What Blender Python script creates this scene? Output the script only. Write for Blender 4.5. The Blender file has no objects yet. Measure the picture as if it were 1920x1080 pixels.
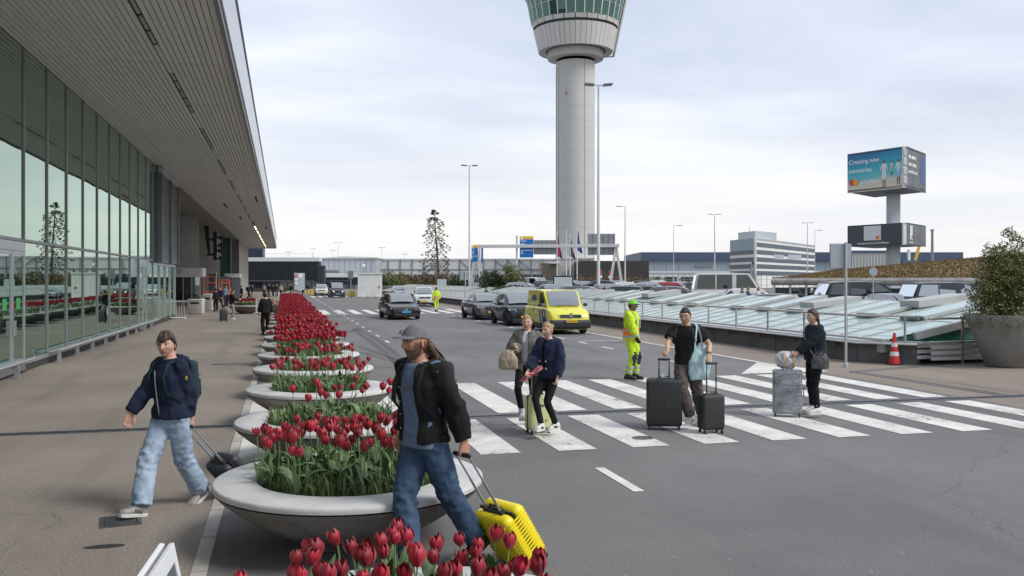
import bpy, bmesh, math, random
import numpy as np
from mathutils import Vector, Matrix, Euler, noise
R = math.radians
random.seed(7)
scene = bpy.context.scene
col = scene.collection
# ------------------------------------------------------------------ camera
F = 1690.0; H = 2.25; YAW = math.atan(428 / F); CY, SY = math.cos(YAW), math.sin(YAW)
cam_d = bpy.data.cameras.new('camera'); cam = bpy.data.objects.new('camera', cam_d); col.objects.link(cam)
cam.location = (0, 0, H); cam.rotation_euler = (R(90), 0, -YAW)
cam_d.sensor_width = 36; cam_d.lens = 36 * F / 1920; cam_d.shift_y = -15 / 1920
cam_d.clip_start = .05; cam_d.clip_end = 6000
scene.camera = cam
# ------------------------------------------------------------------ light
SUN_EL, SUN_AZ = 46, 128          # degrees; sun behind a bright overcast, to the right of the road
w = bpy.data.worlds.new('World'); scene.world = w; w.use_nodes = True
nt = w.node_tree; nt.nodes.clear()
def N(tree, t, **k):
    n = tree.nodes.new(t)
    for a, b in k.items(): setattr(n, a, b)
    return n
sky = N(nt, 'ShaderNodeTexSky', sky_type='NISHITA'); sky.sun_disc = False
sky.sun_elevation = R(SUN_EL); sky.sun_rotation = R(SUN_AZ)
tc = N(nt, 'ShaderNodeTexCoord'); sep = N(nt, 'ShaderNodeSeparateXYZ'); nt.links.new(tc.outputs['Generated'], sep.inputs[0])
# clouds live on a plane high above: project the direction by its height
mz = N(nt, 'ShaderNodeMath', operation='MAXIMUM'); nt.links.new(sep.outputs['Z'], mz.inputs[0]); mz.inputs[1].default_value = 0.0
az = N(nt, 'ShaderNodeMath', operation='ADD'); nt.links.new(mz.outputs[0], az.inputs[0]); az.inputs[1].default_value = .12
dv = N(nt, 'ShaderNodeVectorMath', operation='DIVIDE'); nt.links.new(tc.outputs['Generated'], dv.inputs[0])
cb = N(nt, 'ShaderNodeCombineXYZ')
for i in range(3): nt.links.new(az.outputs[0], cb.inputs[i])
nt.links.new(cb.outputs[0], dv.inputs[1])
mp = N(nt, 'ShaderNodeMapping'); mp.inputs['Scale'].default_value = (.55, 1.0, 1); mp.inputs['Rotation'].default_value = (0, 0, R(-24))
nt.links.new(dv.outputs[0], mp.inputs[0])
nz = N(nt, 'ShaderNodeTexNoise'); nz.inputs['Scale'].default_value = 1.15; nz.inputs['Detail'].default_value = 7; nz.inputs['Roughness'].default_value = .52
nz.inputs['Distortion'].default_value = .4
nt.links.new(mp.outputs[0], nz.inputs[0])
rp = N(nt, 'ShaderNodeValToRGB'); cr = rp.color_ramp
cr.elements[0].position = .30; cr.elements[0].color = (.46, .515, .635, 1)
cr.elements[1].position = .74; cr.elements[1].color = (.80, .82, .87, 1)
e = cr.elements.new(.52); e.color = (.60, .65, .745, 1)
nt.links.new(nz.outputs[0], rp.inputs[0])
# near the horizon the cloud deck turns cream
hz = N(nt, 'ShaderNodeMapRange'); hz.interpolation_type = 'SMOOTHSTEP'
nt.links.new(sep.outputs['Z'], hz.inputs[0]); hz.inputs[1].default_value = 0; hz.inputs[2].default_value = .24; hz.inputs[3].default_value = 1; hz.inputs[4].default_value = 0
mx = N(nt, 'ShaderNodeMixRGB'); nt.links.new(hz.outputs[0], mx.inputs[0]); nt.links.new(rp.outputs[0], mx.inputs[1])
# cream layer with soft streaks
mp2 = N(nt, 'ShaderNodeMapping'); mp2.inputs['Scale'].default_value = (1.2, 1.2, 12); mp2.inputs['Rotation'].default_value = (R(2), R(-3), 0); nt.links.new(tc.outputs['Generated'], mp2.inputs[0])
nz2 = N(nt, 'ShaderNodeTexNoise'); nz2.inputs['Scale'].default_value = 2.2; nz2.inputs['Detail'].default_value = 5; nt.links.new(mp2.outputs[0], nz2.inputs[0])
rp2 = N(nt, 'ShaderNodeValToRGB'); rp2.color_ramp.elements[0].position = .32; rp2.color_ramp.elements[0].color = (.69, .695, .72, 1)
rp2.color_ramp.elements[1].position = .66; rp2.color_ramp.elements[1].color = (.86, .82, .78, 1); nt.links.new(nz2.outputs[0], rp2.inputs[0])
nt.links.new(rp2.outputs[0], mx.inputs[2])
CLOUD = 8.2
sc = N(nt, 'ShaderNodeVectorMath', operation='SCALE'); nt.links.new(mx.outputs[0], sc.inputs[0]); sc.inputs['Scale'].default_value = CLOUD
m2 = N(nt, 'ShaderNodeMixRGB'); m2.inputs[0].default_value = .93
nt.links.new(sky.outputs[0], m2.inputs[1]); nt.links.new(sc.outputs[0], m2.inputs[2])
bg = N(nt, 'ShaderNodeBackground'); bg.inputs[1].default_value = .1
nt.links.new(m2.outputs[0], bg.inputs[0])
ow = N(nt, 'ShaderNodeOutputWorld'); nt.links.new(bg.outputs[0], ow.inputs[0])
sl = bpy.data.lights.new('sun', 'SUN'); sl.energy = 1.7; sl.angle = R(22); sl.color = (1, .96, .9)
so = bpy.data.objects.new('sun', sl); col.objects.link(so); so.location = (0, -10, 60)
a = R(SUN_AZ); e_ = R(SUN_EL)
sd = Vector((math.sin(a) * math.cos(e_), math.cos(a) * math.cos(e_), math.sin(e_)))
so.rotation_euler = sd.to_track_quat('Z', 'Y').to_euler()
vs = scene.view_settings; vs.view_transform = 'Standard'; vs.look = 'None'; vs.gamma = 1; vs.use_curve_mapping = False; vs.exposure = .70
# ------------------------------------------------------------------ helpers
def gp(u, v, z=0.0):
    """place on the ground (or at height z) seen at picture point u, v of the survey"""
    d = F * (H - z) / (v - 525.0); return at(u, d)
def at(u, d):
    lat = d * (u - 960.0) / F
    return Vector((lat * CY + d * SY, d * CY - lat * SY, 0))
def zat(v, d): return H - (v - 525.0) * d / F
def tag(o, label=None, cat=None, group=None, kind=None):
    if label: o['label'] = label
    if cat: o['category'] = cat
    if group: o['group'] = group
    if kind: o['kind'] = kind
    return o
def empty(name, loc=(0, 0, 0), rz=0.0, label=None, cat=None, group=None, kind=None, parent=None):
    o = bpy.data.objects.new(name, None); col.objects.link(o); o.location = loc; o.rotation_euler = (0, 0, rz)
    o.empty_display_size = .2
    if parent: o.parent = parent
    return tag(o, label, cat, group, kind)
def children(o): return [c for c in o.children]
def copy_tree(o, parent=None):
    c = o.copy(); col.objects.link(c); c.parent = parent
    for ch in list(o.children): copy_tree(ch, c)
    return c
class MB:
    def __init__(s): s.v = []; s.f = []; s.uv = None
    def add(s, vs, fs):
        b = len(s.v); s.v += [tuple(p) for p in vs]; s.f += [tuple(i + b for i in f) for f in fs]; return s
    def box(s, c, d, rz=0.0, rot=None):
        x, y, z = d[0] / 2, d[1] / 2, d[2] / 2
        P = [Vector((i * x, j * y, k * z)) for k in (-1, 1) for j in (-1, 1) for i in (-1, 1)]
        if rot is not None: M = Euler(rot).to_matrix(); P = [M @ p for p in P]
        elif rz: M = Matrix.Rotation(rz, 3, 'Z'); P = [M @ p for p in P]
        c = Vector(c)
        return s.add([p + c for p in P], [(0, 2, 3, 1), (4, 5, 7, 6), (0, 1, 5, 4), (2, 6, 7, 3), (0, 4, 6, 2), (1, 3, 7, 5)])
    def b2(s, x0, x1, y0, y1, z0, z1): return s.box(((x0 + x1) / 2, (y0 + y1) / 2, (z0 + z1) / 2), (abs(x1 - x0), abs(y1 - y0), abs(z1 - z0)))
    def bar(s, p, q, w, h=None, up=(0, 0, 1)):
        p = Vector(p); q = Vector(q); d = (q - p)
        if d.length < 1e-6: return s
        d.normalize(); h = h or w; u = Vector(up)
        a = d.cross(u)
        if a.length < 1e-4: a = d.cross(Vector((1, 0, 0)))
        a.normalize(); b = a.cross(d); a *= w / 2; b *= h / 2
        return s.add([p - a - b, p + a - b, p + a + b, p - a + b, q - a - b, q + a - b, q + a + b, q - a + b],
                     [(0, 3, 2, 1), (4, 5, 6, 7), (0, 1, 5, 4), (1, 2, 6, 5), (2, 3, 7, 6), (3, 0, 4, 7)])
    def tube(s, pts, r, n=8, cap=True, ell=None):
        pts = [Vector(p) for p in pts]; m = len(pts)
        rs = r if isinstance(r, (list, tuple)) else [r] * m
        base = len(s.v); prev = None
        for i, p in enumerate(pts):
            t = (pts[min(i + 1, m - 1)] - pts[max(i - 1, 0)])
            if t.length < 1e-9: t = Vector((0, 0, 1))
            t.normalize()
            if prev is None:
                a = t.cross(Vector((0, 0, 1)))
                if a.length < .05: a = t.cross(Vector((0, 1, 0)))
            else: a = prev - t * prev.dot(t)
            a.normalize(); prev = a; b = t.cross(a)
            ea, eb = (1, 1) if ell is None else ell
            for k in range(n):
                an = 2 * math.pi * k / n; s.v.append(tuple(p + a * (math.cos(an) * rs[i] * ea) + b * (math.sin(an) * rs[i] * eb)))
        for i in range(m - 1):
            for k in range(n):
                k2 = (k + 1) % n; q = base + i * n; s.f.append((q + k, q + k2, q + n + k2, q + n + k))
        if cap:
            s.f.append(tuple(base + k for k in reversed(range(n)))); q = base + (m - 1) * n; s.f.append(tuple(q + k for k in range(n)))
        return s
    def lathe(s, prof, n=24, c=(0, 0, 0), a0=0, a1=2 * math.pi, sx=1, sy=1):
        base = len(s.v); full = abs(a1 - a0 - 2 * math.pi) < 1e-6; cnt = n if full else n + 1
        for (r, z) in prof:
            for k in range(cnt):
                an = a0 + (a1 - a0) * k / n; s.v.append((c[0] + r * math.cos(an) * sx, c[1] + r * math.sin(an) * sy, c[2] + z))
        for i in range(len(prof) - 1):
            for k in range(n):
                k2 = (k + 1) % cnt; q = base + i * cnt; s.f.append((q + k, q + k2, q + cnt + k2, q + cnt + k))
        return s
    def prism(s, poly, ax, t0, t1):
        """extrude a 2-D polygon; ax = axis of extrusion"""
        n = len(poly)
        def m(p, t): return {'x': (t, p[0], p[1]), 'y': (p[0], t, p[1]), 'z': (p[0], p[1], t)}[ax]
        vs_ = [m(p, t0) for p in poly] + [m(p, t1) for p in poly]
        fs = [tuple(reversed(range(n))), tuple(range(n, 2 * n))] + [(i, (i + 1) % n, n + (i + 1) % n, n + i) for i in range(n)]
        return s.add(vs_, fs)
    def sph(s, c, r, n=12, m=8, sc=(1, 1, 1), M=None):
        vs_ = []; fs = []
        for j in range(m + 1):
            th = math.pi * j / m
            for k in range(n):
                an = 2 * math.pi * k / n
                p = Vector((r * sc[0] * math.sin(th) * math.cos(an), r * sc[1] * math.sin(th) * math.sin(an), r * sc[2] * math.cos(th)))
                if M is not None: p = M @ p
                vs_.append(p + Vector(c))
        for j in range(m):
            for k in range(n):
                k2 = (k + 1) % n; fs.append((j * n + k, (j + 1) * n + k, (j + 1) * n + k2, j * n + k2))
        return s.add(vs_, fs)
    def mesh(s, name, fix=True):
        me = bpy.data.meshes.new(name); me.from_pydata(s.v, [], s.f); me.validate()
        if fix:
            bm = bmesh.new(); bm.from_mesh(me); bmesh.ops.recalc_face_normals(bm, faces=bm.faces); bm.to_mesh(me); bm.free()
        return me
    def build(s, name, m, parent=None, smooth=False, bevel=0, fix=True, sub=0):
        me = s.mesh(name, fix)
        if bevel:
            bm = bmesh.new(); bm.from_mesh(me)
            bmesh.ops.remove_doubles(bm, verts=bm.verts, dist=1e-5)
            es = [e for e in bm.edges if len(e.link_faces) == 2 and e.calc_face_angle(0) > .5]
            try: bmesh.ops.bevel(bm, geom=es, offset=bevel, segments=2, profile=.6, affect='EDGES', clamp_overlap=True)
            except Exception: pass
            bm.to_mesh(me); bm.free()
        return link(name, me, m, parent, smooth, sub)
def link(name, me, m, parent=None, smooth=False, sub=0):
    o = bpy.data.objects.new(name, me); col.objects.link(o)
    if m is not None and not me.materials: me.materials.append(m)
    if parent is not None: o.parent = parent
    if smooth: shade(me, 38 if smooth is True else smooth)
    if sub:
        md = o.modifiers.new('sub', 'SUBSURF'); md.levels = sub; md.render_levels = sub
    return o
def shade(me, ang=38):
    me.polygons.foreach_set('use_smooth', [True] * len(me.polygons))
    try: me.set_sharp_from_angle(angle=R(ang))
    except Exception: pass
def inst(o_or_mesh, name, parent, loc=(0, 0, 0), rot=(0, 0, 0), scale=(1, 1, 1), mat_=None):
    me = o_or_mesh.data if hasattr(o_or_mesh, 'data') else o_or_mesh
    o = bpy.data.objects.new(name, me); col.objects.link(o); o.parent = parent
    o.location = loc; o.rotation_euler = rot; o.scale = scale; return o
def rbox(name, d, c, r, m, parent, rot=(0, 0, 0), seg=3, smooth=True):
    bm = bmesh.new(); bmesh.ops.create_cube(bm, size=1)
    for v in bm.verts: v.co = Vector((v.co.x * d[0], v.co.y * d[1], v.co.z * d[2]))
    bmesh.ops.bevel(bm, geom=list(bm.edges), offset=r, segments=seg, profile=.5, affect='EDGES', clamp_overlap=True)
    me = bpy.data.meshes.new(name); bm.to_mesh(me); bm.free()
    o = link(name, me, m, parent, smooth); o.location = c; o.rotation_euler = rot; return o
# ------------------------------------------------------------------ materials
MATS = {}
def mat(name, c, rough=.6, metal=0.0, bump=0.0, bscale=40.0, var=0.0, vscale=3.0, c2=None, spec=.5, emit=None, estr=0, coat=0, alpha=1, trans=0, stretch=None, dirt=0, detail=4, objrand=0, coords='Object', sheen=0, sub=0):
    if name in MATS: return MATS[name]
    m = bpy.data.materials.new(name); m.use_nodes = True; t = m.node_tree; b = t.nodes['Principled BSDF']; MATS[name] = m
    L = t.links.new
    c = tuple(c) + (1,) if len(c) == 3 else c
    b.inputs['Base Color'].default_value = c; b.inputs['Roughness'].default_value = rough; b.inputs['Metallic'].default_value = metal
    b.inputs['Specular IOR Level'].default_value = spec; b.inputs['Alpha'].default_value = alpha
    b.inputs['Coat Weight'].default_value = coat; b.inputs['Transmission Weight'].default_value = trans
    if sheen: b.inputs['Sheen Weight'].default_value = sheen
    if sub: b.inputs['Subsurface Weight'].default_value = sub; b.inputs['Subsurface Radius'].default_value = (.02, .008, .004)
    if emit: b.inputs['Emission Color'].default_value = tuple(emit) + (1,); b.inputs['Emission Strength'].default_value = estr
    tcn = t.nodes.new('ShaderNodeTexCoord'); src = tcn.outputs[coords]
    if stretch:
        mpn = t.nodes.new('ShaderNodeMapping'); mpn.inputs['Scale'].default_value = stretch; L(src, mpn.inputs[0]); src = mpn.outputs[0]
    colour = None
    if var or c2:
        n = t.nodes.new('ShaderNodeTexNoise'); n.inputs['Scale'].default_value = vscale; n.inputs['Detail'].default_value = detail; n.inputs['Roughness'].default_value = .6
        L(src, n.inputs[0]); r = t.nodes.new('ShaderNodeValToRGB'); r.color_ramp.elements[0].position = .32; r.color_ramp.elements[1].position = .68
        if c2 is None: k = 1 + var; j = 1 - var; a_ = tuple(min(1, x * k) for x in c[:3]) + (1,); b_ = tuple(x * j for x in c[:3]) + (1,)
        else: a_ = c; b_ = tuple(c2) + (1,)
        r.color_ramp.elements[0].color = b_; r.color_ramp.elements[1].color = a_; L(n.outputs[0], r.inputs[0]); colour = r.outputs[0]
    if dirt:
        n = t.nodes.new('ShaderNodeTexNoise'); n.inputs['Scale'].default_value = .9; n.inputs['Detail'].default_value = 8; n.inputs['Roughness'].default_value = .7
        L(src, n.inputs[0]); mr = t.nodes.new('ShaderNodeMapRange'); mr.inputs[1].default_value = .45; mr.inputs[2].default_value = .75; mr.inputs[4].default_value = dirt; L(n.outputs[0], mr.inputs[0])
        x = t.nodes.new('ShaderNodeMixRGB'); x.blend_type = 'MULTIPLY'; L(mr.outputs[0], x.inputs[0])
        if colour: L(colour, x.inputs[1])
        else: x.inputs[1].default_value = c
        x.inputs[2].default_value = (.35, .32, .28, 1); colour = x.outputs[0]
    if objrand:
        oi = t.nodes.new('ShaderNodeObjectInfo'); mr = t.nodes.new('ShaderNodeMapRange'); mr.inputs[3].default_value = 1 - objrand; mr.inputs[4].default_value = 1 + objrand
        L(oi.outputs['Random'], mr.inputs[0]); x = t.nodes.new('ShaderNodeVectorMath'); x.operation = 'SCALE'
        if colour: L(colour, x.inputs[0])
        else: x.inputs[0].default_value = c[:3]
        L(mr.outputs[0], x.inputs['Scale']); colour = x.outputs[0]
    if colour: L(colour, b.inputs['Base Color'])
    if bump:
        n = t.nodes.new('ShaderNodeTexNoise'); n.inputs['Scale'].default_value = bscale; n.inputs['Detail'].default_value = 5; L(src, n.inputs[0])
        bp = t.nodes.new('ShaderNodeBump'); bp.inputs['Strength'].default_value = min(1, bump); bp.inputs['Distance'].default_value = .01 * max(1, bump); L(n.outputs[0], bp.inputs['Height']); L(bp.outputs[0], b.inputs['Normal'])
    return m
def marks(w_, h, m, parent, loc, rot=(R(90), 0, 0), n=6, name='lettering'):
    mb = MB(); x = -w_ / 2; r_ = random.Random(n)
    while x < w_ / 2:
        q = w_ / n * r_.uniform(.45, .8); mb.b2(x, x + q, -h / 2, h / 2 * r_.choice((.6, 1, 1)), 0, .003); x += w_ / n
    o = mb.build(name, m, parent); o['kind'] = 'stuff'; o.location = loc; o.rotation_euler = rot; return o
def text(body, size, m, parent, loc, rot=(R(90), 0, 0), depth=.003, align='CENTER', name='lettering', sx=1.0, shear=0):
    cu = bpy.data.curves.new(name, 'FONT'); cu.body = body; cu.size = size; cu.align_x = align; cu.align_y = 'CENTER'; cu.extrude = depth; cu.resolution_u = 3; cu.shear = shear
    cu.offset = size * .006
    t = bpy.data.objects.new(name, cu); col.objects.link(t)
    dg = bpy.context.evaluated_depsgraph_get(); me = bpy.data.meshes.new_from_object(t.evaluated_get(dg)); me.name = name
    bpy.data.objects.remove(t); me.materials.clear()
    o = link(name, me, m, parent); o.location = loc; o.rotation_euler = rot; o.scale = (sx, 1, 1); return o
# ================================================================== ground, road, pavements
def asphalt(name, c, c2, speck=.35, big=1.0):
    m = bpy.data.materials.new(name); m.use_nodes = True; t = m.node_tree; b = t.nodes['Principled BSDF']; L = t.links.new
    tcn = t.nodes.new('ShaderNodeTexCoord'); src = tcn.outputs['Object']
    n1 = t.nodes.new('ShaderNodeTexNoise'); n1.inputs['Scale'].default_value = .22 * big; n1.inputs['Detail'].default_value = 9; n1.inputs['Roughness'].default_value = .62; L(src, n1.inputs[0])
    r1 = t.nodes.new('ShaderNodeValToRGB'); r1.color_ramp.elements[0].position = .36; r1.color_ramp.elements[1].position = .64
    r1.color_ramp.elements[0].color = tuple(c2) + (1,); r1.color_ramp.elements[1].color = tuple(c) + (1,); L(n1.outputs[0], r1.inputs[0])
    # aggregate
    n2 = t.nodes.new('ShaderNodeTexNoise'); n2.inputs['Scale'].default_value = 46; n2.inputs['Detail'].default_value = 6; n2.inputs['Roughness'].default_value = .8; L(src, n2.inputs[0])
    r2 = t.nodes.new('ShaderNodeMapRange'); r2.inputs[1].default_value = .35; r2.inputs[2].default_value = .65; r2.inputs[3].default_value = 1 - speck; r2.inputs[4].default_value = 1 + speck; L(n2.outputs[0], r2.inputs[0])
    s1 = t.nodes.new('ShaderNodeVectorMath'); s1.operation = 'SCALE'; L(r1.outputs[0], s1.inputs[0]); L(r2.outputs[0], s1.inputs['Scale'])
    # light chips and chewing-gum spots
    v = t.nodes.new('ShaderNodeTexVoronoi'); v.inputs['Scale'].default_value = 2.6; L(src, v.inputs[0])
    r3 = t.nodes.new('ShaderNodeMapRange'); r3.inputs[1].default_value = .035; r3.inputs[2].default_value = .05; r3.inputs[3].default_value = .55; r3.inputs[4].default_value = 0; L(v.outputs['Distance'], r3.inputs[0])
    x = t.nodes.new('ShaderNodeMixRGB'); L(r3.outputs[0], x.inputs[0]); L(s1.outputs[0], x.inputs[1]); x.inputs[2].default_value = (.33, .31, .29, 1)
    # oil patches, long dark drag marks
    mpn = t.nodes.new('ShaderNodeMapping'); mpn.inputs['Scale'].default_value = (1.0, .12, 1); L(src, mpn.inputs[0])
    n3 = t.nodes.new('ShaderNodeTexNoise'); n3.inputs['Scale'].default_value = .9; n3.inputs['Detail'].default_value = 6; n3.inputs['Distortion'].default_value = .6; L(mpn.outputs[0], n3.inputs[0])
    r4 = t.nodes.new('ShaderNodeMapRange'); r4.inputs[1].default_value = .55; r4.inputs[2].default_value = .78; r4.inputs[3].default_value = 0; r4.inputs[4].default_value = .6; L(n3.outputs[0], r4.inputs[0])
    x2 = t.nodes.new('ShaderNodeMixRGB'); L(r4.outputs[0], x2.inputs[0]); L(x.outputs[0], x2.inputs[1]); x2.inputs[2].default_value = tuple(k * .62 for k in c2) + (1,)
    # cracks
    v2 = t.nodes.new('ShaderNodeTexVoronoi'); v2.feature = 'DISTANCE_TO_EDGE'; v2.inputs['Scale'].default_value = .16
    wq = t.nodes.new('ShaderNodeMixRGB'); wq.inputs[0].default_value = .06; n5 = t.nodes.new('ShaderNodeTexNoise'); n5.inputs['Scale'].default_value = 1.4; n5.inputs['Detail'].default_value = 8; L(src, n5.inputs[0])
    L(src, wq.inputs[1]); L(n5.outputs[1], wq.inputs[2]); wq.blend_type = 'ADD'; wq.inputs[0].default_value = .8; L(wq.outputs[0], v2.inputs[0])
    r5 = t.nodes.new('ShaderNodeMapRange'); r5.inputs[1].default_value = .0008; r5.inputs[2].default_value = .0022; r5.inputs[3].default_value = .28; r5.inputs[4].default_value = 0; L(v2.outputs[0], r5.inputs[0])
    x3 = t.nodes.new('ShaderNodeMixRGB'); L(r5.outputs[0], x3.inputs[0]); L(x2.outputs[0], x3.inputs[1]); x3.inputs[2].default_value = (.02, .02, .02, 1)
    L(x3.outputs[0], b.inputs['Base Color']); b.inputs['Roughness'].default_value = .86; b.inputs['Specular IOR Level'].default_value = .35
    bp = t.nodes.new('ShaderNodeBump'); bp.inputs['Strength'].default_value = .5; bp.inputs['Distance'].default_value = .006; L(n2.outputs[0], bp.inputs['Height']); L(bp.outputs[0], b.inputs['Normal'])
    return m
M_road = asphalt('road_asphalt', (.182, .179, .176), (.130, .129, .128))
M_pave = asphalt('pavement_asphalt', (.275, .238, .202), (.205, .178, .153), .45)
M_pave2 = asphalt('far_pavement_asphalt', (.25, .208, .172), (.20, .168, .142), .4)
M_ground = mat('ground_far', (.12, .12, .115), .9, var=.15, vscale=.05)
M_paint = mat('road_paint', (.74, .72, .685), .7, c2=(.56, .54, .51), vscale=3.5, dirt=.38, detail=9, bump=.3, bscale=60)
def worn(m, lo=.56, hi=.66, sc=7):
    t = m.node_tree; b = t.nodes['Principled BSDF']; tcn = t.nodes.new('ShaderNodeTexCoord'); n = t.nodes.new('ShaderNodeTexNoise'); n.inputs['Scale'].default_value = sc; n.inputs['Detail'].default_value = 12; n.inputs['Roughness'].default_value = .78
    n2 = t.nodes.new('ShaderNodeTexNoise'); n2.inputs['Scale'].default_value = .9; t.links.new(tcn.outputs['Object'], n2.inputs[0]); ad = t.nodes.new('ShaderNodeMath'); ad.operation = 'MULTIPLY_ADD'; t.links.new(n2.outputs[0], ad.inputs[0]); ad.inputs[1].default_value = .35
    t.links.new(tcn.outputs['Object'], n.inputs[0]); t.links.new(n.outputs[0], ad.inputs[2]); mr = t.nodes.new('ShaderNodeMapRange'); mr.inputs[1].default_value = lo + .175; mr.inputs[2].default_value = hi + .175; mr.inputs[3].default_value = 1; mr.inputs[4].default_value = .12; t.links.new(ad.outputs[0], mr.inputs[0]); t.links.new(mr.outputs[0], b.inputs['Alpha'])
worn(M_paint)
M_kerb = mat('kerb_stone', (.50, .475, .44), .8, c2=(.37, .35, .33), vscale=5, dirt=.4, bump=.5, bscale=80)
M_steel_dark = mat('joint_steel', (.22, .235, .27), .42, .8, var=.2, vscale=8)
M_black = mat('black_rubber', (.022, .022, .023), .7)
def flat(x0, x1, y0, y1, z): return MB().add([(x0, y0, z), (x1, y0, z), (x1, y1, z), (x0, y1, z)], [(0, 1, 2, 3)])
tag(flat(-3000, 3000, -300, 5000, -.012).build('ground', M_ground, fix=False), kind='structure')
road = tag(MB().add([(-.63, -8, 0), (12.62, -8, 0), (12.62, 210, 0), (-.63, 210, 0)], [(0, 1, 2, 3)]).build('road', M_road, fix=False), kind='structure')
pave = tag(flat(-14, -.63, -8, 210, 0.002).build('pavement', M_pave, fix=False), kind='structure')
pave2 = tag(MB().add([(12.62, -8, .002), (60, -8, .002), (60, 20.4, .002), (16.4, 20.4, .002), (15.4, 21.8, .002), (15.4, 210, .002), (12.62, 210, .002)], [(0, 1, 2, 3, 4, 5, 6)]).build('pavement_by_the_wall', M_pave2, fix=False), kind='structure')
tag(flat(24.5, 150, 20, 200, .001).build('car_park_deck', M_road, fix=False), kind='structure')
# light kerb stones between pavement and road, joints left open
y = 1.5; ks = MB().b2(-.06, .06, -.47, .47, 0, .012).mesh('kerb_stone')
ks.materials.append(M_kerb)
kb = tag(empty('kerb_strip', (-.63, 0, 0)), kind='structure')
for i in range(90): inst(ks, 'kerb_stone', kb, (0, 2.0 + i * .96, 0.003 + random.uniform(0, .002)))
o = flat(-.06, .06, 88, 200, .006).build('kerb_stones_beyond', M_kerb, kb); o['kind'] = 'stuff'
flat(-.565, .42, 11.33, 14.2, .006).build('crossing_stripe', M_paint, road, fix=False); flat(-.565, .42, 14.78, 18.6, .006).build('crossing_stripe', M_paint, road, fix=False)
# zebra crossings: two blocks either side of the steel joint
for k in range(-1, 10):
    x1 = 2.99 + 1.045 * k; x0 = x1 - .53
    flat(x0, x1, 14.78, 19.28, .006).build('crossing_stripe', M_paint, road, fix=False)
    flat(x0, x1, 11.33, 14.22, .006).build('crossing_stripe', M_paint, road, fix=False)
    flat(x0, x1, 60, 68.5, .006).build('crossing_stripe', M_paint, road, fix=False)
    if k > 0: flat(x0, x1, 118, 128, .006).build('crossing_stripe', M_paint, road, fix=False)
flat(12.52, 12.66, 22.2, 120, .008).build('edge_line', M_paint, road, fix=False)
MB().add([(10.6, 19.55, .007), (13.0, 19.55, .007), (12.6, 22.3, .007)], [(0, 1, 2)]).build('painted_triangle', M_paint, road, fix=False)
for i in range(15): flat(10.34, 10.46, 22.6 + i * 2.55, 23.6 + i * 2.55, .006).build('lane_dash', M_paint, road, fix=False)
flat(10.6, 12.52, 31.5, 31.62, .006).build('bay_line', M_paint, road, fix=False)
for yy in (8.95,): flat(3.6, 3.72, yy, yy + 1.25, .006).build('lane_dash', M_paint, road, fix=False)
for i in range(11): flat(3.6, 3.72, 32.5 + i * 3.45, 33.5 + i * 3.45, .006).build('lane_dash', M_paint, road, fix=False)
for i in range(10): flat(3.6, 3.72, 72 + i * 4.2, 73.2 + i * 4.2, .006).build('lane_dash', M_paint, road, fix=False)
# steel expansion joints let into the asphalt
jt = tag(empty('expansion_joint', (0, 14.5, 0)), kind='structure')
for (a0, a1, dy, w_) in ((-6, 14, 0, .05), (-6, 14, .11, .045), (-6, 14, -.11, .045)):
    MB().b2(a0, a1, dy - w_ / 2, dy + w_ / 2, -.01, .0115).build('steel_strip', M_steel_dark if dy else M_black, jt)
for (p, q) in (((13.62, 14.7), (13.5, 19.3)), ((13.5, 19.3), (16.8, 20.35))):
    for off in (-.1, .1):
        n_ = Vector((q[1] - p[1], p[0] - q[0])).normalized() * off
        MB().bar((p[0] + n_.x, p[1] - 14.5 + n_.y, .006), (q[0] + n_.x, q[1] - 14.5 + n_.y, .006), .06, .012).build('steel_strip', M_steel_dark, jt)
MB().b2(-.6, 12.6, 42.4, 42.5, -.01, .01).build('steel_strip', M_black, jt)
# curving tyre marks
M_tyre = bpy.data.materials.new('tyre_mark'); M_tyre.use_nodes = True; t_ = M_tyre.node_tree; b_ = t_.nodes['Principled BSDF']; b_.inputs['Base Color'].default_value = (.05, .05, .05, 1); b_.inputs['Roughness'].default_value = .85
n_ = t_.nodes.new('ShaderNodeTexNoise'); n_.inputs['Scale'].default_value = 9; n_.inputs['Detail'].default_value = 6; mr_ = t_.nodes.new('ShaderNodeMapRange'); mr_.inputs[1].default_value = .3; mr_.inputs[2].default_value = .8; mr_.inputs[4].default_value = .55
tc_ = t_.nodes.new('ShaderNodeTexCoord'); t_.links.new(tc_.outputs['Object'], n_.inputs[0]); t_.links.new(n_.outputs[0], mr_.inputs[0]); t_.links.new(mr_.outputs[0], b_.inputs['Alpha'])
def ribbon(pts, w_, z):
    m = MB(); vs_ = []
    for i, p in enumerate(pts):
        p = Vector(p); a_ = Vector(pts[max(0, i - 1)]); c_ = Vector(pts[min(len(pts) - 1, i + 1)]); t = (c_ - a_).normalized(); nn = Vector((t.y, -t.x, 0)) * w_ / 2
        vs_ += [(p.x - nn.x, p.y - nn.y, z), (p.x + nn.x, p.y + nn.y, z)]
    return m.add(vs_, [(2 * i, 2 * i + 1, 2 * i + 3, 2 * i + 2) for i in range(len(pts) - 1)])
def curve(p0, p1, p2, n=14):
    p0, p1, p2 = Vector(p0), Vector(p1), Vector(p2)
    return [tuple(p0 * (1 - t) ** 2 + p1 * 2 * t * (1 - t) + p2 * t * t) for t in [i / n for i in range(n + 1)]]
for i, (uv) in enumerate((((668, 616), (720, 640), (762, 683)), ((662, 618), (706, 646), (755, 690)), ((670, 617), (640, 630), (615, 628)), ((676, 650), (720, 668), (790, 690)), ((700, 689), (740, 690), (800, 684)), ((676, 660), (730, 676), (800, 700)))):
    P = [gp(*q) for q in uv]
    ribbon(curve(*P), .22, .004 + .0008 * i).build('tyre_mark', M_tyre, road, fix=False)
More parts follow.
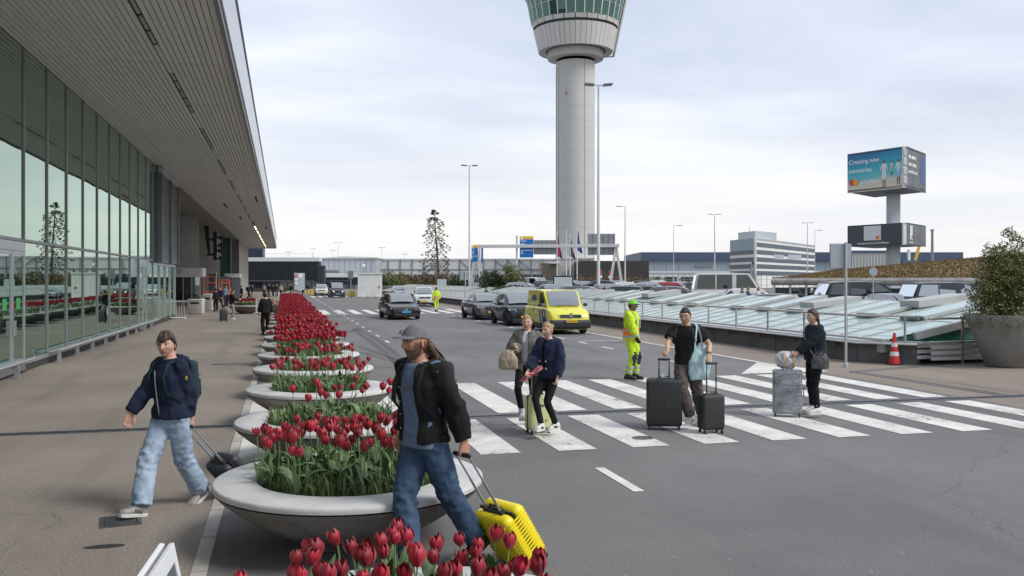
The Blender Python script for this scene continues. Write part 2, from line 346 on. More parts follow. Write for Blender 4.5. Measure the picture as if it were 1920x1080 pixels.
# drain covers
def drain(u, v, n, rz, grate):
    p = gp(u, v); e = empty('drain_cover', (p.x, p.y, 0), rz, 'slotted iron drain cover in the pavement under the young man\'s shoe' if grate else 'small round iron cover set in the crossing stripe', 'drain cover')
    if grate:
        e.scale = (.8, .75, 1); MB().b2(-.2, .2, -.24, .24, -.01, .004).build('pit', M_black, e)
        for i in range(7): MB().b2(-.17, .17, -.2 + i * .06, -.17 + i * .06, .004, .012).build('bar', mat('cast_iron', (.12, .13, .13), .5, .7, var=.3), e)
        f = MB()
        for s in (-1, 1): f.b2(s * .2 - .02, s * .2 + .02, -.26, .26, -.01, .013); f.b2(-.18, .18, s * .245 - .015, s * .245 + .015, -.01, .0125)
        f.build('frame', MATS['cast_iron'], e)
    else:
        MB().lathe([(0, .012), (.15, .012), (.16, .0)], 20).build('lid', mat('cast_iron', (.12, .13, .13), .5, .7, var=.3), e)
drain(226, 978, 0, R(10), True); drain(1205, 822, 0, 0, False)
p = gp(432, 683); MB().b2(-.45, .45, -.14, .14, .003, .008).build('iron_plate', mat('cast_iron', (.12, .13, .13)), tag(empty('inspection_plate', (p.x, p.y, 0), 0), 'flat iron inspection plate let into the brown pavement beside the planters', 'inspection plate'))
p = gp(195, 1025); tag(MB().sph((p.x, p.y, .003), .13, 14, 4, (1.3, .5, .03)).build('puddle_stain', mat('stain', (.03, .03, .03), .3)), 'small dark wet stain on the near pavement', 'stain')
# ================================================================== terminal facade and canopy
XF = -6.2; ZS = 7.96; XE = -1.39
M_soffit = mat('soffit_plank', (.60, .575, .54), .5, .0, var=.06, vscale=1.2, stretch=(1, .15, 1), bump=.1, bscale=6, objrand=.05)
M_gap = mat('soffit_gap', (.02, .02, .02), .9)
M_alu = mat('aluminium', (.50, .52, .54), .38, .7, var=.05)
M_mull = mat('mullion_grey', (.30, .31, .32), .5, .5)
M_alud = mat('aluminium_dark', (.20, .21, .22), .42, .7)
M_fascia = mat('fascia_panel', (.62, .64, .68), .35, .5, var=.06, vscale=.6, stretch=(1, 1, .2))
def glass_mat(name, tint, refl, body, alpha=.55, f0=.4):
    m = bpy.data.materials.new(name); m.use_nodes = True; t = m.node_tree; t.nodes.clear(); L = t.links.new
    out = t.nodes.new('ShaderNodeOutputMaterial'); gl = t.nodes.new('ShaderNodeBsdfGlossy'); gl.inputs['Roughness'].default_value = .008; gl.inputs[0].default_value = tuple(refl) + (1,)
    tr = t.nodes.new('ShaderNodeBsdfTransparent'); tr.inputs[0].default_value = tuple(tint) + (1,); df = t.nodes.new('ShaderNodeBsdfDiffuse'); df.inputs[0].default_value = tuple(body) + (1,)
    m1 = t.nodes.new('ShaderNodeMixShader'); m1.inputs[0].default_value = alpha; L(tr.outputs[0], m1.inputs[1]); L(df.outputs[0], m1.inputs[2])
    lw = t.nodes.new('ShaderNodeFresnel'); lw.inputs[0].default_value = 1.9; mr = t.nodes.new('ShaderNodeMapRange'); mr.inputs[3].default_value = f0; mr.inputs[4].default_value = 1.2; L(lw.outputs[0], mr.inputs[0])
    n = t.nodes.new('ShaderNodeTexNoise'); n.inputs['Scale'].default_value = .35; n.inputs['Detail'].default_value = 1; tcn = t.nodes.new('ShaderNodeTexCoord'); L(tcn.outputs['Object'], n.inputs[0])
    bp = t.nodes.new('ShaderNodeBump'); bp.inputs['Strength'].default_value = .12; bp.inputs['Distance'].default_value = .03; L(n.outputs[0], bp.inputs['Height']); L(bp.outputs[0], gl.inputs['Normal'])
    m2 = t.nodes.new('ShaderNodeMixShader'); L(mr.outputs[0], m2.inputs[0]); L(m1.outputs[0], m2.inputs[1]); L(gl.outputs[0], m2.inputs[2]); L(m2.outputs[0], out.inputs[0])
    return m
M_glass = glass_mat('facade_glass', (.55, .72, .64), (.78, .95, .84), (.012, .03, .022), .6, .34)
M_glass_dark = glass_mat('dark_glass', (.3, .4, .38), (.8, .9, .88), (.008, .012, .012), .75, .12)
M_clear = glass_mat('clear_glass', (.85, .9, .88), (.9, .95, .93), (.03, .04, .04), .12, .1)
tb = empty('terminal_building', (XF, 0, 0), 0, 'long terminal with green glass front and deep slatted canopy', 'building')
def L_(x): return x - XF      # local x of the terminal
Y0, YG1 = 19.9, 46.9
YM = [24.4 + 2.25 * k for k in range(-12, 11)]
pane_hi = None
for k in range(len(YM) - 1):
    a_, b_ = YM[k] + .03, YM[k + 1] - .03
    up = MB().b2(-.02, .0, a_, b_, 3.26, ZS - .02).build('pane', M_glass, tb)
    door = k in (11, 20)
    if not door: MB().b2(-.02, .0, a_, b_, .28, 3.17).build('pane', M_glass, tb)
for yy in YM: MB().b2(-.06, .04, yy - .022, yy + .022, .2, ZS).build('mullion', M_mull, tb)
MB().b2(-.06, .035, YM[0], YM[-1], 3.185, 3.25).build('transom', M_mull, tb)
MB().b2(-.08, .06, YM[0], YM[-1], .18, .275).build('sill', M_alu, tb)
MB().b2(-.3, .02, YM[0], YM[-1], 0, .18).build('plinth', mat('plinth_dark', (.05, .05, .052), .7), tb)
# doors in the glass
M_green = mat('door_sticker', (.03, .42, .10), .5); M_yel = mat('yellow_sign', (.75, .5, .03), .5)
for k in (11, 20):
    a_, b_ = YM[k] + .04, YM[k + 1] - .04; mid = (a_ + b_) / 2
    d = MB().b2(-.03, .05, a_, b_, 2.95, 3.17).build('door_head', M_alu, tb)
    for (p, q) in ((a_, mid), (mid, b_)):
        dr = MB()
        for yy in (p + .05, q - .05): dr.b2(.0, .06, yy - .04, yy + .04, .05, 2.94)
        dr.b2(.0, .059, p + .09, q - .09, .05, .2).b2(.0, .059, p + .09, q - .09, 2.84, 2.94)
        dd = dr.build('door', M_alu, tb)
        MB().b2(.02, .035, p + .09, q - .09, .2, 2.84).build('pane', M_glass, dd)
        MB().bar((.11, q - .06 if p == a_ else p + .06, .95), (.11, q - .06 if p == a_ else p + .06, 1.3), .03).build('handle', M_alu, dd)
        if k == 11: MB().b2(.037, .042, (p + q) / 2 - .16, (p + q) / 2 + .16, 1.55, 1.82).build('sticker', M_green, dd)
# interior: dark hall floor, back wall, a few columns and seats
MB().b2(-9, -.35, YM[0], YM[-1], .0, .06).build('hall_floor', mat('hall_floor', (.14, .14, .13), .3), tb)
MB().b2(-9.2, -9, YM[0], YM[-1], .06, ZS).build('hall_wall', mat('hall_wall', (.10, .13, .12), .7, var=.3, vscale=.6), tb)
for i in range(6): MB().lathe([(.25, .06), (.25, ZS)], 16, (-3.4, 14 + i * 6.75, 0)).build('column', mat('hall_column', (.3, .32, .3), .6), tb, smooth=True)
MB().b2(-9, -.03, YM[0], YM[-1], ZS - .02, ZS + .1).build('hall_ceiling', mat('hall_ceil', (.12, .12, .12), .7), tb)
# sitting rail on short steel legs along the facade
rl = empty('bench_rail', (-5.9, 0, 0), 0, 'low steel rail on short tapered legs along the glass front', 'rail')
for (a_, b_) in ((26.6, 46.5), (5, 24.2)):
    MB().tube([(0, a_, .34), (0, b_, .34)], .045, 10).build('rail', M_alu, rl, smooth=True)
    MB().b2(-.27, -.06, a_, b_, .3, .335).build('ledge', M_alu, rl)
    n = int((b_ - a_) / 2.25) + 1
    for i in range(n): MB().prism([(-.06, 0), (.06, 0), (.035, .3), (-.035, .3)], 'y', a_ + .08 + i * 2.2, a_ + .14 + i * 2.2).build('leg', M_alu, rl)
# canopy soffit: long planks with dark gaps and cross seams every 9 m
W_S = (XE - XF); NP = 34; pw = W_S / NP
seams = [-4, 6.6, 15.9, 25.2, 36.2, 45.4, 54.5, 63.6]
MB().b2(-.2, W_S + .02, -4, 168, ZS + .06, ZS + 1.7).build('canopy_core', M_gap, tb)
me_cache = {}
far = MB()
slots = [3.0]  # line of lamp slots about x=-3.0
lamp_p = int((-3.0 - XF) / pw)
for i in range(NP):
    if i in (lamp_p,): continue
    for j in range(len(seams) - 1):
        L0 = seams[j + 1] - seams[j] - .03
        key = round(L0, 3)
        if key not in me_cache:
            me_cache[key] = MB().b2(-(pw - .022) / 2, (pw - .022) / 2, 0, L0, 0, .05).mesh('plank'); me_cache[key].materials.append(M_soffit)
        inst(me_cache[key], 'plank', tb, (pw * (i + .5), seams[j], ZS + random.uniform(0, .004)))
    y = seams[-1]
    while y < 167:
        y1 = min(y + 9.1, 168); far.b2(pw * i + .011, pw * (i + 1) - .011, y, y1 - .04, ZS, ZS + .05); y = y1
o = far.build('planks_beyond', M_soffit, tb, fix=False); o['kind'] = 'stuff'
MB().b2(pw * lamp_p + .01, pw * lamp_p + .02, -4, 168, ZS - 0, ZS + .05).build('lamp_channel', M_gap, tb)
# lamp slots along one plank line: runs of five, the far ones are lit
M_slot = mat('lamp_off', (.33, .34, .34), .5); M_lit = mat('lamp_on', (1, .8, .5), .5, emit=(1, .72, .38), estr=7)
ysl = 8.0; n = 0
while ysl < 160:
    lit = ysl > 98
    for q in range(5):
        yq = ysl + q * 1.25
        MB().b2(pw * lamp_p + .03, pw * (lamp_p + 1) - .03, yq, yq + 1.05, ZS + .012, ZS + .05).build('lamp_panel', M_lit if lit and q % 2 == 0 else M_slot, tb)
        MB().b2(pw * lamp_p + .03, pw * (lamp_p + 1) - .03, yq + 1.08, yq + 1.2, ZS + .03, ZS + .05).build('lamp_divider', M_gap, tb)
    MB().b2(pw * lamp_p + .011, pw * (lamp_p + 1) - .011, ysl + 6.2, ysl + 9.2, ZS, ZS + .05).build('plank', M_soffit, tb)
    ysl += 9.2
for (ya, xa) in ((64, -1.95), (84, -3.9), (92, -3.0), (70, -4.4), (100, -1.95)): MB().b2(L_(xa), L_(xa) + .14, ya, ya + 4.5, ZS - .006, ZS + .02).build('dark_slot', M_gap, tb)
# fascia: dark drip edge, bright upright band of narrow panels
MB().b2(W_S, W_S + .1, -4, 168, ZS - .06, ZS + .1).build('drip_edge', M_alud, tb)
pn = MB().b2(0, .05, 0, .88, 0, 1.55).mesh('fascia_panel'); pn.materials.append(M_fascia)
for i in range(80): inst(pn, 'fascia_panel', tb, (W_S + .1, 4 + i * .9, ZS + .12))
o = MB(); 
for i in range(102): o.b2(W_S + .1, W_S + .15, 76.0 + i * .9, 76.88 + i * .9, ZS + .12, ZS + 1.67)
o = o.build('fascia_panels_beyond', M_fascia, tb, fix=False); o['kind'] = 'stuff'
MB().b2(W_S + .02, W_S + .2, -4, 168, ZS + 1.69, ZS + 1.75).build('roof_edge', M_alud, tb)
MB().b2(-.2, W_S, 168.0, 168.1, ZS - .05, ZS + 1.7).build('end_fascia', M_fascia, tb)
# louvre block at the end of the glass
M_lv = mat('louvre_metal', (.46, .48, .49), .4, .6); M_lvd = mat('green_panel', (.12, .17, .15), .4, .2)
MB().b2(-1.5, .05, 47.0, 47.6, 3.1, ZS - .02).build('glass_return', M_glass_dark, tb)
MB().b2(-1.5, .1, 48.0, 55.8, 3.1, ZS - .02).build('louvre_box', M_lvd, tb)
for half in (0, 1):
    for i in range(44): MB().box((.17, 50.1 + half * 3.9, 3.2 + i * .107), (.015, 3.6, .085), rot=(0, R(-38), 0)).build('louvre_slat', M_lv, tb)
    MB().b2(.1, .3, 48.15 + half * 3.9, 48.25 + half * 3.9, 3.1, ZS - .05).build('louvre_frame', M_alud, tb)
MB().b2(.1, .3, 55.7, 55.8, 3.1, ZS - .05).build('louvre_frame', M_alud, tb)
MB().b2(.06, .3, 48.0, 55.8, ZS - .32, ZS - .04).build('louvre_head', M_alu, tb)
# glazed lower part beneath the louvres
for i in range(4): 
    MB().b2(-.02, 0, 47.0 + i * 2.25, 49.2 + i * 2.25, .25, 3.05).build('pane', M_glass, tb); MB().b2(-.05, .07, 49.2 + i * 2.25, 49.26 + i * 2.25, .2, 3.1).build('mullion', M_alu, tb)
MB().b2(-.05, .06, 47, 56, 3.0, 3.1).build('transom', M_alu, tb); MB().b2(-.3, .02, 47, 56, 0, .22).build('plinth', MATS['plinth_dark'], tb)
# stone clad walls beyond
M_stone = mat('stone_cladding', (.40, .385, .355), .75, var=.08, vscale=1.5, bump=.2, bscale=30, objrand=.05)
M_stoned = mat('stone_joint', (.15, .145, .135), .8)
def stone_wall(x0, x1, y0, y1, z0, z1, nx, nz, face):
    """clad panels on a wall face: face 'y' looks towards the camera, face 'x' looks to the road"""
    MB().b2(L_(x0), L_(x1), y0 + .05, y1, z0, z1).build('wall_core', M_stoned, tb)
    for i in range(nx):
        for j in range(nz):
            za = z0 + (z1 - z0) * j / nz; zb = z0 + (z1 - z0) * (j + 1) / nz
            if face == 'y':
                xa = x0 + (x1 - x0) * i / nx; xb = x0 + (x1 - x0) * (i + 1) / nx
                MB().b2(L_(xa) + .01, L_(xb) - .01, y0, y0 + .05, za + .01, zb - .01).build('stone_panel', M_stone, tb)
            else:
                ya = y0 + (y1 - y0) * i / nx; yb = y0 + (y1 - y0) * (i + 1) / nx
                MB().b2(L_(x1), L_(x1) + .05, ya + .01, yb - .01, za + .01, zb - .01).build('stone_panel', M_stone, tb)
stone_wall(-10.2, -7.3, 84.0, 84.6, 3.2, ZS, 2, 3, 'y')
stone_wall(-10.2, -7.1, 108.0, 108.6, .0, ZS, 2, 4, 'y')
stone_wall(-10.0, -6.2, 134.0, 168.0, .0, ZS, 8, 3, 'x')
MB().b2(L_(-9.9), L_(-6.9), 127.9, 128.4, 2.6, ZS).build('green_glass', mat('green_glass_wall', (.07, .14, .11), .12, .1), tb)
MB().b2(L_(-8.6), L_(-8.5), 127.7, 127.9, 2.6, ZS).build('mullion', M_alu, tb); MB().b2(L_(-7.0), L_(-6.9), 127.7, 127.9, 0, ZS).build('mullion', M_alu, tb)
MB().b2(L_(-14.2), L_(-13.9), 47, 168, 0, ZS).build('recess_wall', mat('recess_dark', (.06, .06, .062), .6, var=.3, vscale=.4), tb)
MB().b2(L_(-14), L_(-6.25), 47, 168, ZS, ZS + .2).build('recess_ceiling', mat('recess_ceil', (.22, .21, .2), .6), tb)
# ================================================================== planters and tulips
M_conc = mat('smooth_concrete', (.60, .60, .59), .7, c2=(.46, .46, .455), vscale=2.2, dirt=.3, bump=.35, bscale=70, detail=9)
M_concd = mat('weathered_concrete', (.27, .25, .23), .85, c2=(.17, .155, .145), vscale=2.5, dirt=.6, bump=.8, bscale=28, detail=9)
M_soil = mat('soil', (.045, .032, .022), .95, var=.5, vscale=12, bump=3, bscale=30)
M_bloom = mat('tulip_petal', (.42, .008, .028), .5, c2=(.19, .003, .013), vscale=22, bump=.3, bscale=60, stretch=(1, 1, .3), objrand=.3, sheen=.2)
M_bloomf = mat('tulip_petal_far', (.43, .010, .032), .55, c2=(.17, .003, .012), vscale=9)
M_leaf = mat('tulip_leaf', (.15, .235, .095), .55, c2=(.06, .115, .045), vscale=6, objrand=.3)
M_grass = mat('grass_tuft', (.16, .235, .075), .6, c2=(.06, .10, .035), vscale=4)
M_stem = mat('tulip_stem', (.16, .26, .09), .5)
def bloom_mb(seed, w=.078, h=.105, nt=4, ns=6, openn=0.0, pet=6):
    rnd = random.Random(seed); m = MB()
    for p in range(pet):
        inner = p % 2; ph = p * math.pi / (pet / 2) + rnd.uniform(-.12, .12); rr = w / 2 * (1.0 if not inner else .86); hh = h * rnd.uniform(.88, 1.05); tip = rnd.uniform(-.2, .5) + openn
        vs_ = []
        for i in range(ns + 1):
            s = i / ns; r = rr * (.18 + .95 * math.sin(math.pi * min(1, (s * .72 + .06))) ** .8)
            if s > .6: r *= 1 - (s - .6) * (.75 - tip)
            wd = .78 * (math.sin(math.pi * (s * .62 + .19)) ** 1.2) * (1 if s < .7 else max(.06, 1 - ((s - .7) / .3) ** 1.6))
            for j in range(nt + 1):
                t = j / nt * 2 - 1; an = ph + t * wd; rj = r * (1 - .10 * t * t * (1 if inner else -.4))
                vs_.append((rj * math.cos(an), rj * math.sin(an), s * hh - abs(t) ** 2 * .004))
        m.add(vs_, [(i * (nt + 1) + j, i * (nt + 1) + j + 1, (i + 1) * (nt + 1) + j + 1, (i + 1) * (nt + 1) + j) for i in range(ns) for j in range(nt)])
    return m
def leaf_mb(L0, wd, lean, seed, ns=6):
    rnd = random.Random(seed); m = MB(); vs_ = []; tw = rnd.uniform(-.5, .5); x = 0; z = 0; an = R(8)
    for i in range(ns + 1):
        s = i / ns; wq = wd * (math.sin(math.pi * min(1, s * .93 + .07)) ** .75) * .5 + .003
        fold = .35 * wq; ca, sa = math.cos(tw * s), math.sin(tw * s)
        for t in (-1, 0, 1): vs_.append((x - (fold * (1 - abs(t))) * math.cos(an) + t * wq * sa * .5, t * wq * ca, z + fold * (1 - abs(t)) * math.sin(an)))
        x += L0 / ns * math.sin(an); z += L0 / ns * math.cos(an); an += lean / ns * (1 + s)
    return m.add(vs_, [(i * 3 + j, i * 3 + j + 1, (i + 1) * 3 + j + 1, (i + 1) * 3 + j) for i in range(ns) for j in (0, 1)])
BL = []
for i in range(9):
    me = bloom_mb(i, openn=(0, 0, .1, .25, 0, .45, 0, .15, 0)[i]).mesh('bloom', False); me.materials.append(M_bloom); shade(me, 60); BL.append(me)
LF = []
for i in range(8):
    me = leaf_mb(random.uniform(.22, .36), random.uniform(.045, .075), random.uniform(.5, 1.5), i).mesh('leaf', False); me.materials.append(M_leaf); shade(me, 80); LF.append(me)
ST = []
for i in range(4):
    b = random.uniform(-.03, .03); me = MB().tube([(0, 0, 0), (b * .5, b * .3, .5), (b, b * .5, 1)], [.006, .005, .0045], 6).mesh('stem', False); me.materials.append(M_stem); shade(me, 80); ST.append((me, b, b * .5))
bowl_me = MB().lathe([(.0, .0), (.40, .0), (.42, .035), (.60, .11), (.80, .22), (.98, .34), (1.10, .44), (1.138, .485)], 64).mesh('bowl', False)
bowl_me.materials.append(M_concd); shade(bowl_me, 50)
rim_me = MB().lathe([(1.13, .492), (1.146, .50), (1.150, .525), (1.146, .545), (1.132, .553), (.80, .556), (.785, .55), (.78, .47)], 64).mesh('rim', False)
rim_me.materials.append(M_conc); shade(rim_me, 50)
soil_me = MB().lathe([(0, .53), (.5, .52), (.80, .495)], 32).mesh('soil', False); soil_me.materials.append(M_soil); shade(soil_me, 60)
PX = .565; PY = [4.22, 7.95] + [7.95 + 3.34 * k for k in range(1, 23)]
ORD = ['nearest', 'second', 'third', 'fourth', 'fifth', 'sixth', 'seventh', 'eighth', 'ninth', 'tenth', 'eleventh', 'twelfth', 'thirteenth', 'fourteenth', 'fifteenth', 'sixteenth', 'seventeenth', 'eighteenth', 'nineteenth', 'twentieth', 'twenty-first', 'twenty-second', 'twenty-third', 'twenty-fourth']
ORDL = ['closest bowl of tulips, cut by the lower edge of the picture', 'wide concrete bowl of tulips beside the man in the cap', 'concrete bowl with much green and few tulips, behind the one beside the capped man'] + ['round concrete bowl of red tulips, %s from the camera in the row' % ORD[i] for i in range(3, 24)]
def grass(cx, cy, rad, n, hmin, hmax, wd, broad=.3):
    m = MB()
    for i in range(n):
        a_ = random.uniform(0, 6.283); r = rad * math.sqrt(random.random()); x0, y0 = cx + r * math.cos(a_), cy + r * math.sin(a_)
        h = random.uniform(hmin, hmax); la = random.uniform(0, 6.283); ln = random.uniform(.1, .8) * h; dx, dy = math.cos(la) * ln, math.sin(la) * ln
        w2 = wd * (3.2 if random.random() < broad else 1); px, py = -math.sin(la) * w2, math.cos(la) * w2; z0 = .5
        m.add([(x0 - px * .5, y0 - py * .5, z0), (x0 + px * .5, y0 + py * .5, z0), (x0 + dx * .35 + px, y0 + dy * .35 + py, z0 + h * .6), (x0 + dx * .35 - px, y0 + dy * .35 - py, z0 + h * .6), (x0 + dx, y0 + dy, z0 + h * (1 - .25 * ln / h))],
              [(0, 1, 2, 3), (3, 2, 4)])
    return m
def planter(i, x, y, label, group='round concrete bowls of tulips in a row along the kerb'):
    e = empty('flower_planter', (x, y, 0), random.uniform(0, 6), label, 'planter', group)
    inst(bowl_me, 'bowl', e); inst(rim_me, 'rim', e); inst(soil_me, 'soil', e); return e
COUNT = {0: 92, 1: 92, 2: 16, 3: 52, 4: 46}
WH = {0: 'standing in the closest bowl', 1: 'standing in the bowl beside the man in the cap', 2: 'standing in the mostly green bowl', 3: 'standing in the fourth bowl of the row', 4: 'standing in the fifth bowl of the row'}
def scatter(n, rad, mind, rnd):
    pts = []; t = 0
    while len(pts) < n and t < 9000:
        t += 1; a_ = rnd.uniform(0, 6.283); r = rad * math.sqrt(rnd.random()); p = (r * math.cos(a_), r * math.sin(a_))
        if all((p[0] - q[0]) ** 2 + (p[1] - q[1]) ** 2 > mind ** 2 for q in pts): pts.append(p)
    return pts
for i, y in enumerate(PY):
    planter(i, PX, y, ORDL[i])
    rnd = random.Random(50 + i)
    if i < 5:
        tag(grass(PX, y, .76, {0: 500, 1: 1500, 2: 1900, 3: 900, 4: 700}[i], .08, .25, .004).build('planter_greenery', M_grass, None, fix=False), kind='stuff')
        for k, (px, py) in enumerate(scatter({0: 18, 1: 60, 2: 85, 3: 40, 4: 30}[i], .74, .06, rnd)):
            pass
        lm = MB()
        for (px, py) in scatter({0: 20, 1: 90, 2: 120, 3: 60, 4: 50}[i], .74, .05, rnd):
            s = rnd.uniform(.5, 1.0) * (1.0 if i != 2 else .85); q = leaf_mb(.3 * s, .06 * s, rnd.uniform(.3, 1.6), rnd.random()); an = rnd.uniform(0, 6.28); ca, sa = math.cos(an), math.sin(an)
            lm.add([(PX + px + v[0] * ca - v[1] * sa, y + py + v[0] * sa + v[1] * ca, v[2] + .5) for v in q.v], q.f)
        tag(lm.build('planter_leaves', M_leaf, None, fix=False, smooth=80), kind='stuff')
        pts = scatter(COUNT[i], .76, .064, rnd)
        if i == 1: pts = [(px, py) for (px, py) in pts if not (py < -.45 and rnd.random() < .7)]
        if i == 2: pts = [(abs(px) * rnd.choice((1, 1, -.6)), py) for (px, py) in pts]
        for (px, py) in pts:
            h = rnd.uniform(.38, .53) * (.66 if i == 0 else .85); sec = ('at the left end of', 'left of the middle of', 'right of the middle of', 'at the right end of')[min(3, int((px + .76) / .38))] + (' the front half of ' if py < 0 else ' the back half of ') + ('the closest bowl', 'the second bowl', 'the greenest bowl', 'the fourth bowl', 'the fifth bowl')[i]; t = empty('tulip', (PX + px, y + py, .5), 0, 'dark red tulip ' + sec, 'tulip', 'tulips ' + sec)
            lx, ly = px * .10 + rnd.uniform(-.12, .12), py * .10 + rnd.uniform(-.12, .12); t.rotation_euler = (0, 0, 0)
            st, bx, by = rnd.choice(ST); s_ = inst(st, 'stem', t, rot=(-ly, lx, 0), scale=(1, 1, h))
            tipv = Euler((-ly, lx, 0)).to_matrix() @ Vector((bx, by, h)); sc_ = rnd.uniform(.74, 1.04)
            inst(rnd.choice(BL), 'bloom', t, tipv, (-ly * 1.5 + rnd.uniform(-.15, .15), lx * 1.5 + rnd.uniform(-.15, .15), rnd.uniform(0, 6.28)), (sc_, sc_, sc_))
            for q in range(rnd.choice((1, 2, 2, 3)) if i < 3 else 1): inst(rnd.choice(LF), 'leaf', t, (0, 0, .01), (0, 0, rnd.uniform(0, 6.28)), (1, 1, rnd.uniform(.8, 1.15)))
    else:
        n = 110 if i < 12 else 130
        fm = MB(); gm = grass(PX, y, .74, 260 if i < 12 else 110, .15, .42, .008, .6); sm = MB()
        nt_, ns_ = (2, 4) if i < 9 else (2, 2)
        var = [bloom_mb(100 + q, .085, .11, nt_, ns_, pet=6 if i < 9 else 4) for q in range(3)]
        for (px, py) in scatter(n, .80, .06, rnd):
            z = .5 + rnd.uniform(.36, .52); q = rnd.choice(var); an = rnd.uniform(0, 6.28); ca, sa = math.cos(an), math.sin(an); ox = px * 1.06
            fm.add([(PX + ox + v[0] * ca - v[1] * sa, y + py + v[0] * sa + v[1] * ca, v[2] + z) for v in q.v], q.f)
            if i < 12: sm.add([(PX + ox * .9 - .004, y + py, .5), (PX + ox * .9 + .004, y + py, .5), (PX + ox + .004, y + py, z + .01), (PX + ox - .004, y + py, z + .01)], [(0, 1, 2, 3)])
        tag(fm.build('tulip_blooms', M_bloomf, None, fix=False, smooth=60), kind='stuff')
        tag(gm.add(sm.v, sm.f).build('planter_greenery', M_grass, None, fix=False), kind='stuff')
# the single planter in front of the entrance and two more deep in the pavement
for (u, v, lab) in ((461, 589, 'round concrete bowl of red tulips standing alone before the far entrance'),):
    p = gp(u, v); d = p.length
    planter(99, p.x, p.y + 1, lab, None)
    fm = MB(); q = bloom_mb(5, .085, .11, 2, 3)
    rnd = random.Random(5)
    for (px, py) in scatter(90, .8, .07, rnd): fm.add([(p.x + px + w_[0], p.y + 1 + py + w_[1], w_[2] + .5 + rnd.uniform(.30, .45)) for w_ in q.v], q.f)
    tag(fm.build('tulip_blooms', M_bloomf, None, fix=False, smooth=60), kind='stuff')
    tag(grass(p.x, p.y + 1, .8, 500, .15, .38, .009, .6).build('planter_greenery', M_grass, None, fix=False), kind='stuff')
# ================================================================== low wall, steel railing, glass skylights
M_wall = mat('dark_concrete_wall', (.125, .125, .125), .85, c2=(.075, .075, .077), vscale=1.3, dirt=.6, bump=.8, bscale=18, detail=9)
M_cop = mat('metal_coping', (.52, .53, .53), .4, .5, var=.1, vscale=2)
M_inox = mat('stainless', (.55, .54, .52), .3, .85, var=.08)
M_frame = mat('skylight_frame', (.46, .46, .445), .45, .25, var=.08, vscale=1, dirt=.2)
M_sgl = mat('skylight_glass', (.40, .53, .52), .16, 0, var=.06, vscale=.7, spec=.7, dirt=.12, objrand=.06)
M_sgl2 = mat('skylight_glass_green', (.20, .37, .31), .16, 0, var=.06, vscale=.7, spec=.7, objrand=.05)
XW = 15.2; YW = 21.3
wl = empty('parapet_wall', (XW, 0, 0), 0, 'low dark concrete wall with a pale metal coping along the road', 'wall')
for i in range(32):
    a_ = YW + .3 + i * 4.2; MB().b2(0, .32, a_, a_ + 4.17, 0, .52).build('wall_panel', M_wall, wl)
MB().prism([(.0, YW + .27), (1.0, YW - .75), (1.35, YW - .55), (.32, YW + .27)], 'z', 0, .52).build('wall_panel', M_wall, wl)
MB().b2(-.1, .45, YW + .2, 155, .55, .61).build('coping', M_cop, wl); MB().prism([(-.1, YW + .19), (.95, YW - .9), (1.5, YW - .7), (.45, YW + .19)], 'z', .55, .61).build('coping', M_cop, wl)
MB().tube([(.93, YW - .95, .55), (-.14, YW + .15, .55), (-.14, 155, .55)], .035, 8).build('edge_tube', M_inox, wl, smooth=True)
for i in range(40): MB().b2(-.05, .02, YW + 1.2 + i * 2.1, YW + 1.5 + i * 2.1, .38, .52).build('bracket', mat('bracket', (.11, .10, .09), .8), wl)
rg = empty('steel_railing', (XW - .02, 0, .6), 0, 'stainless steel railing with thin wires on top of the low wall', 'railing')
for i in range(60):
    yy = YW + .75 + i * 2.1; MB().b2(-.005, .03, yy - .035, yy + .035, 0, .66).build('post', M_inox, rg)
MB().bar((.82, YW - .65, 0), (.82, YW - .65, .66), .06, .03).build('post', M_inox, rg)
MB().tube([(.95, YW - .85, .69), (0.01, YW + .2, .69), (0.01, 150, .69)], .03, 10).build('handrail', M_inox, rg, smooth=True)
for z in (.15, .32, .49): MB().tube([(.82, YW - .65, z), (.01, YW + .3, z), (.01, 150, z)], .006, 4).build('wire', M_inox, rg)
# skylights: sloping roof, rafters every 1.05 m, a pane between each pair
sk = empty('skylight_roof', (XW + .55, 0, 0), 0, 'long sloping skylight of pale green glass panes behind the railing', 'skylight')
XL, SL = 4.5, .195; zL = .62
def rz_(x): return zL + x * SL
tilt = -math.atan(SL); sl_len = XL / math.cos(tilt)
pane_m = MB().b2(0, 1, .0, .96, 0, .012).mesh('pane'); pane_m.materials.append(M_sgl)
pane_g = MB().b2(0, 1, .0, .96, 0, .012).mesh('pane'); pane_g.materials.append(M_sgl2)
raf_m = MB().b2(0, sl_len, -.04, .04, -.05, .06).mesh('rafter'); raf_m.materials.append(M_frame)
for i in range(66):
    yy = 21.0 + i * 1.05
    x0 = .0 if i else .9
    inst(raf_m, 'rafter', sk, (x0, yy, rz_(x0)), (0, tilt, 0), (1 if i else .8, 1, 1))
    g = i % 6 == 3
    for (p, q) in ((0, .49), (.49, 1)):
        pm = pane_g if (g and p > 0) else pane_m
        L0 = sl_len * (q - p) - .03; xx = XL * p + .02
        inst(pm, 'pane', sk, (xx, yy + .045, rz_(xx) + .015 + random.uniform(0, .006)), (0, tilt, 0), (L0, 1, 1))
o = MB()
for i in range(60):
    yy = 21 + (66 + i) * 1.05; o.add([(0, yy, zL), (XL, yy, rz_(XL)), (XL, yy + .98, rz_(XL)), (0, yy + .98, zL)], [(0, 1, 2, 3)])
tag(o.build('panes_beyond', M_sgl, sk, fix=False), kind='stuff')
o = MB()
for i in range(60): yy = 21 + (66 + i) * 1.05; o.bar((0, yy - .03, zL), (XL, yy - .03, rz_(XL)), .08, .1)
tag(o.build('rafters_beyond', M_frame, sk, fix=False), kind='stuff')
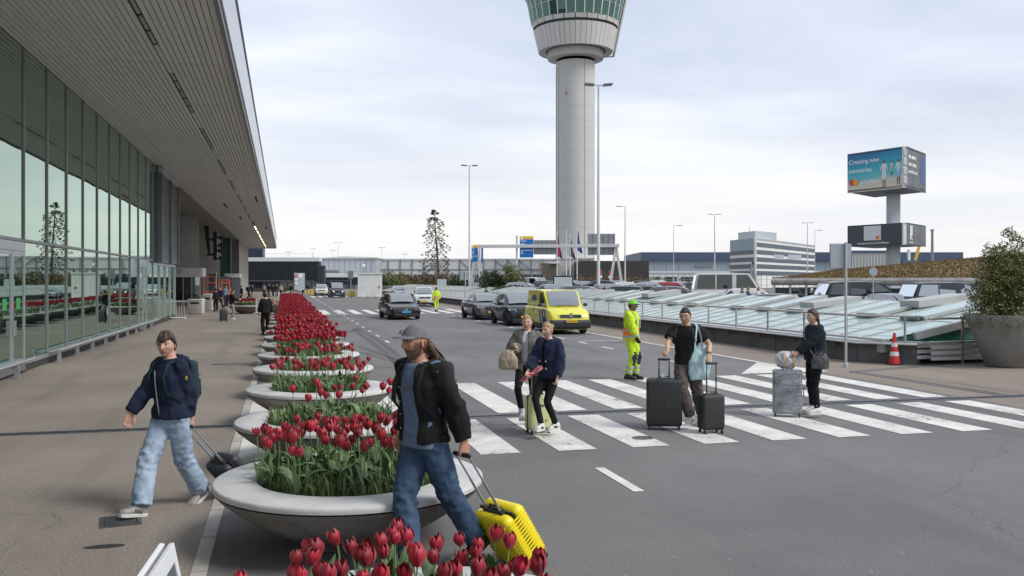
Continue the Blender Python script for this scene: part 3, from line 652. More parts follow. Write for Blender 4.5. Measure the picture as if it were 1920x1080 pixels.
MB().bar((XL * .49, 21, rz_(XL * .49) + .01), (XL * .49, 148, rz_(XL * .49) + .01), .06, .06).build('purlin', M_frame, sk)
MB().b2(XL - .02, XL + .35, 21, 148, rz_(XL) - .3, rz_(XL) + .03).build('ridge', M_frame, sk)
MB().b2(-.2, .05, 21, 148, .3, .66).build('gutter', M_frame, sk)
MB().b2(XL + .3, XL + .5, 20.8, 148, 0, rz_(XL)).build('back_wall', M_wall, sk)
# raised opening sashes with a boxy motor at the foot
M_motor = mat('motor_box', (.16, .18, .17), .5, .4)
sash = 0
for i in range(28):
    if i in (2, 6, 10, 14, 19): continue
    yy = 22.3 + i * 2.1
    if yy > 82: break
    x0 = 2.2; f = empty('rotating_sash', (x0, yy, rz_(x0) + .12)); f.parent = sk; bpy.data.objects.remove(f)
    L0 = (XL - x0) / math.cos(tilt) + .1
    fr = MB().b2(0, L0, 0, .07, 0, .1).b2(0, L0, .93, 1.0, 0, .1).b2(0, .07, .071, .929, 0, .099).b2(L0 - .07, L0, .071, .929, 0, .099)
    fo = fr.build('sash_frame', M_frame, sk); fo.location = (x0, yy, rz_(x0) + .05); fo.rotation_euler = (0, tilt, 0)
    po = MB().b2(.07, L0 - .07, .07, .93, .07, .09).build('sash_pane', M_sgl, fo)
    MB().b2(-.16, -.02, .12, .88, .0, .12).build('motor_box', M_motor, fo)
for (i, xx) in ((29.0, 2.6), (24.5, 3.4), (45, 3.0), (66, 3.2)):
    b = MB().b2(0, 1.9, -.45, .45, 0, .22).build('roof_hatch', M_frame, sk, bevel=.01); b.location = (xx, i, rz_(xx) + .1); b.rotation_euler = (0, tilt * .6, 0)
# end gable and lower louvred kerb at the near end
MB().add([(-.1, 20.9, .3), (XL + .4, 20.9, .3), (XL + .4, 20.9, rz_(XL + .4)), (-.1, 20.9, zL)], [(0, 1, 2, 3)]).build('gable_glass', mat('gable_green', (.02, .12, .08), .2), sk)
MB().bar((.7, 20.85, rz_(.7) - .02), (XL + .6, 20.85, rz_(XL + .6)), .16, .2).build('gable_beam', M_frame, sk)
for k in range(3): MB().b2(.6, 6.5, 20.62, 20.8, .14 + k * .15, .24 + k * .15).build('kerb_slat', M_frame, sk)
rg2 = empty('side_railing', (XW + 1.4, 20.35, 0), 0, 'short stainless railing with pale slats beside the large grey pot', 'railing')
MB().tube([(-.1, 0, 1.23), (6, 0, 1.23)], .032, 10).build('handrail', M_inox, rg2, smooth=True); MB().tube([(-.1, 0, .6), (6, 0, .6)], .035, 10).build('lower_rail', M_inox, rg2, smooth=True)
for x in (.95, 3.2, 5.4): MB().b2(x - .03, x + .03, -.02, .02, 0, 1.2).build('post', M_inox, rg2)
for k in range(3): MB().b2(0, 6, .03, .06, .12 + .15 * k, .21 + .15 * k).build('slat', M_frame, rg2)
# ================================================================== control tower
TW = at(1079, 240)
M_tow = mat('tower_concrete', (.52, .515, .49), .8, c2=(.49, .485, .465), vscale=.25, dirt=.1, bump=.2, bscale=3)
M_towp = mat('tower_panel', (.56, .545, .52), .6, var=.04, objrand=.04)
tw = empty('control_tower', TW, -math.atan2(TW.x, TW.y), 'tall pale concrete control tower with a flared glass cab', 'tower')
def Z(v): return zat(v, 240)
def W_(px): return px * 240 / F
rs_ = W_(36)
MB().lathe([(rs_, 0), (rs_, Z(118))], 48).build('shaft', M_tow, tw, smooth=True)
for a_ in (R(-62), R(-150)): MB().b2(-.12, .12, -rs_ - .03, -rs_ + .2, 0, Z(120)).build('shaft_joint', mat('shaft_joint', (.3, .3, .29), .8), tw).rotation_euler = (0, 0, a_ + R(90))
MB().b2(-.25, .25, -rs_ - .12, -rs_ + .2, 1, Z(125)).build('cable_duct', M_alud, tw).rotation_euler = (0, 0, R(-86))
for zz in range(8, 58, 4): MB().lathe([(rs_ + .015, zz), (rs_ + .015, zz + .06)], 48).build('pour_line', mat('pour_line', (.42, .415, .4), .8), tw)
MB().lathe([(rs_ - .1, Z(113)), (W_(52), Z(112)), (W_(52), Z(86)), (rs_, Z(86))], 48).build('collar', M_tow, tw, smooth=30)
# panelled bowl, each facet a panel
def ring(r0, z0, r1, z1, n, name, m, gap=.012, thick=.15, off=0):
    for k in range(n):
        a0 = 2 * math.pi * (k + gap * 3 + off) / n; a1 = 2 * math.pi * (k + 1 - gap * 3 + off) / n
        P = []
        for (r, z) in ((r0, z0), (r1, z1), (r1 - thick, z1), (r0 - thick, z0)):
            P += [(r * math.cos(a0), r * math.sin(a0), z), (r * math.cos(a1), r * math.sin(a1), z)]
        MB().add(P, [(0, 1, 3, 2), (2, 3, 5, 4), (4, 5, 7, 6), (6, 7, 1, 0), (0, 2, 4, 6), (1, 7, 5, 3)]).build(name, m, tw)
MB().lathe([(rs_, Z(98)), (W_(68), Z(97)), (W_(76), Z(54)), (W_(78), Z(30)), (W_(90), Z(-40))], 48).build('cab_core', mat('cab_dark', (.03, .045, .045), .5), tw, smooth=30)
MB().lathe([(W_(50), Z(97)), (W_(68.5), Z(98))], 48).build('bowl_underside', M_tow, tw)
ring(W_(69.5), Z(99), W_(78.5), Z(60), 48, 'bowl_panel', M_towp)
ring(W_(79.5), Z(55), W_(82), Z(47), 24, 'band_panel', M_towp)
M_tgl = glass_mat('cab_glass', (.1, .22, .2), (.38, .62, .58), (.008, .04, .038), .85, .06)
M_twh = mat('white_frame', (.7, .7, .68), .5)
nb = 32
for (v0, v1, w0, w1) in ((47, 22, 82, 87), (21, 2, 87.3, 91), (1, -30, 91.3, 98)):
    ring(W_(w0), Z(v0), W_(w1), Z(v1), nb, 'cab_window', M_tgl, gap=.01, thick=.08)
    MB().lathe([(W_(w1) + .02, Z(v1) - .12), (W_(w1) + .1, Z(v1)), (W_(w1) - .1, Z(v1) + .1)], 64).build('cab_ring', M_twh, tw)
for k in range(nb):
    a_ = 2 * math.pi * k / nb; c_, s_ = math.cos(a_), math.sin(a_)
    MB().bar((W_(82) * c_, W_(82) * s_, Z(47)), (W_(91) * c_, W_(91) * s_, Z(2)), .22).build('cab_mullion', M_twh, tw)
MB().lathe([(W_(89), Z(1)), (W_(95.5), Z(-3)), (W_(96), Z(-10)), (W_(80), Z(-20)), (0, Z(-22))], 48).build('cab_brow', M_towp, tw, smooth=30)
MB().lathe([(W_(82), Z(-16)), (W_(90), Z(-60)), (W_(70), Z(-72)), (0, Z(-75))], 32).build('upper_cab', M_tgl, tw)
for a_ in (-4,):
    c_, s_ = math.cos(R(a_)), math.sin(R(a_)); MB().tube([(W_(68) * c_, W_(60) * s_, Z(108)), (W_(71) * c_, W_(71) * s_, Z(108)), (W_(101) * c_, W_(101) * s_, Z(-30))], .35, 8).build('outer_mast', M_inox, tw, smooth=True)
    MB().bar((W_(50) * c_, 0, Z(108)), (W_(72) * c_, W_(70) * s_, Z(108)), .5, .3).build('mast_foot', M_inox, tw)
MB().box((-2.4, -rs_ - .1, Z(182)), (.4, .3, .6)).build('warning_lamp', mat('red_lamp', (.5, .02, .02), .4), tw)
# low building at the foot
pb = at(1125, 228)
# ================================================================== lamp masts
M_mast = mat('galvanised', (.47, .48, .48), .5, .5, var=.06, vscale=.5)
M_head = mat('lamp_head', (.17, .18, .19), .5, .4)
def mast(u, vtop, h, style, label, group='tall lamp masts over the car park', zb=0):
    d = F * (h - H) / (525 - vtop); p = at(u, d)
    e = empty('lamp_mast', (p.x, p.y, zb), -math.atan2(p.x, p.y) * .6, label, 'lamp mast', group)
    r0 = .15 if h > 14 else .09
    MB().tube([(0, 0, 0), (0, 0, 1.2), (0, 0, 1.25), (0, 0, h)], [r0 * 1.15, r0 * 1.15, r0, r0 * .42], 12).build('pole', M_mast, e, smooth=True)
    if style == 4:
        MB().bar((-1.0, 0, h), (1.0, 0, h), .08).build('cross_arm', M_mast, e)
        for sx in (-1, 1):
            for sy in (-1, 1): MB().box((sx * .75, sy * .26, h + .05), (.75, .34, .09), rot=(0, R(-4 * sx), 0)).build('lamp_head', M_head, e, bevel=.02)
    elif style == 2:
        MB().bar((-.8, 0, h), (.8, 0, h), .07).build('cross_arm', M_mast, e)
        for sx in (-1, 1): MB().box((sx * .85, 0, h + .03), (.8, .36, .1)).build('lamp_head', M_head, e, bevel=.02)
    elif style == 1:
        MB().bar((0, 0, h - .05), (.9, 0, h), .07).build('arm', M_mast, e); MB().box((1.1, 0, h), (.9, .36, .1)).build('lamp_head', M_head, e, bevel=.02)
    elif style == -1:
        MB().bar((0, 0, h - .05), (-.9, 0, h), .07).build('arm', M_mast, e); MB().box((-1.1, 0, h), (.9, .36, .1)).build('lamp_head', M_head, e, bevel=.02)
    else:
        MB().bar((-1.4, 0, h), (1.4, 0, h), .08).build('cross_arm', M_mast, e)
        for sx in (-1.3, -.45, .45, 1.3): MB().box((sx, -.1, h + .2), (.4, .3, .3)).build('lamp_head', M_head, e)
    return e
mast(1122, 160, 18, 4, 'tallest lamp mast with four flat heads standing before the control tower')
mast(880, 311, 18, 4, 'grey lamp mast with flat twin heads between the bare pine and the blue signs')
mast(1172, 387, 15, -1, 'slim lamp mast with one head just right of the sign gantry leg')
mast(1263, 423, 12, 1, 'single headed lamp mast, shortest one left of the office block')
mast(1340, 402, 15, 2, 'twin headed lamp mast between the tower and the office block')
mast(1514, 418, 15, 2, 'twin headed lamp mast in front of the right end of the office block')
mast(1528, 432, 13, 1, 'one armed lamp mast, rightmost beside the office block')
mast(634, 455, 14, 2, 'twin headed lamp mast before the grey hangar', 'lamp masts over the far buildings')
mast(587, 466, 16, 2, 'twin headed lamp mast behind the dark ribbed building', 'lamp masts over the far buildings')
mast(716, 465, 18, 0, 'floodlight mast above the hangar roof left of the bare pine', 'lamp masts over the far buildings')
mast(624, 470, 18, 0, 'floodlight mast above the hangar, left of the tall twin headed one', 'lamp masts over the far buildings')
mast(541, 473, 16, 0, 'floodlight mast above the left part of the dark ribbed building', 'lamp masts over the far buildings')
mast(759, 477, 18, 0, 'low looking floodlight mast farthest over the hangar roof', 'lamp masts over the far buildings')
mast(1281, 474, 20, 0, 'small distant floodlight mast over the long blue roof', 'lamp masts over the far buildings')
mast(1191, 476, 20, 0, 'tiny distant floodlight mast close to the gantry leg', 'lamp masts over the far buildings')
# ================================================================== far buildings
M_rib = mat('dark_cladding', (.045, .052, .06), .5, .2, var=.1)
M_hang = mat('hangar_cladding', (.46, .49, .53), .5, .1, var=.05, vscale=.1)
M_white = mat('white_cladding', (.68, .68, .67), .5, var=.04, vscale=.2)
M_bglass = glass_mat('building_glass', (.3, .35, .36), (.75, .82, .85), (.03, .045, .055), .9, .15)
M_bwin = mat('far_window', (.045, .07, .10), .35, spec=.4)
M_trim = mat('pale_trim', (.62, .63, .62), .5)
def corner(u, d): return at(u, d)
# dark ribbed building closing the road
a_ = at(466, 172); b_ = at(598, 172); zt = zat(490, 172); zb = zat(527, 172)
db = empty('ribbed_building', a_, math.atan2(b_.y - a_.y, b_.x - a_.x), 'low dark ribbed building with a glazed ground floor at the end of the road', 'building'); Wd = (b_ - a_).length
MB().b2(-14, Wd, .3, 2.2, zb + .05, zt).build('wall', M_rib, db)
rib = MB().b2(0, .12, 0, .3, zb + .05, zt).mesh('rib'); rib.materials.append(M_rib)
for i in range(48): inst(rib, 'rib', db, (-1 + i * .3, 0, 0))
MB().b2(-14, Wd + .1, -.05, 2.3, zt, zt + .75).build('roof_edge', M_trim, db)
for i in range(10): MB().b2(-2 + i * 1.55, -.6 + i * 1.55, .4, .5, .7, zb - .1).build('window', M_bglass, db)
MB().b2(-14, Wd, .45, 2.1, 0, zb).build('base', mat('dark_base', (.05, .06, .065), .5), db)
MB().b2(Wd, Wd + .9, .5, 2, 0, zt - .8).build('annex', M_rib, db)
MB().b2(-6, -.4 + (at(495, 172) - a_).length, .6, 2.2, zt + .75, zat(463, 180)).build('upper_storey', mat('navy_panel', (.02, .03, .06), .3), db)
for i in range(3): MB().tube([(2 + i * 5, 1, zt + .75), (2 + i * 5, 1, zt + 1.5)], .04, 5).build('roof_rail_post', M_trim, db)
MB().tube([(0, 1, zt + 1.5), (12.5, 1, zt + 1.5)], .035, 5).build('roof_rail', M_trim, db)
# hangar: long pale grey wall with slightly pitched roof
def block(name, u0, u1, d, vt, label, m, depth=30, d1=None, zb=0, cat='building'):
    a_ = at(u0, d); b_ = at(u1, d1 or d); e = empty(name, (a_.x, a_.y, 0), math.atan2(b_.y - a_.y, b_.x - a_.x), label, cat); Wd = (b_ - a_).length
    MB().b2(0, Wd, 0, depth, zb, zat(vt, d)).build('wall', m, e); return e, Wd, zat(vt, d)
hg, Wd, zt = block('hangar', 597, 706, 240, 484, 'pale grey hangar with a low pitched roof behind the white cabin', M_hang, 40)
ap = Wd * .45
MB().prism([(-.3, zt), (ap, zat(480.5, 240)), (Wd + .3, zat(482.5, 240)), (Wd + .3, zt - .1), (-.3, zt - .1)], 'y', -.4, 40).build('roof', M_trim, hg)
for i in range(11): MB().b2(Wd * i / 11, Wd * i / 11 + .12, -.12, 0, 0, zt - .1).build('cladding_joint', mat('joint_grey', (.36, .38, .41), .6), hg)
MB().b2(-1, 7.5, -6, -1, 0, zat(513, 240)).build('lean_to', M_white, hg); MB().b2(-1, 30, -7, -6.2, 1.0, zat(520, 240)).build('window', M_bglass, hg)
MB().b2(-1, 12, -7.2, -1, zat(520, 240), zat(514, 240)).build('canopy', M_trim, hg)
MB().b2(3, 6, -5, -3, zat(513, 240), zat(507, 240)).build('roof_unit', M_head, hg)
# white bracing-framed hall
wh, Wd, zt = block('white_hall', 706, 1040, 250, 486, 'long white hall with dark steel framing and square windows', M_white, 50)
M_fr = mat('frame_grey', (.24, .25, .26), .5, .3)
n = 15
for i in range(n + 1):
    x = Wd * i / n; MB().b2(x - .14, x + .14, -.3, 0, 0, zt).build('column', M_fr, wh)
    if i < n:
        for j in range(2):
            for q in range(3): MB().b2(x + .5 + q * 1.05, x + 1.35 + q * 1.05, -.1, 0, 1.6 + j * 1.2, 2.6 + j * 1.2).build('window', M_bwin, wh)
MB().b2(0, Wd, -.25, 0, zt - .3, zt + .15).build('roof_edge', M_trim, wh); MB().b2(0, Wd, -.2, 0, zt - 3.0, zt - 2.75).build('rail', M_fr, wh)
for i in (7, 8, 10, 11, 12): MB().bar((Wd * i / n, -.2, zt - .3), (Wd * (i + .9) / n, -.2, zt - 2.9), .2).build('brace', M_fr, wh)
for i in (8.5, 11.5):
    x = Wd * i / n
    MB().bar((x, -.5, zt - 1.5), (x - 1.3, -1.5, 1), .25).build('prop', M_trim, wh); MB().bar((x, -.5, zt - 1.5), (x + 1.3, -1.5, 1), .25).build('prop', M_trim, wh)
# dark low building at tower foot
dk, Wd, zt = block('brown_clad_building', 1086, 1217, 215, 489, 'dark brown clad low building at the foot of the tower', mat('brown_clad', (.06, .055, .05), .7, var=.2, vscale=1, stretch=(8, 8, .3)), 30)
for i in range(40): MB().b2(Wd * i / 40, Wd * i / 40 + .08, -.06, 0, 0, zt).build('cladding_rib', mat('brown_rib', (.045, .04, .037), .7), dk)
tf, Wd, zt = block('tower_annex', 1046, 1114, 232, 485, 'pale block joined to the foot of the control tower', M_tow, 16)
MB().b2(Wd * .63, Wd * .82, -.12, .05, zat(494, 232), zat(484.5, 232) - .3).build('window', M_bglass, tf)
MB().b2(-.3, Wd + .3, -.3, 16, zt - .02, zt + .3).build('roof_edge', M_trim, tf)
s_, Wd, zt = block('flat_roof_shed', 1024, 1046, 225, 494, 'small brownish shed left of the tower foot', mat('shed', (.10, .09, .08), .7), 20); MB().b2(-1, Wd + .5, -.5, 20, zt, zt + .45).build('roof', M_trim, s_)
# long blue grey buildings
lb, Wd, zt = block('long_blue_building', 1205, 1800, 420, 487, 'very long blue grey building with dark roof band on the horizon', mat('blue_clad', (.29, .34, .40), .5, var=.05, vscale=.05), 60)
MB().b2(-1, Wd + 1, -1, 62, zt - .5, zat(481, 420) + 2.0).build('roof_band', mat('dark_blue_roof', (.06, .09, .15), .5), lb)
MB().b2(0, Wd, -2, 0, 0, 4.8).build('lower_band', M_white, lb)
MB().b2(0, Wd, -1.2, -.05, 5.4, 6.4).build('window_band', M_bglass, lb)
for i in range(26): MB().b2(i * Wd / 26, i * Wd / 26 + .4, -.2, 0, 4.8, zt - .5).build('cladding_joint', mat('joint_grey', (.36, .38, .41), .6), lb)
for (u, w0) in ((1303, 8), (1420, 5), (1366, 9)): MB().b2((u - 1205) * 420 / F, (u - 1205) * 420 / F + w0, -.3, 0, 8.2, 9.6).build('grille', M_fr, lb)
fd = 330; a_ = at(1205, fd); o_ = empty('white_warehouse', (a_.x, a_.y, 0), -YAW, 'low white warehouse in front of the long blue building', 'building')
MB().b2(0, (1580 - 1205) * fd / F, 0, 14, 0, zat(508, fd)).build('wall', M_white, o_); MB().b2(-.1, (1580 - 1205) * fd / F, -.2, 0, zat(512, fd), zat(508, fd)).build('parapet', M_trim, o_)
for i in range(12): MB().b2(2 + i * 6.0, 6.5 + i * 6.0, -.15, -.02, 1.2, 3.4).build('window', M_bglass, o_)
# office block: two faces, banded windows
c_ = at(1416, 245); e0 = at(1369, 262); e1 = at(1528, 300)
ob = empty('office_block', (c_.x, c_.y, 0), 0, 'white office block with long dark window bands and rooftop plant room', 'building')
zt = zat(446, 245)
def face(p, q, nwin, first):
    dx, dy = q.x - p.x, q.y - p.y; L0 = math.hypot(dx, dy); an = math.atan2(dy, dx); lp = (p.x - c_.x, p.y - c_.y, 0)
    zs = [zat(v, 245) for v in (458, 472, 486, 499, 512)]
    f = empty('facade', lp, an); f.parent = ob
    MB().b2(0, L0, 0, .4, 0, zt).build('wall_face', M_white, f)
    for z in zs:
        h = 1.2 if not (first and z == zs[0]) else 2.6
        for i in range(nwin): MB().b2(L0 * i / nwin + .06, L0 * (i + 1) / nwin - .06, -.08, .05, z - h / 2, z + h / 2).build('window', M_bwin if not (first and z == zs[0]) else mat('blue_glazing', (.10, .20, .30), .2), f)
        for j in range(6): MB().b2(L0 * j / 6, L0 * j / 6 + .05, -.02, 0, 0, zt).build('panel_joint', M_trim, f) if z == zs[0] else None
face(e0, c_, 9, True); face(c_, e1, 26, False)
far_ = e0 + (e1 - c_)
MB().prism([(p.x - c_.x, p.y - c_.y) for p in (c_, e1, far_, e0)], 'z', zt - .6, zt + .05).build('roof', M_trim, ob)
MB().prism([(p.x - c_.x, p.y - c_.y) for p in (e1, far_, far_ + Vector((-.3, -.3, 0)), e1 + Vector((-.3, -.3, 0)))], 'z', 0, zt - .7).build('end_wall', M_white, ob)
q0 = at(1384, 262); q1 = at(1450, 275); v_ = (e1 - c_).normalized()
pr = [q0 + Vector((0, 0, 0)), at(1416, 252), at(1456, 262), at(1424, 275)]
MB().prism([(p.x - c_.x, p.y - c_.y) for p in pr], 'z', zt + .05, zat(434, 255)).build('plant_room', mat('plant_room', (.40, .44, .48), .5), ob)
MB().tube([(at(1405, 256).x - c_.x, at(1405, 256).y - c_.y, zat(434, 255)), (at(1405, 256).x - c_.x, at(1405, 256).y - c_.y, zat(424, 255))], .06, 5).build('aerial', M_fr, ob)
# balconies / glazed links on the long side
for (ua, ub) in ((1452, 1470), (1478, 1503)):
    p = at(ua, 240); q = at(ub, 246); f = empty('balcony', (p.x - c_.x, p.y - c_.y, 0), math.atan2(q.y - p.y, q.x - p.x)); f.parent = ob; L0 = (q - p).length
    for i in range(4): MB().b2(L0 * i / 4, L0 * (i + 1) / 4 - .08, 0, .1, zat(486, 240), zat(477, 240)).build('balcony_panel', mat('blue_panel', (.38, .42, .48), .4), f)
p = at(1411, 235); vp = MB(); vp.bar((p.x - c_.x - .9, p.y - c_.y, 0), (p.x - c_.x, p.y - c_.y, zat(490, 235)), .5); vp.bar((p.x - c_.x + .9, p.y - c_.y, 0), (p.x - c_.x, p.y - c_.y, zat(490, 235)), .5); vp.build('v_column', M_fr, ob)
ob.name = 'office_block'
# blue glass building behind the lower billboard
bl, Wd, zt = block('glass_building', 1598, 1668, 380, 475, 'glazed blue building seen beneath the lower billboard', M_bglass, 20); MB().b2(-.5, Wd + .5, -.5, 20, zt, zt + 1.2).build('roof', mat('dark_blue_roof', (.06, .09, .15), .5), bl); MB().b2(-.5, Wd, -1, 0, 6, 7).build('band', M_white, bl)
for i in range(12): MB().b2(i * Wd / 12, i * Wd / 12 + .25, -.15, 0, 7.1, zt).build('mullion', M_trim, bl)
# chimney mast and crane on the horizon
p = at(1748, 300); e = empty('chimney', p, 0, 'thin tall steel chimney right of the billboards', 'chimney'); MB().tube([(0, 0, 0), (0, 0, zat(432, 300))], [.55, .38], 10).build('stack', M_fr, e, smooth=True); MB().lathe([(.6, zat(433, 300)), (.6, zat(430, 300))], 12).build('collar', M_fr, e)
p = at(1712, 380); e = empty('crane', p, 0, 'yellow crane boom on the horizon under the billboard', 'crane'); M_cr = mat('crane_yellow', (.6, .38, .05), .6); MB().bar((-2, 0, 2), (3.4, 0, zat(457, 380)), .9).build('boom', M_cr, e); MB().b2(-6, 2, -1, 1, 8, 10.5).build('cab', mat('crane_blue', (.05, .09, .15), .6), e); MB().b2(-2.6, -1.6, -.5, .5, 0, zat(468, 380)).build('lattice', M_trim, e)
# white cabin and its camera
p = at(671, 118); cbn = empty('white_cabin', (p.x, p.y, 0), -.1, 'plain white metal cabin beside the barrier', 'cabin'); wq = 45 * 118 / F
MB().b2(0, wq, 0, 2.6, .05, zat(514, 118)).build('wall', mat('cabin_white', (.66, .66, .65), .55, dirt=.35), cbn); MB().b2(-.5, wq + .05, -.1, 2.7, zat(514, 118) + .005, zat(511.5, 118)).build('roof', M_trim, cbn)
for i in range(8): MB().b2(wq * i / 8, wq * i / 8 + .03, -.02, 0, .05, zat(514, 118)).build('seam', M_trim, cbn)
MB().b2(wq - .5, wq - .3, -.05, 0, 1.2, 1.45).build('vent', M_head, cbn); MB().tube([(.7, 1, zat(512, 118)), (.7, 1, zat(500, 118))], .05, 6).build('camera_pole', M_head, cbn); MB().sph((.7, 1, zat(498, 118)), .22, 10, 6).build('camera_dome', M_twh, cbn)
MB().bar((-.1, 1, zat(513, 118)), (-.9, 1, zat(513, 118) + .1), .05).build('roof_bracket', M_head, cbn)
# ================================================================== gantry, signs, flags, billboard, posts, small furniture
M_blue = mat('sign_blue', (.0, .13, .42), .45); M_syel = mat('sign_yellow', (.80, .45, .02), .45); M_wht = mat('print_white', (.8, .8, .8), .5); M_blk = mat('print_black', (.015, .015, .015), .5)
M_sback = mat('sign_back', (.28, .30, .32), .5, .5, var=.08)
M_red = mat('signal_red', (.62, .035, .02), .45); M_orange = mat('orange_red', (.70, .13, .03), .5)
def aligned(u0, u1, d, name, label, cat, group=None, d1=None):
    a_ = at(u0, d); b_ = at(u1, d1 or d); return empty(name, (a_.x, a_.y, 0), math.atan2(b_.y - a_.y, b_.x - a_.x), label, cat, group), (b_ - a_).length
D = 116
gt, Wg = aligned(893, 1158, D, 'sign_gantry', 'pale steel gantry with splayed legs carrying the big grey sign backs', 'gantry')
zb = zat(462, D); M_gan = mat('gantry_paint', (.56, .565, .56), .5, .2, dirt=.2)
MB().bar((-.3, 0, zb), (Wg + .2, 0, zb + .1), .42, .42).build('beam', M_gan, gt, bevel=.02)
for x in (0, Wg - .2):
    MB().bar((x - 1.0, 0, 0), (x, 0, zb), .32).build('leg', M_gan, gt); MB().bar((x + 1.0, 0, 0), (x, 0, zb), .32).build('leg', M_gan, gt)
def X_(u): return (u - 893) * D / F
def backpanel(u0, u1, v0, v1, n, par=gt, off=.35):
    for (p, q) in ((v0, (v0 + v1) / 2 - .8), ((v0 + v1) / 2 + .8, v1)): 
        for i in range(n): MB().b2(X_(u0) + (X_(u1) - X_(u0)) * i / n + .02, X_(u0) + (X_(u1) - X_(u0)) * (i + 1) / n - .02, off, off + .06, zat(q, D), zat(p, D)).build('sign_back_panel', M_sback, par)
    for i in range(n + 1): x = X_(u0) + (X_(u1) - X_(u0)) * i / n; MB().b2(x - .04, x + .04, off - .12, off, zat(v1, D), zat(v0, D)).build('stiffener', M_fr, par)
backpanel(1001, 1043, 450, 477, 5); backpanel(1103, 1153, 438, 478, 5)
def blue_sign(u0, u1, v0, v1, d, lab, pole_u, rz=None):
    e, W0 = aligned(u0, u1, d, 'direction_sign', lab, 'sign', 'blue direction signs on poles'); z0, z1 = zat(v1, d), zat(v0, d); h = z1 - z0
    MB().b2(0, W0, 0, .1, z0, z1 - h * .14).build('panel', M_blue, e); MB().b2(0, W0, 0, .1, z1 - h * .135, z1).build('header', M_syel, e)
    rnd = random.Random(int(u0))
    pr = MB()
    for (fr, ln) in ((.155, .16), (.225, .44), (.365, .32), (.44, .29), (.51, .32), (.655, .9), (.73, .16), (.80, .15)):
        x = W0 * .07
        while x < W0 * (.07 + ln) - W0 * .02: w_ = W0 * rnd.uniform(.035, .06); pr.b2(x, x + w_, -.012, -.004, z1 - h * (fr + .018), z1 - h * (fr - .018)); x += w_ + W0 * .012
    pr.build('lettering', M_wht, e); MB().b2(W0 * .08, W0 * .22, -.012, -.004, z1 - h * .11, z1 - h * .03).build('arrow_mark', M_wht, e)
    x = (pole_u - u0) * d / F; MB().b2(x - .12, x + .12, .12, .34, 0, z1 + .1).build('pole', M_gan, e)
    return e
blue_sign(974.5, 1000, 443, 483, D, 'large blue sign with a yellow head, hanging nearest the tower', 969)
blue_sign(884, 896, 460, 491, 112, 'smaller blue sign with a yellow head beside the left gantry leg', 899)
e, w_ = aligned(903, 905.5, 121, 'direction_sign', 'narrow blue sign seen edge on behind the left gantry leg', 'sign'); MB().b2(0, w_, 0, .9, zat(491, 121), zat(464, 121)).build('panel', M_blue, e); MB().b2(-.01, w_ + .01, 0, .9, zat(464, 121), zat(460, 121)).build('header', M_syel, e); MB().b2(-.1, .1, .9, 1.1, 0, zat(460, 121)).build('pole', M_gan, e)
# flags
cols = [((.02, .05, .25), (.55, .05, .08), 'dark flag hanging limp on the leftmost pole before the tower'), ((.25, .45, .75), (.7, .7, .72), 'light blue and white flag hanging on a pole before the tower'), ((.08, .09, .12), (.2, .1, .12), 'dark grey flag on the pole next to the light blue one'), ((.01, .03, .22), (.05, .10, .35), 'dark blue flag with pale marks on the rightmost pole')]
for i, (u, vt, fb) in enumerate(((1044.5, 433, 480), (1062, 430, 476), (1069, 441, 481), (1082, 427, 470))):
    d = 190; p = at(u, d); e = empty('flagpole', p, 0, 'white flagpole before the control tower, %s of the four from the left' % ('first', 'second', 'third', 'fourth')[i], 'flagpole', 'flagpoles before the tower')
    zt = zat(vt, d); MB().tube([(0, 0, 0), (0, 0, zt)], [.13, .06], 8).build('pole', M_twh, e, smooth=True); MB().sph((0, 0, zt), .1, 8, 6).build('knob', M_twh, e)
    zb_ = zat(fb, d); m = MB(); n = 12; vs_ = []
    for j in range(n + 1):
        t = j / n
        for k in range(7): s = k / 6; vs_.append((.12 + s * (.25 + .65 * t) * (1 - .4 * math.sin(t * 5) * .4), .18 * math.sin(s * 9 + t * 2) * (.4 + t), zt - .4 - t * (zt - .4 - zb_) - s * .9 * (1 - t * .3)))
    m.add(vs_, [(j * 7 + k, j * 7 + k + 1, (j + 1) * 7 + k + 1, (j + 1) * 7 + k) for j in range(n) for k in range(6)])
    f = m.build('flag', mat('flag_%d' % i, cols[i][0], .7, c2=cols[i][1], vscale=.9, stretch=(2, 2, .6)), None, smooth=60, fix=False); f.location = p; tag(f, cols[i][2], 'flag')
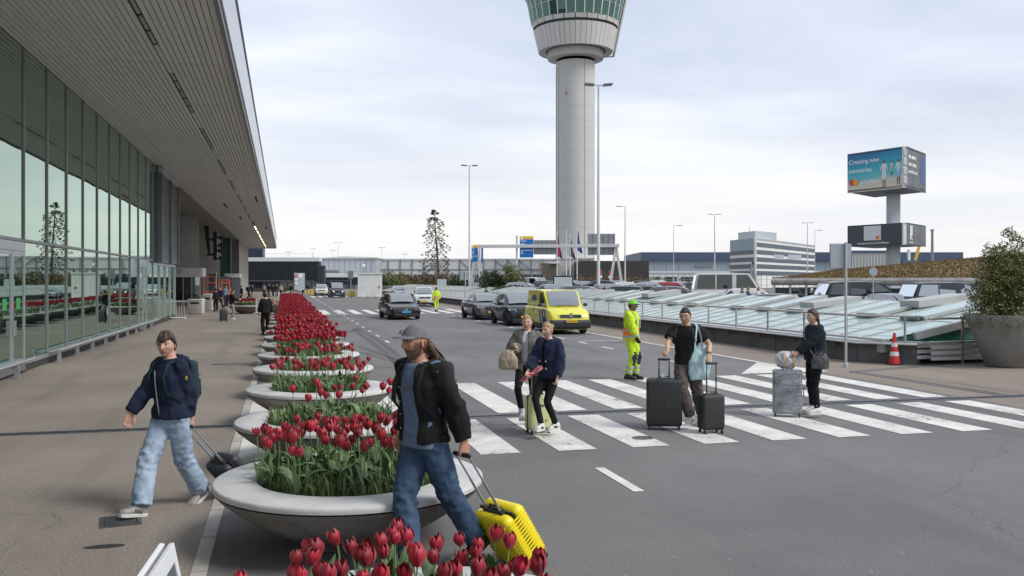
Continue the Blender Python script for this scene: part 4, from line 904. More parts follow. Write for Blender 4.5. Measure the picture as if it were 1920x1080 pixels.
# billboard tower
C0, CL, CR = at(1699, 115), at(1589, 122.5), at(1736, 122)
bb = empty('billboard', (at(1675, 124).x, at(1675, 124).y, 0), 0, 'two tier advertising billboard on a single grey column', 'billboard'); o_ = Vector(bb.location)
MB().b2(-.75, .75, -.5, .5, 0, 20).build('column', mat('bb_column', (.45, .48, .52), .5, .3), bb)
def print_mat():
    m = bpy.data.materials.new('beach_print'); m.use_nodes = True; t = m.node_tree; b = t.nodes['Principled BSDF']; b.inputs['Roughness'].default_value = .35; L = t.links.new
    tcn = t.nodes.new('ShaderNodeTexCoord'); s = t.nodes.new('ShaderNodeSeparateXYZ'); L(tcn.outputs['Generated'], s.inputs[0])
    n = t.nodes.new('ShaderNodeTexNoise'); n.inputs['Scale'].default_value = 2; L(tcn.outputs['Generated'], n.inputs[0])
    a1 = t.nodes.new('ShaderNodeMath'); a1.operation = 'MULTIPLY_ADD'; L(s.outputs[0], a1.inputs[0]); a1.inputs[1].default_value = -.16; L(s.outputs[2], a1.inputs[2])
    a2 = t.nodes.new('ShaderNodeMath'); a2.operation = 'MULTIPLY_ADD'; L(n.outputs[0], a2.inputs[0]); a2.inputs[1].default_value = .12; L(a1.outputs[0], a2.inputs[2])
    r = t.nodes.new('ShaderNodeValToRGB'); r.color_ramp.elements[0].position = .06; r.color_ramp.elements[0].color = (.58, .52, .42, 1); r.color_ramp.elements[1].position = .9; r.color_ramp.elements[1].color = (.0, .14, .30, 1)
    for (p, c) in ((.2, (.50, .50, .43, 1)), (.3, (.12, .45, .47, 1)), (.55, (.02, .36, .46, 1))): q = r.color_ramp.elements.new(p); q.color = c
    L(a2.outputs[0], r.inputs[0]); L(r.outputs[0], b.inputs['Base Color']); return m
def panel_face(p, q, z0, z1, m, name, th=.25):
    L0 = (q - p).length; an = math.atan2(q.y - p.y, q.x - p.x); o = MB().b2(0, L0, 0, th, z0, z1).build(name, m, bb); o.location = (p.x - o_.x, p.y - o_.y, 0); o.rotation_euler = (0, 0, an); return o, L0
zt, zb_ = 19.35, 14.05; gap = (CR - C0).normalized() * .45; CLn = CL; Cn = C0 - (C0 - CL).normalized() * .5
f1, L1 = panel_face(CLn, Cn, zb_, zt, print_mat(), 'upper_panel'); hgt = zt - zb_
dim = mat('grey_print', (.14, .15, .165), .5, c2=(.06, .07, .09), vscale=.6); bdark = mat('dark_print', (.045, .052, .065), .5)
f2, L2 = panel_face(C0 + gap, CR, zb_, zt, dim, 'upper_side_panel')
MB().add([(p.x - o_.x, p.y - o_.y, z) for z in (zb_ + .1, zb_ + .35) for p in (CLn, C0, CR, at(1640, 130))], [(0, 1, 2, 3), (4, 5, 6, 7), (0, 1, 5, 4), (1, 2, 6, 5), (2, 3, 7, 6), (3, 0, 4, 7)]).build('underside', M_head, bb)
MB().add([(p.x - o_.x, p.y - o_.y, z) for z in (zt - .3, zt - .1) for p in (CLn, C0, CR, at(1640, 130))], [(0, 1, 2, 3), (4, 5, 6, 7), (0, 1, 5, 4), (1, 2, 6, 5), (2, 3, 7, 6), (3, 0, 4, 7)]).build('top_plate', M_head, bb)
cc = C0 - o_; MB().b2(cc.x - .3, cc.x + .15, cc.y + .1, cc.y + .4, zb_, zt).build('corner_frame', M_trim, bb)
for k in range(4): MB().b2(cc.x - .4, cc.x + .1, cc.y - .1, cc.y + .1, zb_ + .5 + k * 1.2, zb_ + 1.3 + k * 1.2).build('corner_box', M_mast, bb)
text('Creating new', .86, M_wht, f1, (.25, -.03, zt - 1.25), align='LEFT'); text('memories:', .86, M_wht, f1, (.25, -.03, zt - 2.45), align='LEFT'); text('priceless', .84, M_wht, f1, (2.0, -.03, zt - 4.0), align='LEFT')
for (x, m_) in ((.75, mat('disc_red', (.62, .02, .02), .5)), (1.3, mat('disc_amber', (.80, .30, .02), .5))): o = MB().lathe([(0, 0), (.42, 0), (.42, .02), (0, .02)], 24).build('logo_disc', m_, f1); o.location = (x, -.02 - (x > 1) * .015, zt - 3.95); o.rotation_euler = (R(90), 0, 0)
# the printed family, flat as print is
def fig(x, z, s, c1, c2_, legs=True):
    sk_ = mat('print_skin', (.22, .09, .05), .6)
    def poly(pts, m_, y): MB().prism([(x + a * s, z + b * s) for a, b in pts], 'y', y - .006, y).build('printed_figure', m_, f1)
    poly([(-.14, 1.0), (.14, 1.0), (.2, .55), (.13, .5), (.12, .0), (.04, .0), (.0, .45), (-.04, .0), (-.12, .0), (-.13, .5), (-.2, .55)], c2_, -.02)
    poly([(-.16, 1.5), (.16, 1.5), (.32, 1.05), (.26, 1.0), (.15, 1.25), (.15, .85), (-.15, .85), (-.15, 1.25), (-.26, 1.0), (-.32, 1.05)], c1, -.03)
    poly([(.09 * math.cos(k), 1.63 + .12 * math.sin(k)) for k in [i * .7 for i in range(9)]], sk_, -.035)
    poly([(-.12, .4), (-.04, .4), (-.05, -.12), (-.11, -.12)], sk_, -.036); poly([(.04, .4), (.12, .4), (.11, -.12), (.05, -.12)], sk_, -.036)
pw_, pc_ = mat('print_pale', (.6, .62, .66), .6), mat('print_denim', (.25, .42, .55), .6)
fig(L1 * .68, zb_ + .55, 1.9, pw_, pw_); fig(L1 * .93, zb_ + .75, 1.75, mat('print_light_blue', (.45, .62, .7), .6), pc_); fig(L1 * .81, zb_ + 1.9, 1.0, mat('print_shirt', (.5, .5, .45), .6), pc_)
[marks(L2 * .42, .42, M_wht, f2, (L2 * .27, -.03, zt - 1.2 - .95 * q), (R(90), 0, 0), 5 + q) for q in range(3)]
MB().b2(L2 * .72, L2 * .98, -.02, -.005, zb_ + 1, zt - .6).build('print_block', mat('print_dark_blue', (.05, .08, .22), .5), f2)
zt, zb_ = 9.6, 6.75
g1, _ = panel_face(CLn, Cn, zb_, zt, bdark, 'lower_panel'); g2, _ = panel_face(C0 + gap, CR, zb_, zt, dim, 'lower_side_panel')
for zz in (zb_ + .05, zt - .15): MB().add([(p.x - o_.x, p.y - o_.y, z) for z in (zz, zz + .1) for p in (CLn, C0, CR, at(1640, 130))], [(0, 1, 2, 3), (4, 5, 6, 7), (0, 1, 5, 4), (1, 2, 6, 5), (2, 3, 7, 6), (3, 0, 4, 7)]).build('plate', M_head, bb)
MB().b2(cc.x - .3, cc.x + .15, cc.y + .1, cc.y + .4, zb_, zt).build('corner_frame', M_trim, bb)
cd = MB().b2(2.6, 5.2, -.03, -.005, zb_ + .75, zt - .2).build('printed_card', mat('card_grey', (.6, .6, .62), .5), g1)
for (x, m_) in ((4.65, 'disc_red'), (4.9, 'disc_amber')): o = MB().lathe([(0, 0), (.2, 0), (.2, .02), (0, .02)], 20).build('logo_disc', MATS[m_], g1); o.location = (x, -.04 - (x > 4.7) * .01, zb_ + 1.1); o.rotation_euler = (R(90), 0, 0)
text('mastercard.com/Caribbean', .44, M_wht, g1, (4.0, -.03, zb_ + .38)); MB().b2(1.2, 2.3, -.03, -.005, zb_ + .75, zt - .3).build('printed_card', MATS['card_grey'], g2); text('mastercard.com/Caribbean', .4, M_wht, g2, (1.75, -.03, zb_ + .38), sx=.42)
o = MB().lathe([(0, 0), (.2, 0), (.2, .02), (0, .02)], 20).build('logo_disc', MATS['disc_red'], g2); o.location = (2.05, -.04, zb_ + 1.1); o.rotation_euler = (R(90), 0, 0)
# sign posts seen from behind
def post(u, v, z1, r, lab, panels):
    p = gp(u, v) if v else None; e = empty('sign_post', p, -YAW, lab, 'sign'); MB().tube([(0, 0, 0), (0, 0, z1)], r, 10).build('pole', M_mast, e, smooth=True); MB().lathe([(r * 1.9, 0), (r * 1.7, .1), (r, .12)], 10).build('base', M_mast, e)
    for (x0, x1, a0, a1) in panels:
        MB().b2(x0, x1, .04, .07, a0, a1).build('sign_back', mat('sign_back_blue', (.36, .40, .45), .45, .4), e, bevel=.004)
        MB().b2(x0 - .01, x1 + .01, .07, .085, a0 - .01, a1 + .01).build('sign_rim', M_fr, e)
    return e
post(1586, 689, 3.22, .035, 'grey pole with a blank rectangular sign seen from behind, by the low wall', [(-.38, .16, 2.55, 3.18)])
p = at(1637, 44); e = empty('round_sign', (p.x, p.y, 0), -YAW, 'round sign seen from behind above the skylights', 'sign'); MB().tube([(0, 0, 0), (0, 0, 2.9)], .03, 8).build('pole', M_mast, e); o = MB().lathe([(0, 0), (.21, 0), (.21, .02), (0, .02)], 24).build('disc', mat('sign_back_blue', (.36, .40, .45)), e); o.location = (0, -.04, 2.65); o.rotation_euler = (R(90), 0, 0)
post(872.5, 577, 2.9, .04, 'thin pole with a blank square sign beside the distant cone', [(-.42, .28, 2.25, 2.9)])
p = at(558, 96); e = empty('information_board', (p.x, p.y, 0), 0, 'pale board with round prohibition symbols standing at the end of the tulip row', 'sign')
MB().b2(-.35, .75, 0, .08, 1.2, 3.0).build('board', mat('board_pale', (.42, .48, .52), .5), e)
for zz in (2.7, 2.3, 1.9):
    o = MB().lathe([(0, 0), (.16, 0), (.16, .02), (0, .02)], 16).build('symbol', M_wht if zz != 2.7 else mat('pale_red', (.5, .2, .2), .5), e); o.location = (-.15, -.03, zz); o.rotation_euler = (R(90), 0, 0)
MB().b2(.1, .5, -.02, 0, 2.5, 2.9).build('symbol', M_wht, e)
for x in (-.3, .7): MB().tube([(x, .1, 0), (x, .1, 3)], .04, 6).build('leg', M_mast, e)
# cones
def cone(u, v, h, lab):
    p = gp(u, v); e = empty('traffic_cone', p, .3, lab, 'traffic cone'); r0, r1 = .155, .035
    MB().prism([(.2 * math.cos(k * math.pi / 4 + .39) * 1.08, .2 * math.sin(k * math.pi / 4 + .39) * 1.08) for k in range(8)], 'z', 0, .035).build('base', M_black, e, bevel=.008)
    zs = [.035, .30, .44, .60, .74, 1.0]
    for k in range(5):
        a_, b_ = zs[k], zs[k + 1]; f = lambda z: r0 + (r1 - r0) * z
        MB().lathe([(f(a_), a_ * h), (f(b_), b_ * h)], 20).build('band', (mat('cone_red', (.55, .03, .025), .45, var=.12, vscale=9) if k % 2 == 0 else mat('cone_white', (.66, .66, .68), .4, dirt=.3)), e, smooth=True)
    MB().lathe([(r1, h), (r1 * 1.15, h + .01), (r1 * .9, h + .05), (0, h + .055)], 14).build('tip', MATS['cone_red'], e, smooth=True)
cone(1677, 684, .80, 'red and white traffic cone at the near end of the low wall'); cone(870.5, 575, .78, 'small distant red and white cone by the thin sign pole')
# light boxes beyond the skylights
def lightbox(u0, u1, vt, d, lab):
    e, W0 = aligned(u0, u1, d, 'light_box', lab, 'display box', 'advertising display boxes'); z1 = zat(vt, d)
    MB().b2(0, W0, 0, .25, .3, z1).build('case', M_blk, e, bevel=.02); MB().b2(.1, W0 - .1, -.02, 0, .6, z1 - .12).build('screen', mat('box_screen', (.55, .60, .58), .3, c2=(.45, .53, .56), vscale=.8), e)
    for x in (.2, W0 - .3): MB().b2(x, x + .1, .05, .2, 0, .3).build('foot', M_blk, e)
lightbox(1037, 1075, 517, 76, 'black framed display box with a blank pale screen behind the yellow van'); lightbox(818.5, 838.5, 522, 131, 'smaller pale display box near the bare pine')
# folding board in the lower left corner
p0 = gp(313, 1010, 1.0); p1 = gp(262, 1085, 1.0); dv_ = (p0 - p1); dv_.z = 0; dv_.normalize(); st = p0 - dv_ * .85
e = empty('folding_board', (p0.x, p0.y, 0), math.atan2(-dv_.y, -dv_.x), 'white framed folding board cut by the lower left edge of the picture', 'board'); M_ab = mat('white_plastic', (.7, .71, .72), .4)
for s in (-1, 1):
    f = MB()
    for (a_, b_, c0, c1) in ((0, .05, 0, 1), (.65, .7, 0, 1), (.051, .649, .92, 1.0), (.051, .649, .0, .06)): f.box(((a_ + b_) / 2, 0, (c0 + c1) / 2), (b_ - a_, .025, c1 - c0))
    fo = f.build('panel_frame', M_ab, e, bevel=.004); fo.location = (0, s * .22, 0); fo.rotation_euler = (s * R(11.5), 0, 0)
    pl = MB().b2(.051, .649, -.006, .006, .06, .92).build('panel', mat('board_face', (.10, .12, .12), .4), fo)
    marks(.4, .10, mat('board_yellow', (.65, .42, .08), .5), pl, (.35, s * .009, .78), (R(90), 0, R(180) if s > 0 else 0), 7); marks(.3, .06, MATS['board_yellow'], pl, (.35, s * .009, .64), (R(90), 0, R(180) if s > 0 else 0), 5)
# crowd barriers, bins, benches near the entrance
def crowd(u, v, w0, rz, lab, h=1.05):
    p = gp(u, v); e = empty('crowd_barrier', p, rz, lab, 'barrier', 'white crowd barriers by the entrance'); m_ = M_ab
    MB().tube([(0, 0, .12), (0, 0, h), (w0, 0, h), (w0, 0, .12), (0, 0, .12)], .022, 8).build('frame', m_, e, smooth=True)
    n = int(w0 / .13)
    for i in range(1, n): MB().tube([(w0 * i / n, 0, .12), (w0 * i / n, 0, h)], .009, 5).build('bar', m_, e)
    for x in (.15, w0 - .15): MB().tube([(x, -.3, .0), (x, -.25, .05), (x, 0, .13), (x, .25, .05), (x, .3, 0)], .016, 6).build('foot', m_, e)
crowd(311, 600, 1.15, R(20), 'white crowd barrier nearest the glass front'); crowd(480, 590, .7, R(75), 'white crowd barrier just left of the man in black'); crowd(384, 573, 1.6, R(5), 'white crowd barrier behind the grey bin')
def bin_(u, v, w0, h, lab, c):
    p = gp(u, v); e = empty('litter_bin', p, -.25, lab, 'bin'); rb = rbox('body', (w0, .6, h - .1), (0, 0, (h - .1) / 2 + .02), .03, c, e); rbox('lid', (w0 + .04, .64, .1), (0, 0, h - .05), .03, M_ab, e)
    MB().b2(-w0 * .3, w0 * .3, -.305, -.3, h * .68, h * .8).build('slot', M_blk, e)
M_bing = mat('bin_grey', (.48, .48, .46), .5, dirt=.3)
bin_(368, 589, .95, 1.0, 'pale grey waste bin before the glass entrance porch', M_bing); bin_(391, 582, .7, 1.2, 'pale box standing behind the grey bin', M_bing)
# glass porches with white heads
def porch(u0, u1, d, vt, vb, lab):
    e, W0 = aligned(u0, u1, d, 'entrance_porch', lab, 'porch'); e.rotation_euler = (0, 0, 0); z0, z1 = zat(vb, d), zat(vt, d)
    MB().b2(-.2, W0 + .2, 0, 3.5, z0, z1).build('head', M_white, e, bevel=.02)
    for i in range(5):
        x = W0 * i / 4; MB().b2(x - .04, x + .04, .1, .18, 0, z0).build('post', M_alu, e)
        if i < 4: MB().b2(x + .05, x + W0 / 4 - .05, .13, .15, .1, z0).build('pane', M_clear, e)
    for j in range(3): MB().b2(W0 - .02, W0, .3 + j * 1.1, 1.3 + j * 1.1, .1, z0).build('pane', M_clear, e)
    MB().b2(.2, W0, 3.4, 3.45, 0, z0).build('back', mat('porch_back', (.12, .13, .13), .5, var=.4, vscale=1), e); return e, W0, z0
e, W0, z0 = porch(311, 372, 78, 502, 519.5, 'glass entrance porch with a white head and red frames inside')
MB().b2(.9, 1.3, -.02, 0, z0 + .3, z0 + .7).build('symbol', M_mast, e)
fr = empty('red_frame', (e.location.x + 1.6, e.location.y + 1.5, 0), 0, 'orange red steel lifting frame inside the entrance porch', 'lift')
for (x0, x1) in ((0, 1.0), (1.4, 2.4), (2.9, 3.6)):
    for x in (x0, x1): MB().b2(x - .05, x + .05, 0, .1, .0, 2.6 if x < 2.6 else 2.3).build('upright', M_orange, fr)
    for z in (.5, 1.2, 2.0, 2.55 if x1 < 2.6 else 2.25): MB().b2(x0, x1, .01, .09, z - .04, z + .04).build('crossbar', M_orange, fr)
MB().b2(-.4, 3, -.4, -.35, .55, .8).build('striped_board', mat('amber_board', (.6, .4, .08), .5, c2=(.1, .08, .05), vscale=9), fr)
porch(424, 447, 116, 513, 520.5, 'farther small entrance porch with a white head')
# black hanging number sign on the stone wall
p = at(388, 92); e = empty('hanging_sign', (p.x, p.y, 0), 0, 'black hanging sign frame with pale figures under the canopy', 'sign')
zt_ = zat(413, 92)
MB().add([(-.3, 0, 7.8), (.15, 0, 7.8), (.35, 0, 4.8), (.1, 0, 4.8), (-.3, .15, 7.8), (.15, .15, 7.8), (.35, .15, 4.8), (.1, .15, 4.8)], [(0, 1, 2, 3), (4, 5, 6, 7), (0, 1, 5, 4), (1, 2, 6, 5), (2, 3, 7, 6), (3, 0, 4, 7)]).build('arm', M_blk, e)
MB().b2(.6, .95, 0, .15, 4.3, 7.2).build('upright', M_blk, e); MB().b2(1.35, 1.5, 0, .15, 4.4, 6.7).build('upright', M_blk, e)
for z in (4.85, 6.4): MB().b2(.0, .62, .02, .1, z - .12, z + .12).build('bracket', M_blk, e)
for (z, s_) in ((6.2, '34'), (4.85, '12')): 
    MB().b2(.9, 1.45, -.08, .0, z - .5, z + .5).build('panel', M_blk, e)
    for q in range(3): MB().b2(.98 + .15 * q, 1.07 + .15 * q, -.1, -.082, z - .35 + .1 * q, z + .3 - .07 * q).build('figure', M_wht, e)
# ticket kiosks, red flowers in the porch shade
p = at(404, 96); e = empty('kiosk', (p.x, p.y, 0), 0, 'dark grey kiosk panels beside the entrance', 'kiosk')
for k in range(3): MB().b2(-.7 + k * 1.1, .3 + k * 1.1, k * .8, .3 + k * .8, 0, 2.9 - k * .25).build('panel', mat('kiosk_grey', (.10, .11, .13), .4), e, bevel=.03)
MB().tube([(.1, -.4, 0), (.1, -.4, 3.1)], .06, 8).build('post', M_alu, e)
# road end: boom barrier, yellow blocks
p = at(604, 132); e = empty('boom_barrier', (p.x, p.y, 0), 0, 'white and red boom raised slightly beside the white van', 'barrier'); MB().box((0, 0, .6), (.4, .4, 1.2)).build('post', M_syel, e)
for k in range(8): MB().bar((-k * .85, 0, 1.05 - k * .09), (-(k + 1) * .85 + .01, 0, 1.05 - (k + 1) * .09), .12).build('boom_section', M_wht if k % 2 else mat('pale_red', (.5, .2, .2), .5), e)
for k, u in enumerate((574, 580, 586, 592, 598, 656, 663)):
    d = 138 if u < 650 else 119; p = at(u, d); e = empty('concrete_block', (p.x, p.y, 0), 0, ('yellow guard block by the road end, %s from the left' % ('first', 'second', 'third', 'fourth', 'fifth')[k]) if u < 650 else ('yellow block beside the white cabin' if u > 660 else 'yellow block just right of the dark taxi van'), 'block', 'yellow guard blocks')
    MB().prism([(-.25, 0), (.25, 0), (.2, .85), (-.2, .85)], 'x', -.22, .22).build('body', mat('block_yellow', (.55, .45, .10), .7, dirt=.4), e, bevel=.02)
e, W0 = aligned(652, 667, 122, 'street_sign', 'grey square sign on a pole beside the white cabin', 'sign'); MB().b2(0, .75, 0, .05, 2.4, 3.5).build('panel', M_sback, e); MB().tube([(.4, .1, 0), (.4, .1, 3.5)], .05, 6).build('pole', M_mast, e)
for (u, d) in ((1127, 150), (1143, 160)):
    p = at(u, d); e = empty('road_sign', (p.x, p.y, 0), -YAW, 'small round red and white road sign %s' % ('left of the tall lamp mast foot' if u < 1130 else 'right of the tall lamp mast foot'), 'sign'); MB().tube([(0, 0, 0), (0, 0, 4)], .05, 6).build('pole', M_mast, e)
    for z, c in ((3.6, 'disc_red'), (2.8, None)): o = MB().lathe([(0, 0), (.22, 0), (.22, .03), (0, .03)], 14).build('disc', MATS[c] if c else M_wht, e); o.location = (0, -.06, z); o.rotation_euler = (R(90), 0, 0)
# fence behind the car park
p = at(1225, 175); q = at(1500, 190); e = empty('mesh_fence', (p.x, p.y, 0), math.atan2(q.y - p.y, q.x - p.x), 'thin grey fence along the back of the car park', 'fence'); L0 = (q - p).length
for i in range(26): MB().b2(i * L0 / 25 - .04, i * L0 / 25 + .04, 0, .08, 0, 3.4).build('post', M_fr, e)
for z in (1.2, 2.3, 3.3): MB().b2(0, L0, 0, .04, z, z + .05).build('rail', M_fr, e)
# low retaining wall in the car park
p = at(1285, 78); q = at(1350, 74); e = empty('retaining_wall', (p.x, p.y, 0), math.atan2(q.y - p.y, q.x - p.x), 'rough concrete retaining wall in the middle of the car park', 'wall'); MB().b2(0, (q - p).length, 0, 1, 0, zat(531, 76)).build('wall', M_concd, e)
MB().b2(-.1, (q - p).length + .1, -.1, 1.1, zat(531, 76), zat(530, 76)).build('cap', mat('smooth_concrete', (.5, .5, .5)), e)
# ================================================================== planted roof and its round gutter
M_sed = mat('sedum', (.20, .115, .055), .95, c2=(.125, .11, .045), vscale=1.1, bump=6, bscale=5, detail=10)
def slope_pt(t, s):
    u = 1448 + (2050 - 1448) * t; d0 = 66 - 16 * t; zf = 2.28
    d = d0 + s * 34; prof = [(0, .0), (.18, .85), (.42, 1.55), (.66, 2.1), (1, 2.9)]
    for (a_, za), (b_, zb2) in zip(prof, prof[1:]):
        if a_ <= t <= b_: zz = za + (zb2 - za) * (t - a_) / (b_ - a_)
    p = at(u, d); return (p.x, p.y, zf + zz * math.sin(s * math.pi / 2) + .06 * noise.noise(Vector((p.x * .5, p.y * .5, 0))))
nx_, ny_ = 60, 22
tag(MB().add([slope_pt(i / nx_, j / ny_) for j in range(ny_ + 1) for i in range(nx_ + 1)], [(j * (nx_ + 1) + i, j * (nx_ + 1) + i + 1, (j + 1) * (nx_ + 1) + i + 1, (j + 1) * (nx_ + 1) + i) for j in range(ny_) for i in range(nx_)]).build('planted_roof', M_sed, None, smooth=80), kind='structure')
m = MB(); rnd = random.Random(3)
for i in range(9000):
    t, s = rnd.random(), rnd.random() ** 1.3; p = Vector(slope_pt(t, s)); h = rnd.uniform(.05, .22); a_ = rnd.uniform(0, 6.28); w_ = .1
    m.add([p + Vector((math.cos(a_) * w_, math.sin(a_) * w_, 0)), p - Vector((math.cos(a_) * w_, math.sin(a_) * w_, 0)), p + Vector((0, 0, h))], [(0, 1, 2)])
tag(m.build('sedum_tufts', mat('sedum_tuft', (.21, .12, .055), .95, c2=(.14, .125, .05), vscale=.5), None, fix=False), kind='stuff')
pf = [at(1448 + 602 * t, 65.4 - 16 * t) for t in [i / 20 for i in range(21)]]
gu = empty('roof_gutter', (pf[0].x, pf[0].y, 0), 0, 'long round concrete gutter pipe along the edge of the planted roof', 'gutter')
MB().tube([(q.x - pf[0].x, q.y - pf[0].y, 2.12) for q in pf], .24, 12).build('pipe', mat('gutter_grey', (.42, .40, .36), .8, c2=(.27, .25, .23), vscale=1.5, dirt=.5), gu, smooth=True)
for i in range(len(pf) - 1):
    a_, b_ = pf[i] - pf[0], pf[i + 1] - pf[0]
    MB().bar((a_.x + .5, a_.y + .6, .85), (b_.x + .45, b_.y + .6, .85), .2, 1.7).build('glazed_wall', M_glass_dark if i % 2 else mat('under_roof_wall', (.07, .07, .07), .6), gu)
    MB().bar((a_.x + .4, a_.y + .4, 0), (a_.x + .4, a_.y + .4, 1.9), .12).build('post', M_trim, gu)
tag(MB().add([(a_.x, a_.y, 2.37 + rr) for a_ in pf for rr in (0, .05)], [(2 * i, 2 * i + 2, 2 * i + 3, 2 * i + 1) for i in range(20)]).build('gravel_edge', mat('gravel', (.4, .37, .33), .9, var=.5, vscale=6), None), kind='stuff')
# ================================================================== trees and shrubs
def leafmass(blobs, n, size, flat_=.5, seed=1, m=None):
    """leaf clumps scattered in the volume of overlapping blobs (cx,cy,cz,rx,ry,rz), more towards the outside"""
    rnd = random.Random(seed); m = m or MB(); tot = sum(b[3] * b[4] * b[5] for b in blobs)
    for b in blobs:
        for i in range(int(n * b[3] * b[4] * b[5] / tot) + 1):
            d = Vector((rnd.gauss(0, 1), rnd.gauss(0, 1), rnd.gauss(0, 1))).normalized(); r = rnd.random() ** .4
            nn = noise.noise(Vector((d.x * 2.4 + b[0], d.y * 2.4 + b[1], d.z * 2.4 + b[2]))); r *= 1 + .45 * nn
            if noise.noise(Vector((b[0] + d.x * r * 4, b[1] + d.y * r * 4, b[2] + d.z * r * 4)) * 1.1) < -.22: continue
            c = Vector((b[0] + d.x * r * b[3], b[1] + d.y * r * b[4], b[2] + d.z * r * b[5]))
            s = size * rnd.uniform(.6, 1.4); M = Euler((rnd.uniform(-1.1, 1.1), rnd.uniform(-1.1, 1.1), rnd.uniform(0, 6.28))).to_matrix()
            m.add([c + M @ Vector(q) * s for q in ((-.5, 0, 0), (0, -.28, .05), (.5, 0, -.04), (0, .28, .05))], [(0, 1, 2, 3)])
    return m
M_lf1 = mat('leaf_dark', (.065, .085, .028), .6, c2=(.026, .04, .013), vscale=2.2)
M_lf2 = mat('leaf_olive', (.21, .205, .06), .55, c2=(.06, .085, .022), vscale=1.6, detail=8)
M_lf3 = mat('leaf_russet', (.19, .11, .045), .6, c2=(.09, .075, .025), vscale=1.2)
M_bark = mat('bark', (.075, .055, .042), .9, var=.3, vscale=8, bump=1, bscale=30)
# large shrub in the grey pot on the right
p = gp(1893, 690); p = at(1888, 23.4)
pt = empty('large_pot', (p.x, p.y, 0), 0, 'large smooth grey pot at the right edge holding the leafy shrub', 'pot')
M_pot = mat('pot_concrete', (.26, .255, .24), .7, c2=(.165, .165, .155), vscale=1.6, dirt=.45, bump=.4, bscale=50, detail=9)
MB().lathe([(0, .0), (.46, .0), (.51, .04), (1.01, 1.33), (1.0, 1.36), (.93, 1.33), (.92, 1.15)], 48).build('pot_body', M_pot, pt, smooth=40)
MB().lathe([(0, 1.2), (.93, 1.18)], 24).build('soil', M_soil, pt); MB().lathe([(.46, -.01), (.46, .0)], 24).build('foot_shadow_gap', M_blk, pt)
sh = empty('potted_shrub', (p.x, p.y, 1.2), 0, 'tall loose olive green shrub growing in the large grey pot', 'shrub'); rnd = random.Random(12); tr = MB(); tips = []
for k in range(13):
    a_ = rnd.uniform(0, 6.28); l_ = rnd.uniform(1.2, 2.25); sp = rnd.uniform(.12, .62); pts = [(0, 0, 0)]
    for j in range(1, 7): t = j / 6; pts.append((math.cos(a_) * sp * t ** 1.3 * l_ * .6 + rnd.uniform(-.05, .05), math.sin(a_) * sp * t ** 1.3 * l_ * .6 + rnd.uniform(-.05, .05), l_ * t))
    tr.tube(pts, [.028 * (1 - .8 * j / 6) for j in range(7)], 6); tips += [(q, j) for j, q in enumerate(pts) if j > 1]
tr.build('branches', M_bark, sh, smooth=True)
lm = leafmass([(0, 0, 1.15, .72, .72, .72), (-.3, .1, .65, .66, .6, .5), (.35, 0, .7, .6, .6, .55), (0, .1, 1.65, .45, .45, .42), (-.1, 0, .3, .8, .7, .3)], 21000, .062, seed=4)
for (q, j) in tips: leafmass([(q[0], q[1], q[2], .16, .16, .2)], 90, .06, seed=int(abs(q[0]) * 1000) + j, m=lm)
for k in range(7): a_ = 2.2 + k * .35; leafmass([(math.cos(a_) * .98, math.sin(a_) * .98, rnd.uniform(-.15, .15), .16, .16, .28)], 160, .05, seed=k + 70, m=lm)
for (x, y, z) in ((-.55, 0, 1.75), (-.82, .1, 1.25), (.05, 0, 2.28), (.25, 0, 2.15), (-.95, 0, .55), (-.8, -.1, .9)): leafmass([(x, y, z, .2, .2, .15)], 170, .065, seed=int(z * 100), m=lm)
lm.build('crown', M_lf2, sh, fix=False)
# dark rounded bush with a flowering shrub in a trough behind the parked cars
p = at(938, 93); e = empty('round_bush', (p.x, p.y, 0), 0, 'dense dark evergreen bush behind the parked grey car', 'shrub')
leafmass([(-1.0, 0, 2.0, 1.5, 1.1, 1.3), (.3, 0, 1.6, 1.2, 1.0, 1.1)], 6500, .2, seed=8).build('crown', M_lf1, e, fix=False); MB().tube([(0, 0, 0), (-.3, 0, 1.8)], [.12, .06], 6).build('trunk', M_bark, e)
p = at(962, 92); e = empty('olive_shrub', (p.x, p.y, 0), 0, 'looser olive shrub leaning right of the dark evergreen bush', 'shrub')
leafmass([(-.2, 0, 2.7, 1.0, .9, 1.1), (.6, 0, 2.0, .9, .8, .8), (-.6, 0, 3.5, .5, .4, .5), (.9, 0, 3.0, .35, .3, .5)], 3400, .18, seed=9).build('crown', M_lf2, e, fix=False); MB().tube([(0, 0, 0), (0, 0, 1.5), (-.3, 0, 3.4)], [.1, .07, .02], 6).build('trunk', M_bark, e)
p = at(962, 84); e = empty('trough_planting', (p.x, p.y, 0), 0, 'low spreading green planting in a trough before the round bush', 'plant'); leafmass([(0, 0, 1.35, 2.1, .9, .45)], 3500, .16, seed=10).build('crown', M_lf1, e, fix=False); MB().b2(-2, 2, -.7, .7, 0, 1.15).build('trough', M_concd, e)
